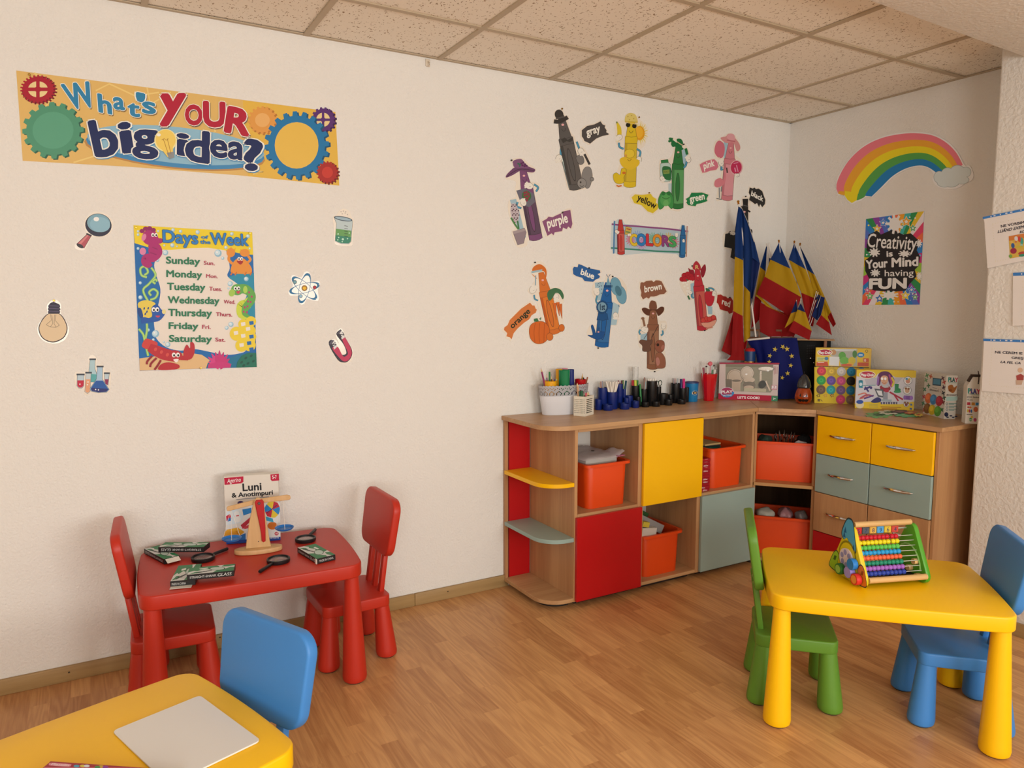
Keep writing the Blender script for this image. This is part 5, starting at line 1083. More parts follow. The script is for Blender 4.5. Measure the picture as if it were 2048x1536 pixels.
# decals measured as fractions of the triangle
def tl(pts): return [(EL*y,AH*z) for y,z in pts]
ed=ink('#28323a')
for pts,c in (([(.42,.93),(.50,.97),(.58,.93),(.66,.78),(.68,.68),(.62,.62),(.55,.66),(.50,.62),(.45,.60),(.42,.52),(.36,.48),(.32,.54),(.36,.72)],'#4f9cc0'),([(.95,.06),(.97,.12),(.88,.30),(.80,.36),(.74,.30),(.76,.20),(.72,.10),(.78,.04)],'#8fb52e'),([(.05,.05),(.03,.12),(.10,.30),(.18,.34),(.24,.26),(.22,.12),(.20,.04)],'#dc7a24')):
    pts=smoothpts(pts); my=sum(p[0] for p in pts)/len(pts); mz=sum(p[1] for p in pts)/len(pts)
    decal(b,tl([(my+(y-my)*1.10,mz+(z-mz)*1.10) for y,z in pts]),ed,1); decal(b,tl(pts),ink(c),2)
for y,z in ((.60,.78),(.62,.70),(.38,.56)): decal(b,tl([(y-.035,z-.05),(y+.035,z-.05),(y,z+.05)]),ink('#1f5a8a'),3)
decal(b,tl([(.82,.20),(.88,.20),(.85,.28),(.79,.28)]),ink('#2f5a20'),3)
decal(b,tl([(.12,.20),(.17,.20),(.15,.27),(.10,.27)]),ink('#9a4a14'),3)
decal(b,ellpts(EL*.52,AH*.36,EL*.225,AH*.26,0,40),ink('#8a7a18'),3); decal(b,ellpts(EL*.52,AH*.35,EL*.20,AH*.235,0,40),YLP,4)
o=b.build('side_panel',None,ab); o['label']='yellow side panel with painted patches'
MB().at(T(DL-.018,0,0)@P_).prism(TR,0,.018,.003,2).build('side_panel',GRP,ab)['label']='green side panel'
b=MB(); b.use(ink('#d8c2cc')).lathe([(0,0),(EL*.165,0),(EL*.165,.005),(0,.005)],32,(0,EL*.53,AH*.33),(-1,0,0))
for k in range(6):
    t=rad(60*k+20); decal(b,ellpts(EL*.53+EL*.10*math.cos(t),AH*.33+EL*.10*math.sin(t),.0095,.0105,0,14),ink('#8f86b4'),1,-.005)
b.build('dial',None,ab)
for y,z,c,c2,dg in ((.30,.27,'#2c78bc','#17406e','3'),(.36,.12,'#9a86c8','#5a3f8a','4'),(.60,.09,'#2f6a2c','#8fae4a','1'),(.19,.07,'#d0302a','#e08a3a','2')):
    b=MB(); b.use(ink(c)).lathe([(0,0),(.0195,0),(.0205,.003),(.0205,.017),(.0195,.0195),(0,.0195)],28,(-.004,EL*y,AH*z+.012),(-1,0,0))
    b.use(ink(c2)); decal(b,ellpts(EL*y,AH*z+.012,.015,.015,0,22),ink(c2 if dg in '12' else c),1,-.0235)
    v,f=glyphs(dg); x0,x1=tbox(dg); b.use(ink('#1a2230' if dg!='2' else '#c0302a')); vs=[b.bm.verts.new((-.0237,EL*y-(X-(x0+x1)/2)*.026,AH*z+.012+(Y-.35)*.026)) for X,Y in v]
    for ff in f: b.bm.faces.new([vs[i] for i in ff]).material_index=b.mi
    b.build('knob',None,ab)['label']='knob numbered %s'%dg
DOW=wood('dowel_wood','dcb77f','c79c60','x',.5,.8)
for y,z in ((.085*EL,.030),(.915*EL,.030),(.5*EL,AH-.028)): MB().cyl((.017,y,z),(DL-.017,y,z),.0105,n=20).build('dowel',DOW,ab)
WIRE=mat('abacus_wire','d8d4cc',.3,.8)
bc=['#c01a2c','#e0c81c','#5ab04a','#2a92c4','#e0603a','#1f8060','#a060b0','#2c3f92']
bead=None
for k in range(8):
    t=.80-.098*k; y=EL*.5*t+.018; z=AH*t-.004; z=.035+(AH-.118)*(t-.114)/.686*1.0+.010; y=EL*.5*(z/AH)+.020
    MB().cyl((.016,y,z),(DL-.016,y,z),.0016,n=8).build('wire',WIRE,ab)
    mb=ink(bc[k],.3); x=.026
    src=MB().lathe([(.002,-.0080),(.0055,-.0076),(.0085,-.004),(.0092,0),(.0085,.004),(.0055,.0076),(.002,.0080)],16,(0,0,0),(1,0,0)).build('bead',mb,ab); src.location=(x,y,z); src['label']=['red bead','yellow bead','light green bead','blue bead','orange bead','dark green bead','violet bead','navy bead'][k]
    for i in range(1,10):
        o=src.copy(); C.objects.link(o); o.parent=ab; o.location=(x+.0163*i+(.004 if i>7 and k in (0,1) else 0),y,z)
CHB=mat('chalkboard_black','1c1c1e',.6)
MB().box((DL/2,EL*.5,.016),(DL-.034,EL*.62,.006),.001,1).build('base_board',CHB,ab)
cols=['#c8302e','#5a5a5c','#e0a84a','#58a0cc','#e0b83a','#c8483a']
for i in range(6):
    b=MB().use(ink(cols[i])).box((.045+.030*i,EL*.58,AH*.76),(.028,.016,.026),.002,1); dg=str([5,7,8,9,6,4][i]); v,f=glyphs(dg); x0,x1=tbox(dg); b.use(ink('#2a3a5a')); vs=[b.bm.verts.new((.045+.030*i+(X-(x0+x1)/2)*.022,EL*.58-.0085,AH*.76+(Y-.35)*.022)) for X,Y in v]
    for ff in f: b.bm.faces.new([vs[j] for j in ff]).material_index=b.mi
    b.build('number_block',None,ab)
MB().cyl((.016,EL*.58,AH*.76),(DL-.016,EL*.58,AH*.76),.003,n=8).build('wire',WIRE,ab)
for y,z in ((.30,.30),(.42,.16),(.22,.09)): MB().cyl((DL-.017,EL*y,AH*z),(DL-.034,EL*y,AH*z),.011,n=16).build('peg',DOW,ab)
b=MB()
b.tube([(DL-.0185,EL*(.5+.30*math.cos(rad(a_))),AH*.10+AH*.42*math.sin(rad(a_))) for a_ in range(10,171,16)],.0035,6); b.build('groove',mat('groove_pale','8cc06a',.5),ab)
# ------------------------------------------------------------------ on the worktop: pots, pens and organisers
WZ=WT+.0006
WHP=plastic('white_planter_plastic','d9d9de',.35); CREAM=plastic('cream_basket_plastic','e4dccb',.4)
def fp(fr): return lambda x,y: (fr[0]+x/fr[2],fr[1]+y/fr[2])
PF=fp((1070,720,12.8)); BFm=fp((1180,720,13.967)); KF=fp((1250,720,10.779))
def cup(name,label,cat,c,r,ztop,m,zb=WZ,rb=None,wall=.0022,group=None,lip=0):
    rb=rb or r; x,y=c; h=ztop-zb
    o=MB().lathe([(0,0),(rb-.002,0),(rb,.002),(r,h-.001),(r-wall*.5,h),(r-wall,h-.001),(rb-wall,.004),(0,.004)],36).build(name,m); o.location=(x,y,zb)
    return tag(o,label,cat,group) if label else o
def pen(name,label,base,tip,r,body,point=None,cap=None,group=None,kind='pencil'):
    """one pencil or marker: hexagonal or round shaft with a cone point or a cap"""
    base,tip=Vector(base),Vector(tip); d=tip-base; L=d.length; b=MB().at(T(0,0,0)@align(d)); n=6 if kind=='pencil' else 14
    b.use(body)
    if kind=='pencil' and point is not None:
        b.lathe([(0,0),(r,0),(r,L-.020),(0,L-.020)],n); b.use(mat('bare_wood','d8b98c',.6)).lathe([(r*.98,L-.020),(r*.32,L-.005)],n); b.use(point).lathe([(r*.34,L-.005),(0,L)],n)
    elif cap is not None:
        b.lathe([(0,0),(r,0),(r,L-.035),(0,L-.035)],n); b.use(cap).lathe([(0,L-.037),(r*1.12,L-.037),(r*1.12,L-.003),(r*.8,L),(0,L)],n)
    else: b.lathe([(0,0),(r,0),(r,L-.001),(r*.9,L),(0,L)],n)
    o=b.build(name,angle=50); o.location=base; return tag(o,label,'pencil' if kind=='pencil' else 'pen',group)
PM=lambda h: mat('pen_'+h.strip('#'),h,.35)
def inpot(c,tipuv,y,lean=.35,zb=WZ+.006):
    t=ony(*tipuv,y); return (c[0]+(t.x-c[0])*lean*-.4,c[1]+(t.y-c[1])*.3,zb),t
# white planter with a lace rim
pc=(-1.790,-.092); PRX,PRY=.154,.067; zr=zat(-1.79,-.145,PF(0,655)[1])
t=thing('planter','long white planter with a lacy pierced rim, holding cups of pencils','planter',(*pc,WZ))
b=MB(); H=zr-WZ
b.lathe([(0,0),(.83,0),(.85,.003),(.955,H*.66),(.94,H*.66),(.83,.005),(0,.005)],64,(0,0,0),None,1,1)
for v in b.bm.verts: v.co.x*=PRX; v.co.y*=PRY
b.build('planter_body',WHP,t)
b=bmesh.new(); NU,NV=160,12; V=[]
for j in range(NV+1):
    f=j/NV; s_=.955+.045*f; z=H*.66+(H*.34)*f
    V.append([b.verts.new((PRX*s_*math.cos(2*PI*i/NU),PRY*s_*math.sin(2*PI*i/NU),z+(H*.025*abs(math.sin(2*PI*i/NU*20)) if j==NV else 0))) for i in range(NU)])
for j in range(NV):
    for i in range(NU):
        p=(i%8)-3.5; q=j-1.5; hole=False
        if 2<=j<=10:
            rr=math.hypot(p,(j-2)*.95); hole=(2.0<rr<3.0 and j<6) or (j in (8,) and i%8 in (0,4)) or (j==7 and i%8==7) or (j==9 and i%4==2)
        if j==1 and i%4==1: hole=True
        if not hole: b.faces.new((V[j][i],V[j][(i+1)%NU],V[j+1][(i+1)%NU],V[j+1][i]))
bmesh.ops.solidify(b,geom=b.faces[:],thickness=.002)
m_=MB(); m_._add(b); m_.build('lace_rim',WHP,t,angle=60)
cG='cups standing in the white planter'; pG='pencils in the white planter'
def px_c(x,y,yy): q=ony(*PF(x,y),yy); return (q.x,yy)
cy_=px_c(392,600,-.096); zt=zat(*cy_,PF(0,532)[1]); cup('pencil_cup','yellow cup of pencils in the white planter','cup',cy_,.0345,zt,plastic('yellow_cup','e6a511',.3),WZ+.006,.026,group=cG)
for tx,ty,c,lab,r,pt in ((152,205,'#8e3562','thick magenta pencil leaning far left in the yellow cup',.0052,1),(290,355,'#6a4a78','small violet pencil in the yellow cup',.0033,1),(372,300,'#2f7a44','blunt green crayon in the yellow cup',.0052,0),(424,390,'#6a3018','short brown pencil in the yellow cup',.0036,1),(505,495,'#3a4a8a','blue pencil end in the yellow cup',.0035,0),(555,485,'#b8c48a','pale green pencil end in the yellow cup',.003,0)):
    p,q=inpot(cy_,PF(tx,ty),-.096+.008*math.sin(tx)); pen('pencil',lab,p,q,r,PM(c),PM(c) if pt else None,group=pG)
cg_=px_c(750,440,-.112); cup('tall_cup','tall shiny green cup in the middle of the white planter','cup',cg_,.0300,zat(*cg_,PF(0,252)[1]),mat('green_cup','0f7a4c',.15),WZ+.006,.026,group=cG)
for x,yy,c,nm,tv in ((616,-.070,'d3c21a','yellow',232),(915,-.072,'1f2f78','navy blue',238)):
    q=px_c(x,440,yy); cup('tall_cup','tall %s cup half behind the green cup in the planter'%nm,'cup',q,.0182,zat(*q,PF(0,tv)[1]),mat(nm.replace(' ','_')+'_cup',c,.15),WZ+.006,group=cG)
q=px_c(765,440,-.057); cup('tall_cup','tall pink cup behind the green cup in the planter','cup',q,.0158,zat(*q,PF(0,212)[1]),mat('pink_cup','d78aa0',.2),WZ+.006,group=cG)
cr_=px_c(1165,540,-.096); cup('pencil_cup','red cup of pencils in the white planter','cup',cr_,.0305,zat(*cr_,PF(0,488)[1]),mat('red_cup','b30d18',.18),WZ+.006,.016,group=cG)
for tx,ty,c,lab in ((1218,330,'#b88a42','tan pencil standing tallest in the red cup'),(1242,448,'#1c1a18','black pen end in the red cup'),(1346,436,'#9a5a3a','thin brown pencil at the rim of the red cup')):
    p,q=inpot(cr_,PF(tx,ty),-.096); pen('pencil',lab,p,q,.0042,PM(c),mat('bare_wood','d8b98c',.6) if 'tan' in lab else None,group=pG)
# cream basket with square holes
p0=onz(*PF(1040,1392),WZ); p1=onz(*PF(1330,1418),WZ); p2=onz(*PF(1446,1350),WZ); _sh=Vector((-.77,-.64,0))*.04; p0+=_sh; p1+=_sh; p2+=_sh; U=(p1-p0); BL=U.length; U.normalize(); V=Vector((-U.y,U.x,0)); BD=abs((p2-p1).dot(V)); BHt=zat(p0.x,p0.y,PF(0,922)[1])-WZ
t=thing('pencil_basket','small cream plastic basket with square holes beside the planter','basket',p0,math.atan2(U.y,U.x))
b=bmesh.new(); 
def wallg(b,org,ux,L,nx,nz,hole):
    G_=[[b.verts.new((org[0]+ux[0]*L*i/nx,org[1]+ux[1]*L*i/nx,BHt*j/nz)) for i in range(nx+1)] for j in range(nz+1)]
    for j in range(nz):
        for i in range(nx):
            if not hole(i,j): b.faces.new((G_[j][i],G_[j][i+1],G_[j+1][i+1],G_[j+1][i]))
hq=lambda i,j: i%2==1 and j%2==1 and 3<=j<=17 
hs=lambda i,j: 1<=i<=5 and j%2==1 and 3<=j<=17
wallg(b,(0,0),(1,0),BL,17,21,hq); wallg(b,(0,BD),(1,0),BL,17,21,hq); wallg(b,(0,0),(0,1),BD,7,21,hs); wallg(b,(BL,0),(0,1),BD,7,21,hs)
f=b.faces.new([b.verts.new(q) for q in ((0,0,.001),(BL,0,.001),(BL,BD,.001),(0,BD,.001))])
bmesh.ops.remove_doubles(b,verts=b.verts[:],dist=1e-5); bmesh.ops.recalc_face_normals(b,faces=b.faces[:]); bmesh.ops.solidify(b,geom=b.faces[:],thickness=.0022)
m_=MB(); m_._add(b); m_.build('basket_wall',CREAM,t,angle=60)
bcx=p0+U*BL*.5+V*BD*.5; bG='pencils in the cream basket'
for tx,ty,sx,c,lab,r,pt,kd in ((1078,570,.12,'#cfa07c','pale wood pencil standing tall in the cream basket',.0065,1,'pencil'),(1190,790,.42,'#1c5a38','thick dark green marker in the cream basket',.0085,0,'pen'),(1135,800,.28,'#23402e','blackish green marker at the left of the cream basket',.005,0,'pen'),(1290,800,.6,'#2a2826','black pencil in the cream basket',.004,1,'pencil'),(1310,845,.68,'#d0506c','pink pencil in the cream basket',.0055,0,'pencil'),(1345,790,.78,'#b89468','tan pencil stub in the cream basket',.004,1,'pencil'),(1380,800,.85,'#2f3a34','dark pencil stub at the right of the cream basket',.005,1,'pencil')):
    base=p0+U*BL*(.12+.76*sx)+V*BD*.5; q=ony(*PF(tx,ty),base.y); pen('pencil',lab,(base.x,base.y,WZ+.006),q,r,PM(c),PM('#3a3028') if pt else None,group=bG,kind=kd)
# desk organisers made of joined tubes
NAVY=plastic('navy_plastic','10256e',.32); BLKP=plastic('organiser_black','141416',.3)
def organiser(fr,label,m,tubes):
    """tubes: (x0, x1, top row, y) in the measured frame; tops level, feet on the worktop"""
    T_=[]; 
    for x0,x1,tv,yy in tubes:
        q=ony(*fr((x0+x1)/2,tv),yy); e0=ony(*fr(x0,tv),yy); e1=ony(*fr(x1,tv),yy); r=(e1-e0).length/2*.93; T_.append((q.x,yy,r,zat(q.x,yy,fr(0,tv)[1])))
    cx=sum(k[0] for k in T_)/len(T_); cy=sum(k[1] for k in T_)/len(T_)
    t=thing('desk_organiser',label,'pen holder',(cx,cy,WZ),0,'tube desk organisers')
    for x,y,r,z in T_:
        h=max(.012,z-WZ); MB().lathe([(0,0),(r-.001,0),(r,.0015),(r,h-.0008),(r-.0008,h),(r-.002,h),(r-.0022,.004),(0,.004)],32,(x-cx,y-cy,0)).build('tube',m,t)
    return T_
o1=organiser(BFm,'navy tube organiser nearest the cream basket, with the white pens',NAVY,[(235,468,768,-.055),(490,748,884,-.085),(145,322,1092,-.075),(380,618,1242,-.118)])
o2=organiser(BFm,'navy tube organiser next to the black ones, with a teal marker',NAVY,[(748,906,662,-.070),(900,998,800,-.060),(850,1078,1205,-.128),(1000,1182,992,-.075),(1190,1352,1142,-.115),(955,1080,1055,-.105)])
o3=organiser(KF,'black tube organiser holding markers and the clear ruler',BLKP,[(145,302,548,-.055),(342,470,628,-.085),(370,505,905,-.118),(230,330,790,-.09)])
o4=organiser(KF,'black tube organiser with the tallest tube and the scissors',BLKP,[(488,672,445,-.095),(676,772,568,-.070),(590,742,888,-.130),(720,905,722,-.085),(868,1003,850,-.128)])
o5=organiser(KF,'black tube organiser beside the blue cup',BLKP,[(1008,1172,500,-.060),(1178,1310,600,-.085),(1300,1372,590,-.075),(1148,1288,855,-.125),(915,1030,742,-.07)])
oG='pens in the tube organisers'
def put(tube,fr,tx,ty,r,c,lab,kd='pen',pt=None,cap=None,dx=0,dy=0):
    x,y,rr,z=tube; q=ony(*fr(tx,ty),y+dy); base=Vector((x+dx*rr,y+dy,WZ+.006)); 
    # the pen crosses the tube rim inside its wall
    return pen('pen' if kd=='pen' else 'pencil',lab,base,q,r,PM(c) if isinstance(c,str) else c,pt,cap,oG,kd)
WPN='#e6dcd0'
for i,(tx,ty,dx) in enumerate(((455,600,.35),(520,590,.3),(570,610,.15),(640,615,0),(675,590,-.1),(735,605,-.3),(790,608,-.45))): put(o1[1],BFm,tx,ty,.0048,WPN,'white pen, %s of the fan in the wide navy tube'%['far left','second','third','middle','fifth','sixth','far right'][i],dx=dx*.5,dy=.008*math.sin(i*2.1))
for tx,ty,c,l in ((262,640,'#b8a898','clear pen at the left'),(300,600,'#a86a5c','reddish pen'),(345,590,'#8a8a9a','grey pen'),(395,600,'#b0a8a0','clear pen at the right')): put(o1[0],BFm,tx,ty,.0030,c,l+' in the tall back navy tube',dx=0)
for tx,ty,c,l in ((795,570,'#7a1a44','maroon pen'),(885,570,'#5a2030','dark red pen')): put(o2[0],BFm,tx,ty,.0042,c,l+' leaning out of the tallest navy tube',dx=(-.2 if tx<850 else .3))
put(o2[1],BFm,925,562,.0046,'#5a7a3c','olive green marker behind the teal marker',dx=0); put(o2[1],BFm,1008,575,.0058,'#0f4a5a','teal marker standing in the thin navy tube',dx=-.3)
for tx,c,l,yy in ((165,'#a82030','red',-.0),(222,'#c8cc4a','yellow-green',.0),(265,'#2f7a38','green',.0)): put(o3[0],KF,tx,435,.0075,c,l+' marker cap in the black tube under the ruler',dx=(tx-222)/75*.6,dy=-.008 if tx==222 else .004)
put(o3[1],KF,322,520,.0062,'#1f7a38','green marker leaning left of the brush tube',dx=-.9)
for tx,ty,c,l in ((420,375,'#8a5a48','brown pen in the middle'),(405,400,'#7a6258','grey-brown pen'),(455,395,'#b8a89c','pale pen at the right'),(445,470,'#9ab0b8','light blue pen in the front')): put(o3[1],KF,tx,ty,.0032,c,l+' of the brush tube',dx=.1)
for i,tx in enumerate((512,552,605,650)): put(o4[0],KF,tx,400,.0058,'#e8e2d8','white capped marker, %s in the tallest black tube'%['leftmost','second','third','rightmost'][i],dx=(tx-580)/92*.7,dy=-.006 if i in (1,2) else .004)
for tx,c,l in ((1075,'#b08a8c','pinkish pen'),(1140,'#a8b4bc','pale blue pen'),(1040,'#8a8488','grey pen')): put(o5[0],KF,tx,395,.0034,c,l+' in the black tube left of the pink marker',dx=0)
put(o5[1],KF,1208,408,.0072,'#1c1f5c','navy marker next to the pink marker',dx=-.35); put(o5[1],KF,1268,402,.0078,'#d0287c','pink marker in the black tube',dx=.35)
# ruler, scissors
r0=ony(*KF(150,150),-.048); r1=ony(*KF(300,150),-.048); zb=WZ+.006; CLR=mat('clear_plastic',(.93,.93,.92),.08,trans=.75,ior=1.15); TICK=mat('ruler_ink','4a4642',.5)
b=MB().use(CLR).box(((r0.x+r1.x)/2,-.048,(zb+r0.z)/2),((r1.x-r0.x)*.8,.0018,r0.z-zb)); b.use(TICK)
xr=(r0.x+r1.x)/2+(r1.x-r0.x)*.4
for k in range(48):
    z=r0.z-.004-k*.004; w_=.009 if k%5==0 else .005
    b.box((xr-w_/2-.001,-.0494,z),(w_,.0002,.0007))
b.box((xr-.0005,-.0494,(zb+r0.z)/2),(.0008,.0003,r0.z-zb)); b.box((xr-(r1.x-r0.x)*.8+.001,-.0494,(zb+r0.z)/2),(.0012,.0003,r0.z-zb)); b.box((xr-(r1.x-r0.x)*.6,-.0494,(zb+r0.z)/2),(.0008,.0003,r0.z-zb))
tag(b.build('ruler',loc=((r0.x+r1.x)/2,-.048,zb),smooth=False),'clear plastic ruler standing upright behind the markers','ruler')
x,y,rr,z=o4[1]; q=ony(*KF(765,495),y); t=thing('scissors','pair of scissors with dark green handles in the black organiser','scissors',(x,y,WZ+.006))
GH=mat('scissor_green','143a2a',.3)
for (hx,hy,rx_,rz_) in ((765,497,.0125,.0150),(690,500,.0080,.0125)):
    q=ony(*KF(hx,hy),y); MB().tube([(q.x-x+rx_*math.cos(2*PI*k/20),.003 if hx>700 else -.003,q.z-WZ-.006+rz_*math.sin(2*PI*k/20)) for k in range(20)],.0024,8,True).build('finger_ring',GH,t)
    MB().box((0,.003 if hx>700 else -.003,(q.z-rz_-WZ-.006)/2+.004),(.007,.0016,q.z-rz_-WZ+.004),.0004).build('blade',CHROME,t)
# blue cup, red tumbler
q0=ony(*KF(1440,690),-.062); e0=ony(*KF(1312,490),-.062); e1=ony(*KF(1552,490),-.062); r=(e1-e0).length/2*.9; zt=zat(q0.x,-.062,KF(0,470)[1])
t=thing('lidded_cup','bright blue cup with a purple rim and an oval sticker','cup',(q0.x,-.062,WZ)); h=zt-WZ
MB().lathe([(0,0),(r*.84,0),(r*.86,.002),(r*.97,h-.004),(r*.95,h-.004),(r*.84,.004),(0,.004)],40).build('cup_body',mat('cyan_plastic','1a78b0',.3),t)
MB().lathe([(r*.93,h-.006),(r*1.03,h-.006),(r*1.03,h),(r*.93,h),(r*.90,h-.004)],40).build('rim',mat('purple_rim','3a2456',.3),t)
b=MB(); vv=Vector((EYE.x-q0.x,EYE.y+.062,0)).normalized(); a_=math.atan2(vv.y,vv.x)+.55
for c_,k,(w_,hh) in ((ink('#d8c8a8'),0,(.019,.014)),(ink('#3a2a22'),1,(.015,.0095)),(ink('#b88a4a'),2,(.009,.006))):
    b.use(c_); P=[]
    for u_,v_ in ellpts(0,0,w_,hh,0,24): 
        R__=r*(.86+.11*(h*.46+v_)/h)+.0004+k*.0003; an=a_+u_/R__; P.append(b.bm.verts.new((R__*math.cos(an),R__*math.sin(an),h*.46+v_)))
    b.bm.faces.new(P).material_index=b.mi
b.build('sticker',None,t)
q0=ony(*KF(1805,600),-.090); e0=ony(*KF(1672,292),-.090); e1=ony(*KF(1950,292),-.090); r=(e1-e0).length/2*.94; zt=zat(q0.x,-.090,KF(0,292)[1]); h=zt-WZ
b=MB(); b.lathe([(0,0),(r*.60,0),(r*.62,.003)]+[(r*(.62+.38*k/12)*(1+.012*(k%2)),.003+(h-.004)*k/12) for k in range(1,13)]+[(r-.002,h),(r*.6,.006),(0,.006)],12)
o=b.build('tumbler',mat('red_tumbler','c4091a',.22,coat=.4),angle=20); o.location=(q0.x,-.090,WZ); tag(o,'tall red tumbler of pens next to the cooking set box','cup'); tb_=(q0.x,-.090)
tG='things in the red tumbler'
for tx,ty,c,l,rr in ((1690,165,'#8a3048','maroon pen at the left rim',.0058),(1780,180,'#e2ded4','white pen',.0046),(1655,155,'#dcd4cc','white card strip pen at the far left',.003),(1885,210,'#3f8a50','green pen',.003),(1940,205,'#dcd8d0','white pen at the right rim',.0065),(1900,150,'#c4ccc8','pale grey pen',.007)):
    q=ony(*KF(tx,ty),-.09+.012*math.sin(tx)); pen('pen',l+' in the red tumbler',(tb_[0]+(q.x-tb_[0])*.35,-.09,WZ+.008),q,rr,PM(c),group=tG,kind='pen')
q=ony(*KF(1843,80),-.1); t=thing('lollipop_pen','red round-headed pen rising from the red tumbler','pen',(tb_[0],-.09,WZ+.008)); RL=mat('red_lolly','c01c34',.3)
MB().cyl((0,0,0),(q.x-tb_[0],q.y+.09,q.z-WZ-.02),.0028).build('stem',mat('pink_stem','d8889a',.4),t)
MB().lathe([(0,0),(.011,0),(.0135,.003),(.0135,.006),(.011,.009),(0,.009)],28,(q.x-tb_[0],q.y+.09+.004,q.z-WZ-.008),(-.5,-1,0)).build('head',RL,t)
for tx,ty,c in ((1780,85,'#b89a98'),(1920,120,'#5a5450'),(1755,140,'#3a3634'),(1960,180,'#b8b4ae')):
    q=ony(*KF(tx,ty),-.088); o=MB().ball((0,0,0),.0062,12,(1,1,.8)).build('pen_topper',PM(c)); o.location=q; o.parent=t; o.location=q-Vector((tb_[0],-.09,WZ+.008))
# ------------------------------------------------------------------ boxes on the worktop
LF=(1390,650,7.062); MF=(1600,660,5.389)
a=upright_box(LF,(330,1045),(1165,1075),WZ,543,.045,mat('cook_box_card','c9b8b4',.4))
a.poly([(330,965),(1172,1000),(1165,1075),(330,1045)],'#b00c32'); a.poly([(1080,998),(1172,1002),(1165,1077),(1078,1073)],'#3a7a54'); a.poly([(345,530),(1192,535),(1190,556),(345,550)],'#9a1c3a')
a.text("LET'S COOK!",(602,1038),(908,1046),(603,1006),'#efe2dc',.04); a.text('3+',(1104,1052),(1138,1053),(1104,1028),'#efe6dc',.03)
a.poly([(432,552),(1105,562),(1090,925),(1065,955),(430,930)],'#8f8874'); a.poly([(432,552),(1105,562),(1103,600),(432,590)],'#7d7560')
STL=mat('toy_steel','b8b4ae',.18,1); STD=mat('toy_steel_dark','6a6660',.25,1)
for cx,cy,r1 in ((565,740,122),(735,680,100)):
    a.ell(cx,cy,r1,r1*1.02,STD,n=40); a.ell(cx,cy,r1*.93,r1*.95,STL,n=40); a.ell(cx,cy,r1*.80,r1*.82,STD,n=40); a.ell(cx,cy,r1*.77,r1*.79,STL,n=40)
a.poly([(432,760),(520,770),(520,900),(440,890)],STD); a.poly([(520,785),(645,790),(640,935),(520,930)],STL); a.ell(583,787,64,16,STD); a.poly([(690,790),(840,790),(850,930),(680,925)],STD); a.ell(765,775,80,40,STL); a.ell(765,850,90,50,STD); a.ell(760,880,70,26,STL)
a.line([(930,620),(925,800)],26,STL); a.ell(1000,620,130,36,STD); a.ell(1000,618,105,26,STL); a.ell(960,860,80,80,STD,30); a.ell(950,840,52,60,mat('dark_toy','3a3c38',.4),40); a.line([(1000,790),(1060,930)],20,STL,False); a.poly([(690,890),(1010,900),(1000,945),(690,940)],'#b8ac90'); a.ell(1030,640,20,14,'#efe8dc'); a.ell(725,695,16,12,'#f4efe8')
a.ell(455,955,98,68,'#3a76a8'); a.ell(452,945,96,66,'#d8c8cc'); a.ell(452,942,86,58,'#a83258'); a.text('PLAY',(372,965),(530,958),(372,928),'#f2eae4',.035); a.poly([(390,985),(530,975),(520,1010),(400,1018)],'#3a76a8'); a.text('PRETEND',(398,1010),(520,1000),(398,990),'#e4ecf0',.01); a.ell(535,960,18,18,'#3a8abc')
a.poly([(1080,850),(1160,852),(1158,915),(1078,912)],'#b83a5a'); a.poly([(1084,855),(1154,857),(1152,908),(1082,906)],'#e2d4d0'); a.text('7',(1108,892),(1128,893),(1108,866),'#b02a4a',.03); a.line([(1090,898),(1145,900)],5,'#b02a4a')
for p in ([(1118,580),(1118,700)],[(1138,585),(1138,690)],[(1160,590),(1158,690)]): a.line(p,5,'#a85a60')
tag(a.done('cooking_set_box'),'pink and red LET\'S COOK! toy pot set box with a clear window','box')
LID=[]
a=upright_box(MF,(155,785),(742,806),WZ,192,.075,mat('clay_box_yellow','d2a916',.4))
a.poly([(155,400),(745,412),(742,806),(155,785)],'#d4b21e'); a.poly([(172,190),(748,200),(744,395),(168,385)],'#d9b02a')
a.poly([(320,200),(618,203),(615,392),(440,388),(420,300),(330,280)],'#a8a494'); a.poly([(340,205),(610,206),(600,230),(350,225)],'#c4c2b8')
for x,y,rx,ry,c in ((455,280,40,45,'#5a9a3c'),(480,330,50,40,'#6aaa48'),(560,330,40,40,'#c8b03a'),(590,260,25,40,'#4a7a3a'),(540,370,40,20,'#d8a83a'),(500,378,60,14,'#c85a38'),(360,240,30,30,'#b8855a')): a.ell(x,y,rx,ry,c)
def pdlogo(x,y,w,h,rot=0):
    a.ell(x,y,w*1.12,h*1.15,'#e6d9b0',rot); a.ell(x,y,w,h,'#a4243e',rot); a.ell(x,y+h*.1,w*.92,h*.7,'#b83048',rot); a.text('Play-Doh',(x-w*.88,y+h*.42),(x+w*.88,y+h*.46),(x-w*.88,y-h*.36),'#efe4dc',.035,'#8a1c34',.02)
pdlogo(268,242,74,32)
a.poly([(180,290),(300,292),(298,340),(180,338)],'#c8c07a'); a.ell(285,308,22,18,'#3f7a9a'); a.line([(190,305),(260,305)],8,'#8aa070'); a.line([(190,322),(250,322)],8,'#8aa070'); a.poly([(178,345),(296,340),(306,388),(176,386)],'#c24a2c'); a.line([(190,352),(260,350)],6,'#e8d8c8')
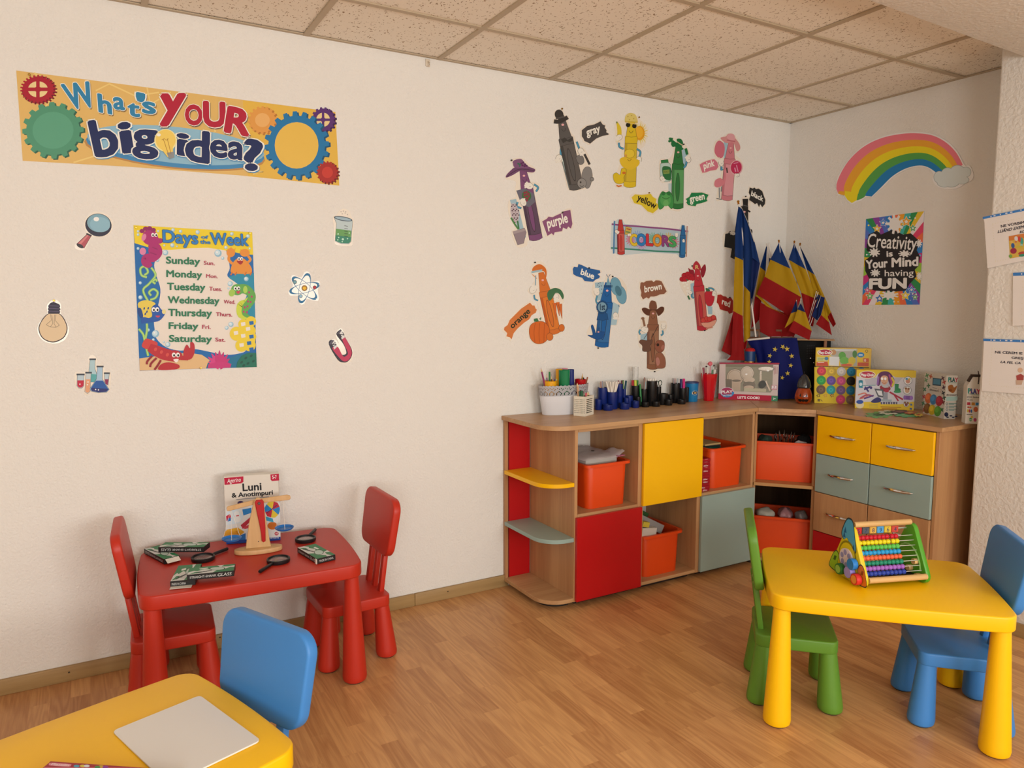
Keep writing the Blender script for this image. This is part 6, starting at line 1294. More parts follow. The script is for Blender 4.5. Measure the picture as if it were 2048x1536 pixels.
a.poly([(318,285),(424,290),(418,388),(312,382)],'#d6d2cc'); a.ell(655,268,38,28,'#2a7ab0'); a.line([(635,262),(675,264)],6,'#dfe8ee'); a.line([(632,275),(678,277)],5,'#dfe8ee'); a.poly([(622,350),(742,350),(740,392),(620,390)],'#c2502c'); a.poly([(680,305),(742,305),(742,345),(680,343)],'#c2502c'); a.text('15',(690,338),(712,338),(690,316),'#efe0d0',.02); a.ell(718,228,15,15,'#2a2622'); a.ell(718,228,11,11,'#d9b02a'); a.line([(155,392),(745,404)],7,'#3a2a1a')
cols=[['#c73a4a','#c9a63a','#d8d2cc','#2a86b0','#2a86b0'],['#2f9a4a','#6a4a9a','#d6568c','#1c1c1e','#c73a4a'],['#6b5040','#2a9a98','#7a5a8a','#2a86b0','#c9a63a'],[None,None,'#d23a62','#8a6a5a','#2f9a4a']]
for j,row in enumerate(cols):
    for i,c in enumerate(row):
        if not c: continue
        x,y=232+i*107-j*3,442+j*100+i*3; r,g,b_=rgb(c); dk='#%02x%02x%02x'%(int(r*.78),int(g*.78),int(b_*.78)); lt='#%02x%02x%02x'%(min(255,int(r*1.12)+8),min(255,int(g*1.12)+8),min(255,int(b_*1.12)+8))
        a.ell(x,y,50,49,dk); a.ell(x,y,47,46,c); a.ell(x,y,39,38,dk); a.ell(x,y,36,35,c); a.ell(x,y,22,21,lt,n=16); a.ell(x,y,12,11,c,n=12)
for x,c in ((198,'#4a3a18'),(272,'#c88a3a'),(344,'#8a3a2a')): a.poly(gearpts(x,706,22,20,5,.5),c); a.ell(x,706,8,8,'#d4b21e')
a.poly([(190,742),(216,744),(214,770),(190,768)],'#6a5a2a'); a.line([(222,748),(240,768)],6,'#6a5a2a')
tag(a.done('clay_set_box'),'tall yellow modelling clay box showing rows of round tub lids','box','modelling clay boxes')
a=upright_box(MF,(590,840),(1225,868),WZ,425,.062,mat('clay_box_side','c79c1c',.4))
a.poly([(612,425),(1250,440),(1225,868),(590,840)],'#c9c0c0'); a.poly([(612,425),(1252,438),(1248,515),(1030,510),(960,470),(840,470),(800,520),(610,500)],'#d9b41e'); a.poly([(592,795),(700,775),(860,770),(880,800),(1090,800),(1228,770),(1225,868),(590,840)],'#d9b41e')
for p,c in (([(690,510),(880,515),(1110,512),(1030,600),(720,600)],'#b3abb0'),): a.poly(p,c)
pdlogo(725,482,80,36)
hairc='#5a2450'; a.poly(smoothpts([(850,470),(900,445),(960,455),(1000,500),(1020,560),(985,620),(960,570),(930,500),(880,520),(860,590),(835,600),(830,540)]),hairc); a.line([(845,500),(835,590)],20,'#8a5a9a',True); a.line([(985,510),(1010,560),(990,610)],22,'#d0b43a',True); a.line([(960,480),(985,560),(975,610)],16,'#a83a7a',True)
a.poly(smoothpts([(868,520),(900,490),(945,505),(945,560),(915,590),(885,575)]),'#cf9a78'); eyes=lambda x,y,d,r: [a.ell(x+k,y,r,r*1.2,'#f0ebe4',n=12) or a.ell(x+k+2,y+2,r*.45,r*.6,'#2a201c',n=8) for k in (0,d)]
eyes(885,525,34,13); a.ell(905,548,7,10,'#c48a6a'); a.line([(885,566),(910,576),(930,566)],5,'#8a2a2a',True)
a.poly(smoothpts([(860,610),(900,595),(960,605),(975,640),(930,665),(880,655)]),'#8f1c2c'); a.poly(smoothpts([(880,600),(930,595),(960,615),(910,622)]),'#b8b4b0'); a.poly([(905,640),(960,640),(955,670),(920,672)],'#b01c38')
a.poly([(800,630),(895,640),(915,730),(840,720)],'#55555a'); a.poly([(822,650),(880,655),(892,710),(848,702)],'#d8d2ce'); a.poly([(900,670),(945,675),(945,760),(895,755)],'#8f8f96'); a.poly([(860,745),(990,750),(985,775),(850,765)],'#9aa4a8')
a.poly([(632,548),(678,548),(676,625),(634,622)],'#2a7f92'); a.ell(655,548,23,8,'#1f6878'); a.ell(655,585,16,18,'#c8d4d4'); a.line([(680,600),(815,595)],7,'#5a8a8a')
a.line([(690,640),(760,610)],20,'#3a2c6a',True); a.line([(700,612),(740,665)],18,'#3a2c6a'); a.ell(765,622,14,16,'#3a2c6a'); a.line([(625,700),(700,680),(720,720),(640,740)],14,'#c8705a',True); a.line([(650,735),(720,700),(790,715)],18,'#a84a5a',True); a.line([(690,740),(795,705)],16,'#5a3a7a')
a.poly([(1022,580),(1065,582),(1062,625),(1085,635),(1082,665),(1020,660)],'#1f7a44'); a.ell(1050,665,40,14,'#2f8a50'); a.line([(965,668),(1110,750)],18,'#a81c34'); a.line([(1010,690),(1060,765)],16,'#a81c34'); a.poly([(1120,705),(1200,710),(1198,755),(1118,748)],'#7a4a92'); a.ell(1128,728,14,24,'#8a5aa4'); a.ell(1200,732,18,24,'#9a6ab4')
for x,y,c in ((1163,545,'#c8846a'),(1155,648,'#c89a78'),(1145,800,'#7a3a3a')): a.ell(x,y,46 if y<700 else 30,46 if y<700 else 28,'#4a4652'); a.ell(x,y,42 if y<700 else 27,42 if y<700 else 25,'#e2dcd4'); a.ell(x,y+5,24 if y<700 else 16,26 if y<700 else 16,c); a.ell(x-14,y-18,14,12,'#3f8ab0' if y<600 else '#8a5a38'); a.ell(x+16,y-14,12,12,'#c8b03a' if y<600 else '#8a5a38')
a.poly(smoothpts([(765,770),(830,725),(870,740),(865,775),(800,785)]),'#2f2a62'); 
for k in range(7): a.poly([(868+k*27,775),(888+k*27,776),(886+k*27,800),(870+k*27,799)],'#2f2a52' if k%2 else '#5a566a')
for y in (800,815,830): a.line([(745,y),(840,y+4)],5,'#a89a4a')
a.line([(868,828),(1090,834)],8,'#a8641c'); a.line([(880,845),(1045,850)],8,'#a8641c'); a.poly(gearpts(1198,804,13,13,8,.25),'#3a66a0'); a.poly([(1182,838),(1206,840),(1206,860),(1182,858)],'#3a5a8a'); a.ell(645,805,44,40,'#d4c49a'); a.ell(645,775,38,22,'#2a4a92')
tag(a.done('clay_set_box'),'wide yellow and lilac modelling clay box picturing a doll with purple hair','box','modelling clay boxes')
# dinosaur box: two printed faces
a=upright_box(MF,(1325,895),(1550,960),WZ,450,.001,card)
p,q,U,N,L,H=a.geo; r_=onz(MF[0]+1692/MF[2],MF[1]+966/MF[2],WZ); dq=(r_-q).dot(-N)
a.bm.free(); a.bm=bmesh.new(); a.mats=[]; DP=max(.05,abs(dq)); a.use(card); Mx2=Matrix(((U.x,N.x,0,0),(U.y,N.y,0,0),(0,0,1,0),(0,0,0,1)))
a.at(T((p+q)/2)@Mx2).box((0,-DP/2,H/2),(L,DP,H),.001,1); a.at(Matrix()); a.k=1
a.poly([(1348,452),(1578,484),(1550,960),(1325,895)],'#cfc4b4'); 
for x,y,c in ((1370,490,'#4a8a5a'),(1410,500,'#b8523a'),(1385,600,'#4a7a52'),(1360,540,'#6a9a6a'),(1540,520,'#5a3a44'),(1555,560,'#b8433a'),(1345,640,'#3f7a5a'),(1340,860,'#b83a4a'),(1545,680,'#2f3a3a'),(1550,620,'#4a2a3a'),(1530,860,'#2f6a4a'),(1545,780,'#7a2a34'),(1555,730,'#3a5a4a'),(1335,720,'#a83a44'),(1330,790,'#3f7a5a')): a.poly(smoothpts(gearpts(x,y,20,26,4,.5,x),1),c)
a.poly([(1432,515),(1525,525),(1520,605),(1428,595)],'#2f4a5a'); a.poly([(1440,524),(1516,532),(1512,590),(1437,582)],'#4a86a0'); a.text('dinosaurs',(1398,652),(1500,668),(1400,630),'#3a3430',.02); a.text('12',(1490,668),(1528,674),(1492,632),'#c2a494',.03); a.line([(1430,622),(1480,630)],4,'#6a625a')
for x,y,c in ((1385,735,'#cf6a38'),(1440,750,'#3f7fae'),(1502,765,'#a82a3a'),(1372,845,'#7a5030'),(1425,860,'#d0b030'),(1485,875,'#5a9a3c')): a.ell(x,y,38,56,c,6); a.ell(x-8,y-14,20,30,'#%02x%02x%02x'%tuple(min(255,int(v*1.12)+6) for v in rgb(c)),6)
a.P=Vector(q); a.N=U.copy(); 
if (EYE-a.P).dot(a.N)<0: a.N=-a.N
a.k=2; s1,s2=(1560,960),(1690,966)
a.text('PLAY',(1598,555),(1698,560),(1600,512),'#c43a4a',.05); a.text('P',(1598,555),(1620,556),(1600,512),'#2a8a78',.05); a.text('LA',(1624,556),(1668,558),(1625,513),'#2a5a52',.05); a.text('CREATIVE',(1600,572),(1685,574),(1600,561),'#2a8a78',.01)
a.poly(smoothpts([(1600,600),(1640,590),(1660,620),(1690,600),(1680,640),(1650,680),(1610,660),(1595,630)]),'#a86430'); a.ell(1620,650,20,14,'#8a4a22'); a.text('dinosaurs',(1575,708),(1697,706),(1576,690),'#2c2a2e',.02); a.poly([(1575,720),(1697,716),(1694,760),(1574,766)],'#b4d0c2')
for k,y in enumerate((795,828,858)): a.ell(1582,y,13,12,'#2a4a4a'); a.ell(1582,y,9,8,'#d8d2c8'); a.line([(1602,y-6),(1690,y-5)],6,'#5a8a80'); a.line([(1602,y+5),(1660,y+6)],6,'#5a8a80')
a.ell(1576,910,22,24,'#2a2f4a'); 
for x,y in ((1590,940),(1625,925),(1650,940),(1680,930)): a.ell(x,y,16,7,'#2a2f4a',n=10)
tag(a.done('dinosaur_set_box'),'white craft box with dinosaurs and coloured clay eggs on its face','box')
# picnic box with a gable top, half behind the pillar
p=onz(MF[0]+1778/MF[2],MF[1]+1008/MF[2],WZ); q=onz(MF[0]+1990/MF[2],MF[1]+1016/MF[2],WZ); U=(q-p); U=Vector((U.x,U.y,0)).normalized(); N=Vector((U.y,-U.x,0)); N=-N if (EYE-p).dot(N)<0 else N
q=p+U*.088; Hh=zat(p.x,p.y,MF[1]+600/MF[2])-WZ; Ht=zat(p.x,p.y,MF[1]+505/MF[2])-WZ
t=thing('picnic_set_box','white craft box with a gabled top and a dark ribbon, half hidden by the pillar','box',p,math.atan2(U.y,U.x)); 
a=Art(p,N,MF,base=.0003); a.use(card); D_=.055
b=bmesh.new(); Lx=.088
pr=[(0,0),(Lx,0),(Lx,Hh),(Lx*.76,Ht),(Lx*.24,Ht),(0,Hh)]
vf=[b.verts.new(p+U*x+Vector((0,0,z))) for x,z in pr]; vb=[b.verts.new(p+U*(x)-N*D_+Vector((0,0,z))) for x,z in pr]
b.faces.new(vf); b.faces.new(vb[::-1])
for i in range(6): b.faces.new((vf[i],vf[(i+1)%6],vb[(i+1)%6],vb[i]))
a._add(b); a.k=1
a.text('PLAY',(1812,680),(1940,692),(1812,630),'#c43a4a',.05); a.text('P',(1812,680),(1840,682),(1812,630),'#2a8a78',.05); a.text('LA',(1846,682),(1900,688),(1846,632),'#3a4a8a',.05); a.text('CREATIVE',(1815,695),(1925,704),(1815,680),'#2a8a78',.01); a.text('picnic basket',(1800,726),(1930,732),(1800,712),'#2c2a2e',.02); a.text('12 pcs',(1802,756),(1860,760),(1802,742),'#2c2a2e',.02)
for x,y,c in ((1818,793,'#b8303a'),(1866,795,'#c88a3a'),(1910,797,'#3f7fb0')): a.poly([(x-17,y-15),(x+17,y-14),(x+19,y+16),(x-19,y+15)],c)
for x,y,rx,ry,c in ((1812,832,10,9,'#a83a2a'),(1834,834,14,10,'#d0703a'),(1893,856,24,28,'#c8623a'),(1808,870,9,18,'#d0b03a'),(1826,872,9,18,'#b83a44'),(1846,874,9,18,'#3a6aa8'),(1838,965,16,20,'#5a9a5a'),(1886,968,16,20,'#b8436a'),(1852,938,12,12,'#d8b83a')): a.ell(x,y,rx,ry,c)
a.line([(1795,908),(1858,912)],6,'#2c2a2e'); a.line([(1820,968),(1856,968)],6,'#d8d4cc')
a.bm.transform(T(p).inverted()); a.bm.transform(RZ(-math.atan2(U.y,U.x))); a.build('box_body',None,t,smooth=False)
RBN=mat('ribbon_brown','3a2a20',.7); b=MB(); zt_=Ht
b.box((Lx*.5,.015,zt_+.006),(Lx*.62,.030,.010),.003).box((Lx*.12,.010,zt_-.010),(.010,.022,.030),.002,2,RY(rad(25))); b.tube([(Lx*.46,-.003,zt_+.030),(Lx*.50,-.004,zt_+.012),(Lx*.52,-.002,zt_-.012),(Lx*.51,-.0015,zt_-.034)],.0022,6); b.build('ribbon',RBN,t)
# loose card cut-outs in front of the clay box
cG2='card cutouts piled on the drawer worktop'
for k,(x,y,sx,sy,rot,c,c2,lab) in enumerate(((850,915,150,34,3,'#6aa858','#2f6a34','large green card leaf lying under the others, left of the pile'),(1160,912,150,30,-3,'#5aa86a','#8ac07a','large green card disc lying at the right of the pile'),(960,888,120,24,8,'#d8d0b4','#3a6a3a','cream card cutout on the green leaf'),(1080,880,110,18,-4,'#3a2c34','#7a4a5a','dark card cutout in the middle of the pile'),(1190,892,70,16,2,'#b85a3a','#d8a84a','orange card cutout on the green disc'),(1275,915,50,16,10,'#d8b84a','#b8423a','yellow card cutout at the right edge of the pile'))):
    b=MB(); z=WZ+.0016*k; P=[onz(MF[0]+u/MF[2],MF[1]+v/MF[2],z) for u,v in smoothpts(gearpts(x,y,sx,sy,7,.22,rot*9),2)]; cx=sum((q for q in P),Vector())/len(P)
    b.use(ink(c)).prism([(q.x-cx.x,q.y-cx.y) for q in P],0,.0012)
    b.use(ink(c2)).prism([((q.x-cx.x)*.5,(q.y-cx.y)*.5) for q in P[::2]],.0012,.00125)
    o=b.build('card_cutout',smooth=False); o.location=cx; tag(o,lab,'card',cG2)
# glass pumpkin with a dark hat
pc=Vector((-.362,-.470,WZ)); zc=zat(pc.x,pc.y,650+880/7.062)-WZ; zt=zat(pc.x,pc.y,650+690/7.062)-WZ
t=thing('glass_pumpkin','orange glass pumpkin lantern with a black face and dark domed top','ornament',pc,math.atan2(EYE.y-pc.y,EYE.x-pc.x))
OG=mat('orange_glass','b84408',.06,trans=.4,ior=1.4,coat=.5); DG=mat('dark_glass','23262a',.08,coat=.6)
R0=.0485
b=MB(); b.lathe([(0,0),(.026,0),(.034,.003),(.040,.010),(R0,zc*.36),(R0*.98,zc*.55),(R0*.80,zc*.85),(.030,zc),(0,zc)],64)
for v in b.bm.verts:
    a_=math.atan2(v.co.y,v.co.x); rr=math.hypot(v.co.x,v.co.y); k=1+.045*(abs(math.cos(a_*5))-.6)*(1 if .008<v.co.z<zc*.95 else .2); v.co.x*=k; v.co.y*=k
b.build('pumpkin_body',OG,t)
hd=zt-zc
b=MB().lathe([(0,-.002),(.036,-.003),(.040,.003),(.038,.016),(.033,hd*.5),(.020,hd*.82),(.008,hd*.97),(0,hd)],40,(0,0,zc)); b.tube([(-.007,0,zt-.002),(-.008,0,zt+.008),(0,0,zt+.011),(.008,0,zt+.008),(.007,0,zt-.002)],.0018,6); b.ball((.022,.024,zc+.004),.008,10).build('dome_lid',DG,t)
b=MB().use(mat('pumpkin_face','120c0a',.3))
def onp(y,z):
    pr=[(.040,.010),(R0,zc*.36),(R0*.98,zc*.55),(R0*.80,zc*.85),(.030,zc)]; 
    for (r0_,z0_),(r1_,z1_) in zip(pr,pr[1:]):
        if z0_<=z<=z1_: rr=r0_+(r1_-r0_)*(z-z0_)/(z1_-z0_); break
    else: rr=.04
    a_=y/rr; k=1+.045*(abs(math.cos(a_*5))-.6); return (rr*k*math.cos(a_)+.0012,rr*k*math.sin(a_),z)
for P in ([(-.024,zc*.50),(-.012,zc*.46),(-.016,zc*.68)],[(.024,zc*.50),(.012,zc*.46),(.016,zc*.68)],[(-.004,zc*.44),(.004,zc*.44),(0,zc*.54)],[(-.036,zc*.40),(-.026,zc*.30),(-.018,zc*.34),(-.010,zc*.30),(0,zc*.34),(.010,zc*.30),(.018,zc*.34),(.026,zc*.30),(.036,zc*.40),(.026,zc*.20),(.016,zc*.14),(.008,zc*.20),(0,zc*.14),(-.008,zc*.20),(-.016,zc*.14),(-.026,zc*.20)]):
    P2=[]
    for i in range(len(P)):
        (y0,z0),(y1,z1)=P[i],P[(i+1)%len(P)]
        for k in range(3): P2.append((y0+(y1-y0)*k/3,z0+(z1-z0)*k/3))
    f=b.bm.faces.new([b.bm.verts.new(onp(*q)) for q in P2]); f.material_index=0
bmesh.ops.triangulate(b.bm,faces=b.bm.faces[:]); b.build('carved_face',None,t)
# ------------------------------------------------------------------ flags and what stands behind them in the corner
NF_=Vector((-.77,-.64,0)).normalized(); IF=(1420,370,4.39)
def cp(P0): return lambda x,y,d=0,fr=IF: hit(fr[0]+x/fr[2],fr[1]+y/fr[2],P0,NF_)+NF_*d
FB=mat('flag_blue','0f3f86',.75); FBD=mat('flag_blue_deep','0a2a6e',.75); FYL=mat('flag_yellow','d0a810',.75); FRD=mat('flag_red','b01014',.75); POLE=mat('flag_pole_white','d8d2cc',.4); GOLD=mat('gold_finial','c08a3a',.25,1)
def cloth(b,m,at,L,R,n=8,amp=.006,ph=0.,waves=1.5,sub=4):
    """sheet between two edge polylines; ripples across its width; given two faces so it has body"""
    b.use(m); rows=[]; k=len(L)
    L=[tuple(q)+((0,) if len(q)==2 else ()) for q in L]; R=[tuple(q)+((0,) if len(q)==2 else ()) for q in R]
    for i in range((k-1)*sub+1):
        f=i/sub; j=min(int(f),k-2); t=f-j
        l=[L[j][c]+(L[j+1][c]-L[j][c])*t for c in range(3)]; r=[R[j][c]+(R[j+1][c]-R[j][c])*t for c in range(3)]
        rows.append([at(l[0]+(r[0]-l[0])*s/n,l[1]+(r[1]-l[1])*s/n,l[2]+(r[2]-l[2])*s/n+amp*math.sin(2*PI*waves*s/n+ph+f*.5)*math.sin(PI*s/n)) for s in range(n+1)])
    g=bmesh.new(); V=[[g.verts.new(p) for p in rw] for rw in rows]
    for A_,B_ in zip(V,V[1:]):
        for s in range(n):
            try: g.faces.new((A_[s],A_[s+1],B_[s+1],B_[s]))
            except ValueError: pass
    bmesh.ops.solidify(g,geom=g.faces[:],thickness=.0012); b._add(g)
def pole_of(t,p,q,r,fin,o):
    MB().cyl(Vector(p)-o,Vector(q)-o,r,n=10).build('pole',POLE,t)
    if fin:
        b=MB(); d=(Vector(p)-Vector(q)).normalized(); b.lathe([(r*1.3,0),(r*1.5,fin*.4),(r*.8,fin*.7),(fin*.7,fin*1.1),(fin,fin*1.8),(fin*.7,fin*2.5),(0,fin*2.9)],16,Vector(p)-o,d); b.build('finial',GOLD,t)
def flag(label,P0,top,foot,fin,r,patches,group,name='flag'):
    at=cp(Vector(P0)); p,q=at(*top,-.004),at(*foot,-.030 if foot[0]==400 else -.045); t=thing(name,label,'flag',q,0,group); pole_of(t,p,q,r,fin,q)
    b=MB()
    for m,L,R,kw in patches: cloth(b,m,at,L,R,**kw)
    b.bm.transform(T(q).inverted()); b.build('cloth',None,t,angle=60); return t
K_=dict
flag('tallest blue, yellow and red flag, hanging in folds by the long wall',(-.405,-.285,0),(250,168),(400,1335),.0085,.0052,[
 (FRD,[(205,1105,-.012),(160,1270,-.012),(100,1455,-.012)],[(240,1110,-.01),(225,1300,-.01),(200,1510,-.008)],K_(n=5)),
 (FBD,[(330,330,-.006),(350,640,-.012),(352,940,-.014),(356,1060,-.015)],[(332,332,-.006),(438,688,-.010),(400,880,-.014),(358,1064,-.015)],K_(n=6)),  # rear fold, its shading put into the darker blue
 (FB,[(250,188,.004),(233,300,.010),(222,440,.014),(220,630,.016)],[(282,212,0),(286,330,-.004),(290,480,-.008),(290,660,-.010)],K_(n=8,amp=.010,waves=.5)),
 (FB,[(281,212,0),(286,330,-.006),(290,560,-.010),(295,880,-.010)],[(306,268,.002),(348,380,.008),(372,640,.010),(352,942,.010)],K_(n=8,amp=.012,waves=.6,ph=.4)),
 (POLE,[(266,178,.002),(331,330,.006),(385,500,.004)],[(271,180,.002),(338,332,.006),(392,502,.004)],K_(n=2,amp=0)),
 (FB,[(306,268,.0),(348,380,.004),(372,640,.006)],[(309,272,.0),(392,500,-.002),(438,688,-.006)],K_(n=5,amp=.004)),
 (FYL,[(220,630,.016),(212,860,.018),(205,1105,.018)],[(290,660,-.010),(290,900,-.008),(288,1150,-.006)],K_(n=8,amp=.010,waves=.5)),
 (FYL,[(295,880,-.010),(290,1150,-.010),(300,1385,-.008)],[(352,942,.010),(356,1120,.012),(354,1330,.010)],K_(n=8,amp=.010,waves=.5,ph=.5)),
 (FRD,[(205,1105,.018),(198,1300,.020),(190,1490,.022),(150,1536,.022)],[(288,1150,-.006),(292,1300,0),(298,1450,.004),(305,1540,.006)],K_(n=8,amp=.010,waves=.6)),
 (FRD,[(288,1385,-.012),(288,1440,-.012)],[(330,1360,-.012),(312,1440,-.012)],K_(n=4)),
],'flags gathered in the corner')
MG='flags gathered in the corner'
flag('middle-height flag mostly behind the others, right of the tallest flag',(-.300,-.205,0),(497,512),(640,1330),0,.0042,[
 (FB,[(494,535),(440,720)],[(500,545),(488,758)],K_(n=5)),(FYL,[(440,720),(395,975)],[(488,758),(452,1000)],K_(n=5)),(FRD,[(395,975),(360,1262)],[(452,1005),(430,1185)],K_(n=5)),
],MG)
flag('middle-height flag seen as a bare white pole beside the widest flag',(-.310,-.215,0),(518,505),(650,1330),0,.0042,[
 (FB,[(520,640),(515,690)],[(545,650),(530,700)],K_(n=3)),
],MG)
flag('widest middle-height flag, centred, with a gold-tipped pole',(-.335,-.228,0),(606,505),(700,1340),.0062,.0042,[
 (FRD,[(440,1030,-.004),(432,1180,-.004),(442,1290,-.002),(515,1330,0)],[(690,1150,-.006),(830,1110,-.008),(800,1230,-.006),(735,1332,-.004)],K_(n=10,amp=.012,waves=1.3)),
 (FYL,[(402,968,.004),(450,1015,.006),(492,1062,.006)],[(430,965,.002),(560,1090,.002),(672,1148,.002)],K_(n=6,amp=.003)),
 (FB,[(605,506),(568,580),(530,655,.006)],[(607,508),(655,620),(705,735,.006)],K_(n=9,amp=.006,waves=1)),
 (FYL,[(530,655,.006),(505,730,.010),(480,805,.012)],[(705,735,.006),(760,860,.004),(802,985,0)],K_(n=10,amp=.012,waves=1.2)),
 (FRD,[(480,805,.012),(445,880,.012),(412,960,.010)],[(802,985,0),(770,1070,0),(690,1145,-.002)],K_(n=10,amp=.012,waves=1.2)),
],MG)
flag('middle-height flag with a gold tip, second from the side wall',(-.320,-.215,0),(740,512),(700,1345),.0062,.0042,[
 (FB,[(739,514),(690,655)],[(741,516),(842,742)],K_(n=8)),(FYL,[(690,655),(745,800),(800,945)],[(842,742),(890,870),(938,1002)],K_(n=8,amp=.010)),(FRD,[(800,945),(830,1100),(880,1235)],[(938,1002),(935,1080),(905,1242)],K_(n=8,amp=.010)),
],MG)
flag('middle-height flag with a gold tip, nearest the side wall',(-.305,-.200,0),(790,532),(720,1345),.0062,.0042,[
 (FB,[(789,535),(850,742)],[(791,537),(920,790)],K_(n=6)),(FYL,[(850,742),(930,1000),(1030,1160)],[(920,790),(1002,970),(1062,1115)],K_(n=8,amp=.008)),(FRD,[(1030,1160),(1082,1248)],[(1062,1115),(1106,1220)],K_(n=5)),
],MG)
SG2='small paper-size flags in front of the larger ones'
flag('small flag turned away, left of the front small flag',(-.395,-.290,0),(758,1010),(800,1345),.0026,.0018,[
 (FBD,[(752,1022),(710,1125)],[(760,1020),(772,1108)],K_(n=4,amp=.003)),(FYL,[(710,1128),(655,1256)],[(768,1106),(740,1192)],K_(n=5,amp=.003)),
],SG2)
flag('small flag in front with its blue, yellow and red bands all showing',(-.412,-.300,0),(797,995),(800,1350),.0026,.0018,[
 (FBD,[(796,1040),(768,1092)],[(798,1042),(838,1118)],K_(n=5,amp=.003)),(FYL,[(768,1092),(735,1190)],[(838,1118),(893,1282)],K_(n=6,amp=.006)),(FRD,[(735,1190),(690,1280)],[(893,1282),(872,1362)],K_(n=6,amp=.006)),
],SG2)
flag('small flag showing only its dark blue band, near the side wall',(-.340,-.245,0),(950,938),(830,1345),.0026,.0018,[
 (FBD,[(958,965),(895,1150)],[(975,975),(942,1190)],K_(n=5,amp=.003)),
],SG2)
flag('small flag with yellow and red bands hanging beside the side wall',(-.350,-.252,0),(975,972),(840,1345),0,.0018,[
 (FBD,[(972,978),(955,1080),(940,1190)],[(1008,988),(1000,1040),(975,1140)],K_(n=5,amp=.003)),(FYL,[(1002,1048),(975,1140)],[(1004,1046),(1047,1208)],K_(n=6,amp=.004)),(FRD,[(975,1140),(930,1222)],[(1047,1208),(1070,1320)],K_(n=6,amp=.005)),
],SG2)
flag('small bare-poled flag crowded behind the dark blue small flag',(-.335,-.240,0),(936,932),(820,1345),.0026,.0018,[
 (FBD,[(936,960),(925,1010)],[(958,962),(945,1000)],K_(n=4,amp=.002)),
],SG2)
# blue flag with a ring of stars, on a white pole laid along the rack
P0=Vector((-.352,-.262,0)); at=cp(P0); LFl=(1390,650,7.062); al=lambda x,y,d=0: at(x,y,d,LFl)
t=thing('star_flag','dark blue flag with a ring of yellow stars draped behind the cooking set box','flag',al(1200,1050))
o=al(1200,1050); EUB=mat('eu_blue','061a7c',.7); b=MB()
cloth(b,EUB,al,[(735,222,-.020),(860,420,-.036),(900,700,-.036),(960,1040,-.030)],[(1050,190,0),(1050,430,0),(1080,700,0),(1170,1046,0)],n=8,amp=.006)
cloth(b,EUB,al,[(1050,190,0),(1050,430,0),(1080,700,0),(1170,1046,0)],[(1442,182,.002),(1475,420,.004),(1528,700,.006),(1540,1038,.006)],n=10,amp=.005,waves=1.2)
YST=mat('eu_star','c8b040',.6); b.use(YST)
for x,y,r,rot in ((1130,342,40,-80),(1240,306,40,-60),(1300,338,42,-95),(1056,432,36,-70),(1050,520,34,-90),(1366,437,40,-100),(1351,570,36,-80),(1308,680,38,-95),(1233,742,34,-75)):
    f=b.bm.faces.new([b.bm.verts.new(al(u,v,.0125)) for u,v in starpts(x,y,r,5,.38,rot)]); f.material_index=b.mi
b.bm.transform(T(o).inverted()); b.build('cloth',None,t,angle=60)
MB().cyl(al(700,216,.0)-o,al(1056,180,.002)-o,.0062,n=12).build('pole',POLE,t)
# wooden rack carrying the flag block
RK=wood('rack_wood','8a5a3a','5a3620','z',.5); P1=Vector((-.305,-.225,0)); ar=cp(P1)
c0=ar(320,1348); c1=ar(1095,1348); Ux=(c1-c0); Lr=Vector((Ux.x,Ux.y,0)).length; ang=math.atan2(Ux.y,Ux.x); zr_=zat(*((c0+c1)/2).xy,370+1350/4.39); ctr=(c0+c1)/2
t=thing('wooden_rack','dark wooden rack behind the star flag with the flags standing in it','rack',(ctr.x,ctr.y,WZ),ang); hr=zr_-WZ
MB().box((0,.012,hr-.004),(Lr,.056,.010),.002).build('top_board',wood('rack_board','b08a62','8f6a44','x',.5),t)
for x in (-Lr*.46,Lr*.40):
    for y in (-.008,.030): MB().box((x,y,(hr-.009)/2),(.016,.014,hr-.009),.002).build('leg',RK,t)
MB().box((-Lr*.22,.012,hr+.004),(Lr*.56,.05,.008),.001).build('block_base',RK,t)
for y in (-.010,.034): 
    MB().box((-Lr*.22,y,hr+.050),(Lr*.56,.006,.012),.001).build('rail',RK,t)
    for k in range(5): MB().box((-Lr*.22+Lr*.26*(k-2)/2,y,hr+.026),(.010,.007,.050),.001).build('slat',RK,t)
# black upright case
P2=Vector((-.225,-.228,0)); ac=cp(P2); c0=ac(560,1400); c1=ac(1062,1400); Ux=c1-c0; Lc=Vector((Ux.x,Ux.y,0)).length; ang=math.atan2(Ux.y,Ux.x); ctr=(c0+c1)/2; hc=zat(*ctr.xy,370+1366/4.39)-WZ
hc=min(hc,hr-.012)
t=thing('black_case','tall black case with two silver points, between the star flag and the clay boxes','case',(ctr.x,ctr.y,WZ),ang)
BKC=mat('case_black','060607',.6,spec=.25); MB().box((0,.0475,hc/2),(Lc,.085,hc),.003).build('case_body',BKC,t)
b=MB()
for k in range(9):
    for j in range(4): b.box((Lc*.10+j*.012,.0045,hc*.92-k*.010),(.008,.002,.004))
b.build('vent_slots',mat('case_slot','1c1c20',.6),t)
b=MB()
for dx in (-.006,.006): b.box((Lc*.24+dx,.0045,hc*.62),(.007,.003,.007),.001)
b.lathe([(0,0),(.003,0),(.003,.002),(0,.002)],10,(Lc*.16,.005,hc*.70),(0,-1,0)); b.build('silver_ports',CHROME,t)
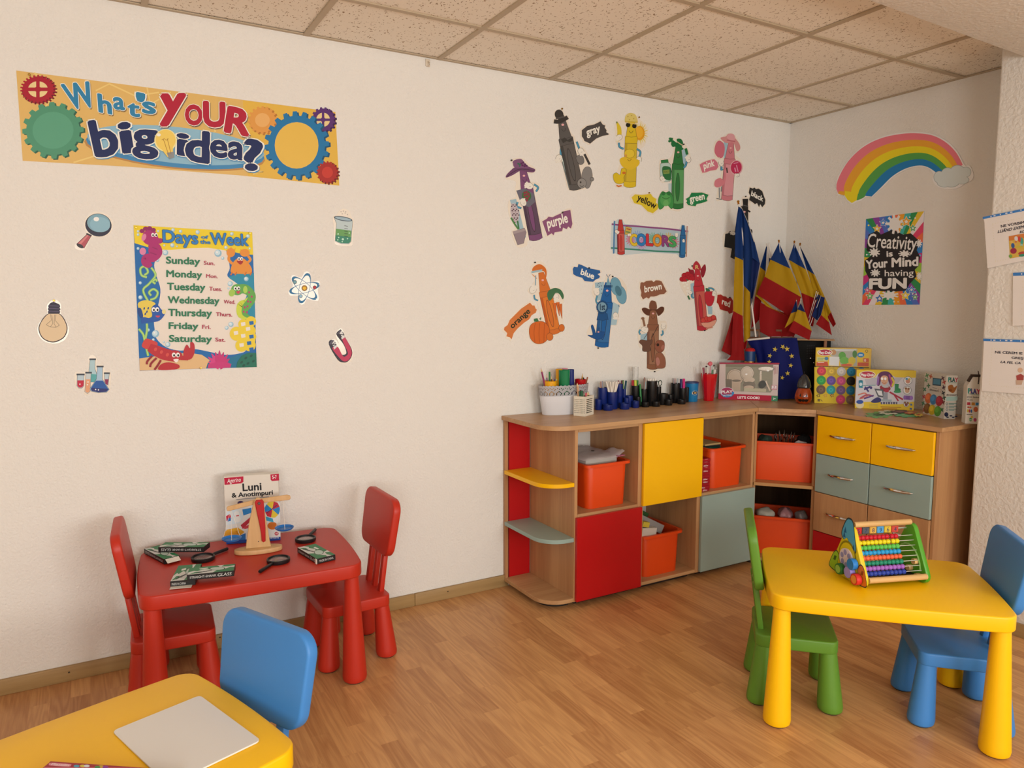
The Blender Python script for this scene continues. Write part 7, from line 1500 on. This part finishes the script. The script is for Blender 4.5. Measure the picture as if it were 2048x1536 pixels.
# round tin by the big flag
at=cp(Vector((-.40,-.275,0))); c=at(770,520,0,LFl); e0,e1=at(692,450,0,LFl),at(850,450,0,LFl); r=(e1-e0).length/2; c=at(770,450,-.04,LFl)
zt=zat(c.x,c.y,650+370/7.062); h=zt-WZ
t=thing('round_tin','round blue tin with a red top beside the hanging red cloth','tin',(c.x,c.y,WZ))
MB().lathe([(0,0),(r,0),(r,h),(0,h)],32).build('tin_body',mat('tin_blue','12386a',.4),t)
MB().lathe([(r+.0006,h*.76),(r+.0012,h*.77),(r+.0012,h*.785),(r+.0006,h*.79)],32).build('gold_line',GOLD,t)
MB().lathe([(0,h),(r*.92,h),(r*.95,h+.008),(r*.7,h+.018),(0,h+.022)],32).build('red_top',FRD,t)
# ------------------------------------------------------------------ orange bins and what they hold
OR=plastic('orange_bin','e0480f',.38); bG2='orange storage bins in the cabinets'
def make_bin(label):
    t=thing('storage_bin',label,'bin',(0,0,0),0,bG2); w,d,h=.286,.385,.228; tp=.84
    b=MB(); n=None; g=bmesh.new(); lo=rrect(w*tp,d*.90,.035,6); hi=rrect(w-.026,d-.026,.040,6); li=rrect(w*tp-.005,d*.90-.005,.033,6); hi2=rrect(w-.031,d-.031,.038,6)
    R_=[[g.verts.new((x,y,z)) for x,y in P] for P,z in ((lo,.0),(hi,h-.012),(hi2,h-.001),(li,.004))]
    N_=len(lo); g.faces.new(R_[0][::-1]); g.faces.new(R_[3])
    for A_,B_ in ((R_[0],R_[1]),(R_[2],R_[3])):
        for i in range(N_): g.faces.new((A_[i],A_[(i+1)%N_],B_[(i+1)%N_],B_[i]))
    for i in range(N_): g.faces.new((R_[1][i],R_[1][(i+1)%N_],R_[2][(i+1)%N_],R_[2][i]))
    b._add(g); b.build('bin_body',OR,t)
    g=bmesh.new(); o_=rrect(w,d,.030,6); i_=rrect(w-.030,d-.030,.038,6); rows=[[g.verts.new((x,y,z)) for x,y in P] for P,z in ((i_,h-.012),(o_,h-.014),(o_,h),(i_,h))]
    for A_,B_ in zip(rows,rows[1:]+rows[:1]):
        for i in range(N_): g.faces.new((A_[i],A_[(i+1)%N_],B_[(i+1)%N_],B_[i]))
    b=MB(); b._add(g); b.build('bin_rim',OR,t); return t
def bin_at(pxr,z): q=ony(*pxr,-.405); return (q.x-.143,-.405+.190,z)
b1=make_bin('orange bin with a clear plastic bag on top, above the red door'); b1.location=(-1.718,-.215,.4735)
b2=dup(b1,(-1.348,-.215,.0495),0,'orange bin crammed with paper tubes and cartons, under the yellow door',bG2)
b3=dup(b1,(-.880,-.215,.4735),0,'orange bin beside the red booklet stack, above the mint door',bG2)
dg=Vector((.206,-.236,0)).normalized(); nn=Vector((.236,.206,0)).normalized(); mc=Vector((-.609,-.555,0))+nn*.200; ra=math.atan2(dg.y,dg.x)
b4=dup(b1,(mc.x,mc.y,.4885),ra+PI/2,'orange bin with paint brushes on the upper corner shelf',bG2)
b5=dup(b1,(mc.x,mc.y,.0495),ra+PI/2,'orange bin of plastic bags on the lower corner shelf',bG2)
# bag on the first bin
BAG=mat('clear_bag',(.85,.78,.80),.25,trans=.45,ior=1.1); PAP=mat('bag_paper','b8b0a8',.7)
t=thing('plastic_bag','clear plastic bag of white sheets with a pink edge lying in the first orange bin','bag',(-1.724,-.21,.66)); 
MB().box((0,0,.035),(.20,.27,.05),.008).build('sheet_stack',PAP,t)
b=MB(); g=bmesh.new(); bmesh.ops.create_grid(g,x_segments=16,y_segments=18,size=.5)
R_=random.Random(5)
for v in g.verts:
    x,y=v.co.x*.25,v.co.y*.33; e=max(abs(v.co.x),abs(v.co.y))*2; v.co=(x,y,.0715-.012*e**6+R_.uniform(-.003,.003)+(.03*max(0,(x-.08))/.045 if y<-.05 else 0))
b._add(g); b.build('bag_film',BAG,t,angle=80)
MB().box((.085,-.06,.064),(.05,.22,.004),.001,1,RZ(rad(10))).build('pink_edge',mat('pink_plastic','b86a88',.4),t); MB().lathe([(0,0),(.009,0),(.009,.002),(0,.002)],14,(.02,-.03,.074)).build('black_dot',BLKP,t)
# cartons and tubes in the second bin
tg='cartons and rolls in the orange bin under the yellow door'
def stick(name,label,c,size,ry,rz,m,roll=False):
    o=MB()
    if roll: o.cyl((-size[0]/2,0,0),(size[0]/2,0,0),size[1]/2,n=18)
    else: o.box((0,0,0),size,.002,1)
    o=o.build(name,m); o.location=c; o.rotation_euler=(0,rad(ry),rad(rz)); return tag(o,label,'carton' if not roll else 'paper roll',tg)
WC=mat('carton_white','c9c2b8',.5); GC=mat('carton_grey','8f8a88',.5)
z=.0495+.228
stick('carton','white carton at the left front of the crammed bin',(-1.430,-.362,z+.014),(.105,.040,.045),8,4,WC)
stick('carton','yellow-ended carton at the far left of the crammed bin',(-1.452,-.365,z+.058),(.045,.035,.028),14,0,mat('carton_yellow','c8b23a',.5))
stick('carton','long grey carton slanting down to the right in the crammed bin',(-1.375,-.316,z+.036),(.18,.030,.050),28,-4,GC)
stick('carton','black carton wedged behind the rolls in the crammed bin',(-1.385,-.200,z+.056),(.22,.030,.030),32,-4,mat('carton_black','1a1a1c',.5))
stick('carton','green folder edge sticking up at the back of the crammed bin',(-1.365,-.160,z+.066),(.22,.010,.06),30,-4,mat('carton_green','2f5a2c',.5))
stick('paper_roll','white paper roll at the back right of the crammed bin',(-1.335,-.232,z+.030),(.20,.026,0),26,-4,WC,True)
stick('paper_roll','greyish paper roll in front of the white roll in the crammed bin',(-1.322,-.262,z+.018),(.17,.024,0),24,-4,mat('roll_grey','b0a8a4',.6),True)
stick('paper_roll','orange paper roll low in the crammed bin',(-1.345,-.288,z+.010),(.14,.020,0),20,-4,mat('roll_orange','c8703a',.6),True)
# booklets in the third bin and the red stack beside it
sG='dark booklets in the orange bin above the mint door'
for k,(c,l) in enumerate((('2a3a34','dark green booklet at the bottom of the small pile'),('1c1c1e','black booklet second in the small pile'),('1f5a46','bright green booklet third in the small pile'),('16201e','blackish booklet fourth in the small pile'),('b89a6a','tan booklet on top of the small pile'))):
    o=MB().box((0,0,0),(.12,.17,.010),.001,1).build('booklet',mat('booklet_'+c,c,.5)); o.location=(-.922,-.235,.4735+.192+.0105*k); o.rotation_euler=(0,0,rad(8*((k%3)-1))); tag(o,l+' in the orange bin','booklet',sG)
MB_=mat('bin_filler','6a5a4c',.7)
o=MB().box((0,0,.08),(.20,.30,.16),.004).build('paper_pile',mat('pile_cream','a89478',.7)); o.location=(-.880,-.215,.4735+.006); tag(o,'pile of paper filling the orange bin above the mint door','paper')
o=MB().box((0,0,.09),(.20,.29,.18),.004).build('paper_pile',MATS['pile_cream']); o.location=(-1.718,-.215,.4735+.006); tag(o,'pile of paper under the clear bag in the first orange bin','paper')
RS=mat('red_booklet','9c1020',.45); rG='red booklets stacked beside the orange bin'
lw=ink('#d8b8b4')
for k in range(12):
    b=MB().use(RS).box((0,0,.0075),(.072,.20,.0146),.0006,1); 
    if k in (0,1,3,4,7,9):
        x0=-.012 if k!=1 else -.03; b.use(lw)
        for i in range(6): b.box((x0+.0055*i,-.1003,.0055),(.0038,.0004,.0052)); 
        b.box((x0+.008,-.1003,.0105),(.02,.0004,.0012))
    elif k in (8,10,11): b.use(lw).box((.004,-.1003,.012),(.022,.0004,.001))
    o=b.build('red_booklet',smooth=False); o.location=(-1.069+(.002 if k%2 else 0),-.312,.4735+.0152*k); tag(o,'red booklet, %s from the bottom of the red stack'%['first','second','third','fourth','fifth','sixth','seventh','eighth','ninth','tenth','eleventh','twelfth'][k],'booklet',rG)
# corner bins' contents
def lb(x,y,z): p=Vector((mc.x,mc.y,0))+dg*x+nn*y; return (p.x,p.y,z)
zt=.4885+.228
t=thing('brush_jar','bunch of paint brushes standing in a jar in the upper corner bin','paint brushes',lb(.0,-.035,.4885+.02))
MB().lathe([(0,0),(.04,0),(.042,.17),(.039,.17),(.037,.004),(0,.004)],24).build('jar',mat('dark_jar','2a2624',.3),t)
BRH=mat('brush_handle','3a2a22',.4)
for k in range(16):
    a_=2*PI*k/16+.3; rr=.012+.022*((k*7)%5)/5; top=Vector((rr*2.1*math.cos(a_),rr*2.1*math.sin(a_),.200+.03*((k*3)%4)/4)); o=MB().use(BRH if k%3 else PM('#6a3a20')).cyl((rr*.8*math.cos(a_),rr*.8*math.sin(a_),.01),top,.0025,.0035,8).use(CHROME).cyl(top,top*1.06,.004,.0045,8).use(PM('#4a3a30')).cyl(top*1.06,top*1.15,.0045,.001,8).build('brush',None,t)
def heap(name,label,cat,c,sx,sy,sz,m,seed,rz):
    R_=random.Random(seed); g=bmesh.new(); bmesh.ops.create_icosphere(g,subdivisions=3,radius=1)
    for v in g.verts:
        n_=v.co.normalized(); k=1+.16*math.sin(5*n_.x+seed)*math.cos(4*n_.y+seed*2)+R_.uniform(-.05,.05); v.co=Vector((n_.x*sx*k,n_.y*sy*k,n_.z*sz*k))
    b=MB(); b._add(g); o=b.build(name,m,angle=70); o.location=c; o.rotation_euler=(0,0,rz); return tag(o,label,cat)
heap('cloth_bundle','crumpled dark green cloth at the left of the upper corner bin','cloth',lb(-.105,-.02,zt-.012),.040,.055,.030,mat('cloth_green','2a3a30',.9),1,ra)
heap('cloth_bundle','crumpled black cloth at the right of the upper corner bin','cloth',lb(.110,.0,zt-.010),.040,.055,.036,mat('cloth_black','18181a',.9),2,ra)
heap('cloth_bundle','small white cloth peeking over the rim of the upper corner bin','cloth',lb(.085,-.090,zt-.012),.034,.016,.018,mat('cloth_white','b0a8a8',.9),3,ra)
o=MB().box((0,0,0),(.28,.20,.10),.01).build('paper_pile',MB_); o.location=lb(0,.0,.4885+.07); o.rotation_euler=(0,0,ra); tag(o,'pile of brown paper deep in the upper corner bin','paper'); o.location.z-=.0; o.scale=(1,1,.1)
zl=.0495+.228
heap('plastic_bag','whitish plastic bag at the left of the lower corner bin','bag',lb(-.090,-.03,zl-.010),.055,.060,.032,mat('bag_white','b8b4a8',.35),4,ra)
heap('plastic_bag','clear bag with pink things in the middle of the lower corner bin','bag',lb(.022,-.03,zl-.006),.042,.065,.038,mat('bag_pink','a87a80',.25),5,ra)
heap('plastic_bag','grey plastic bag at the right of the lower corner bin','bag',lb(.112,-.03,zl-.010),.034,.055,.032,mat('bag_grey','9a98a0',.3),6,ra)
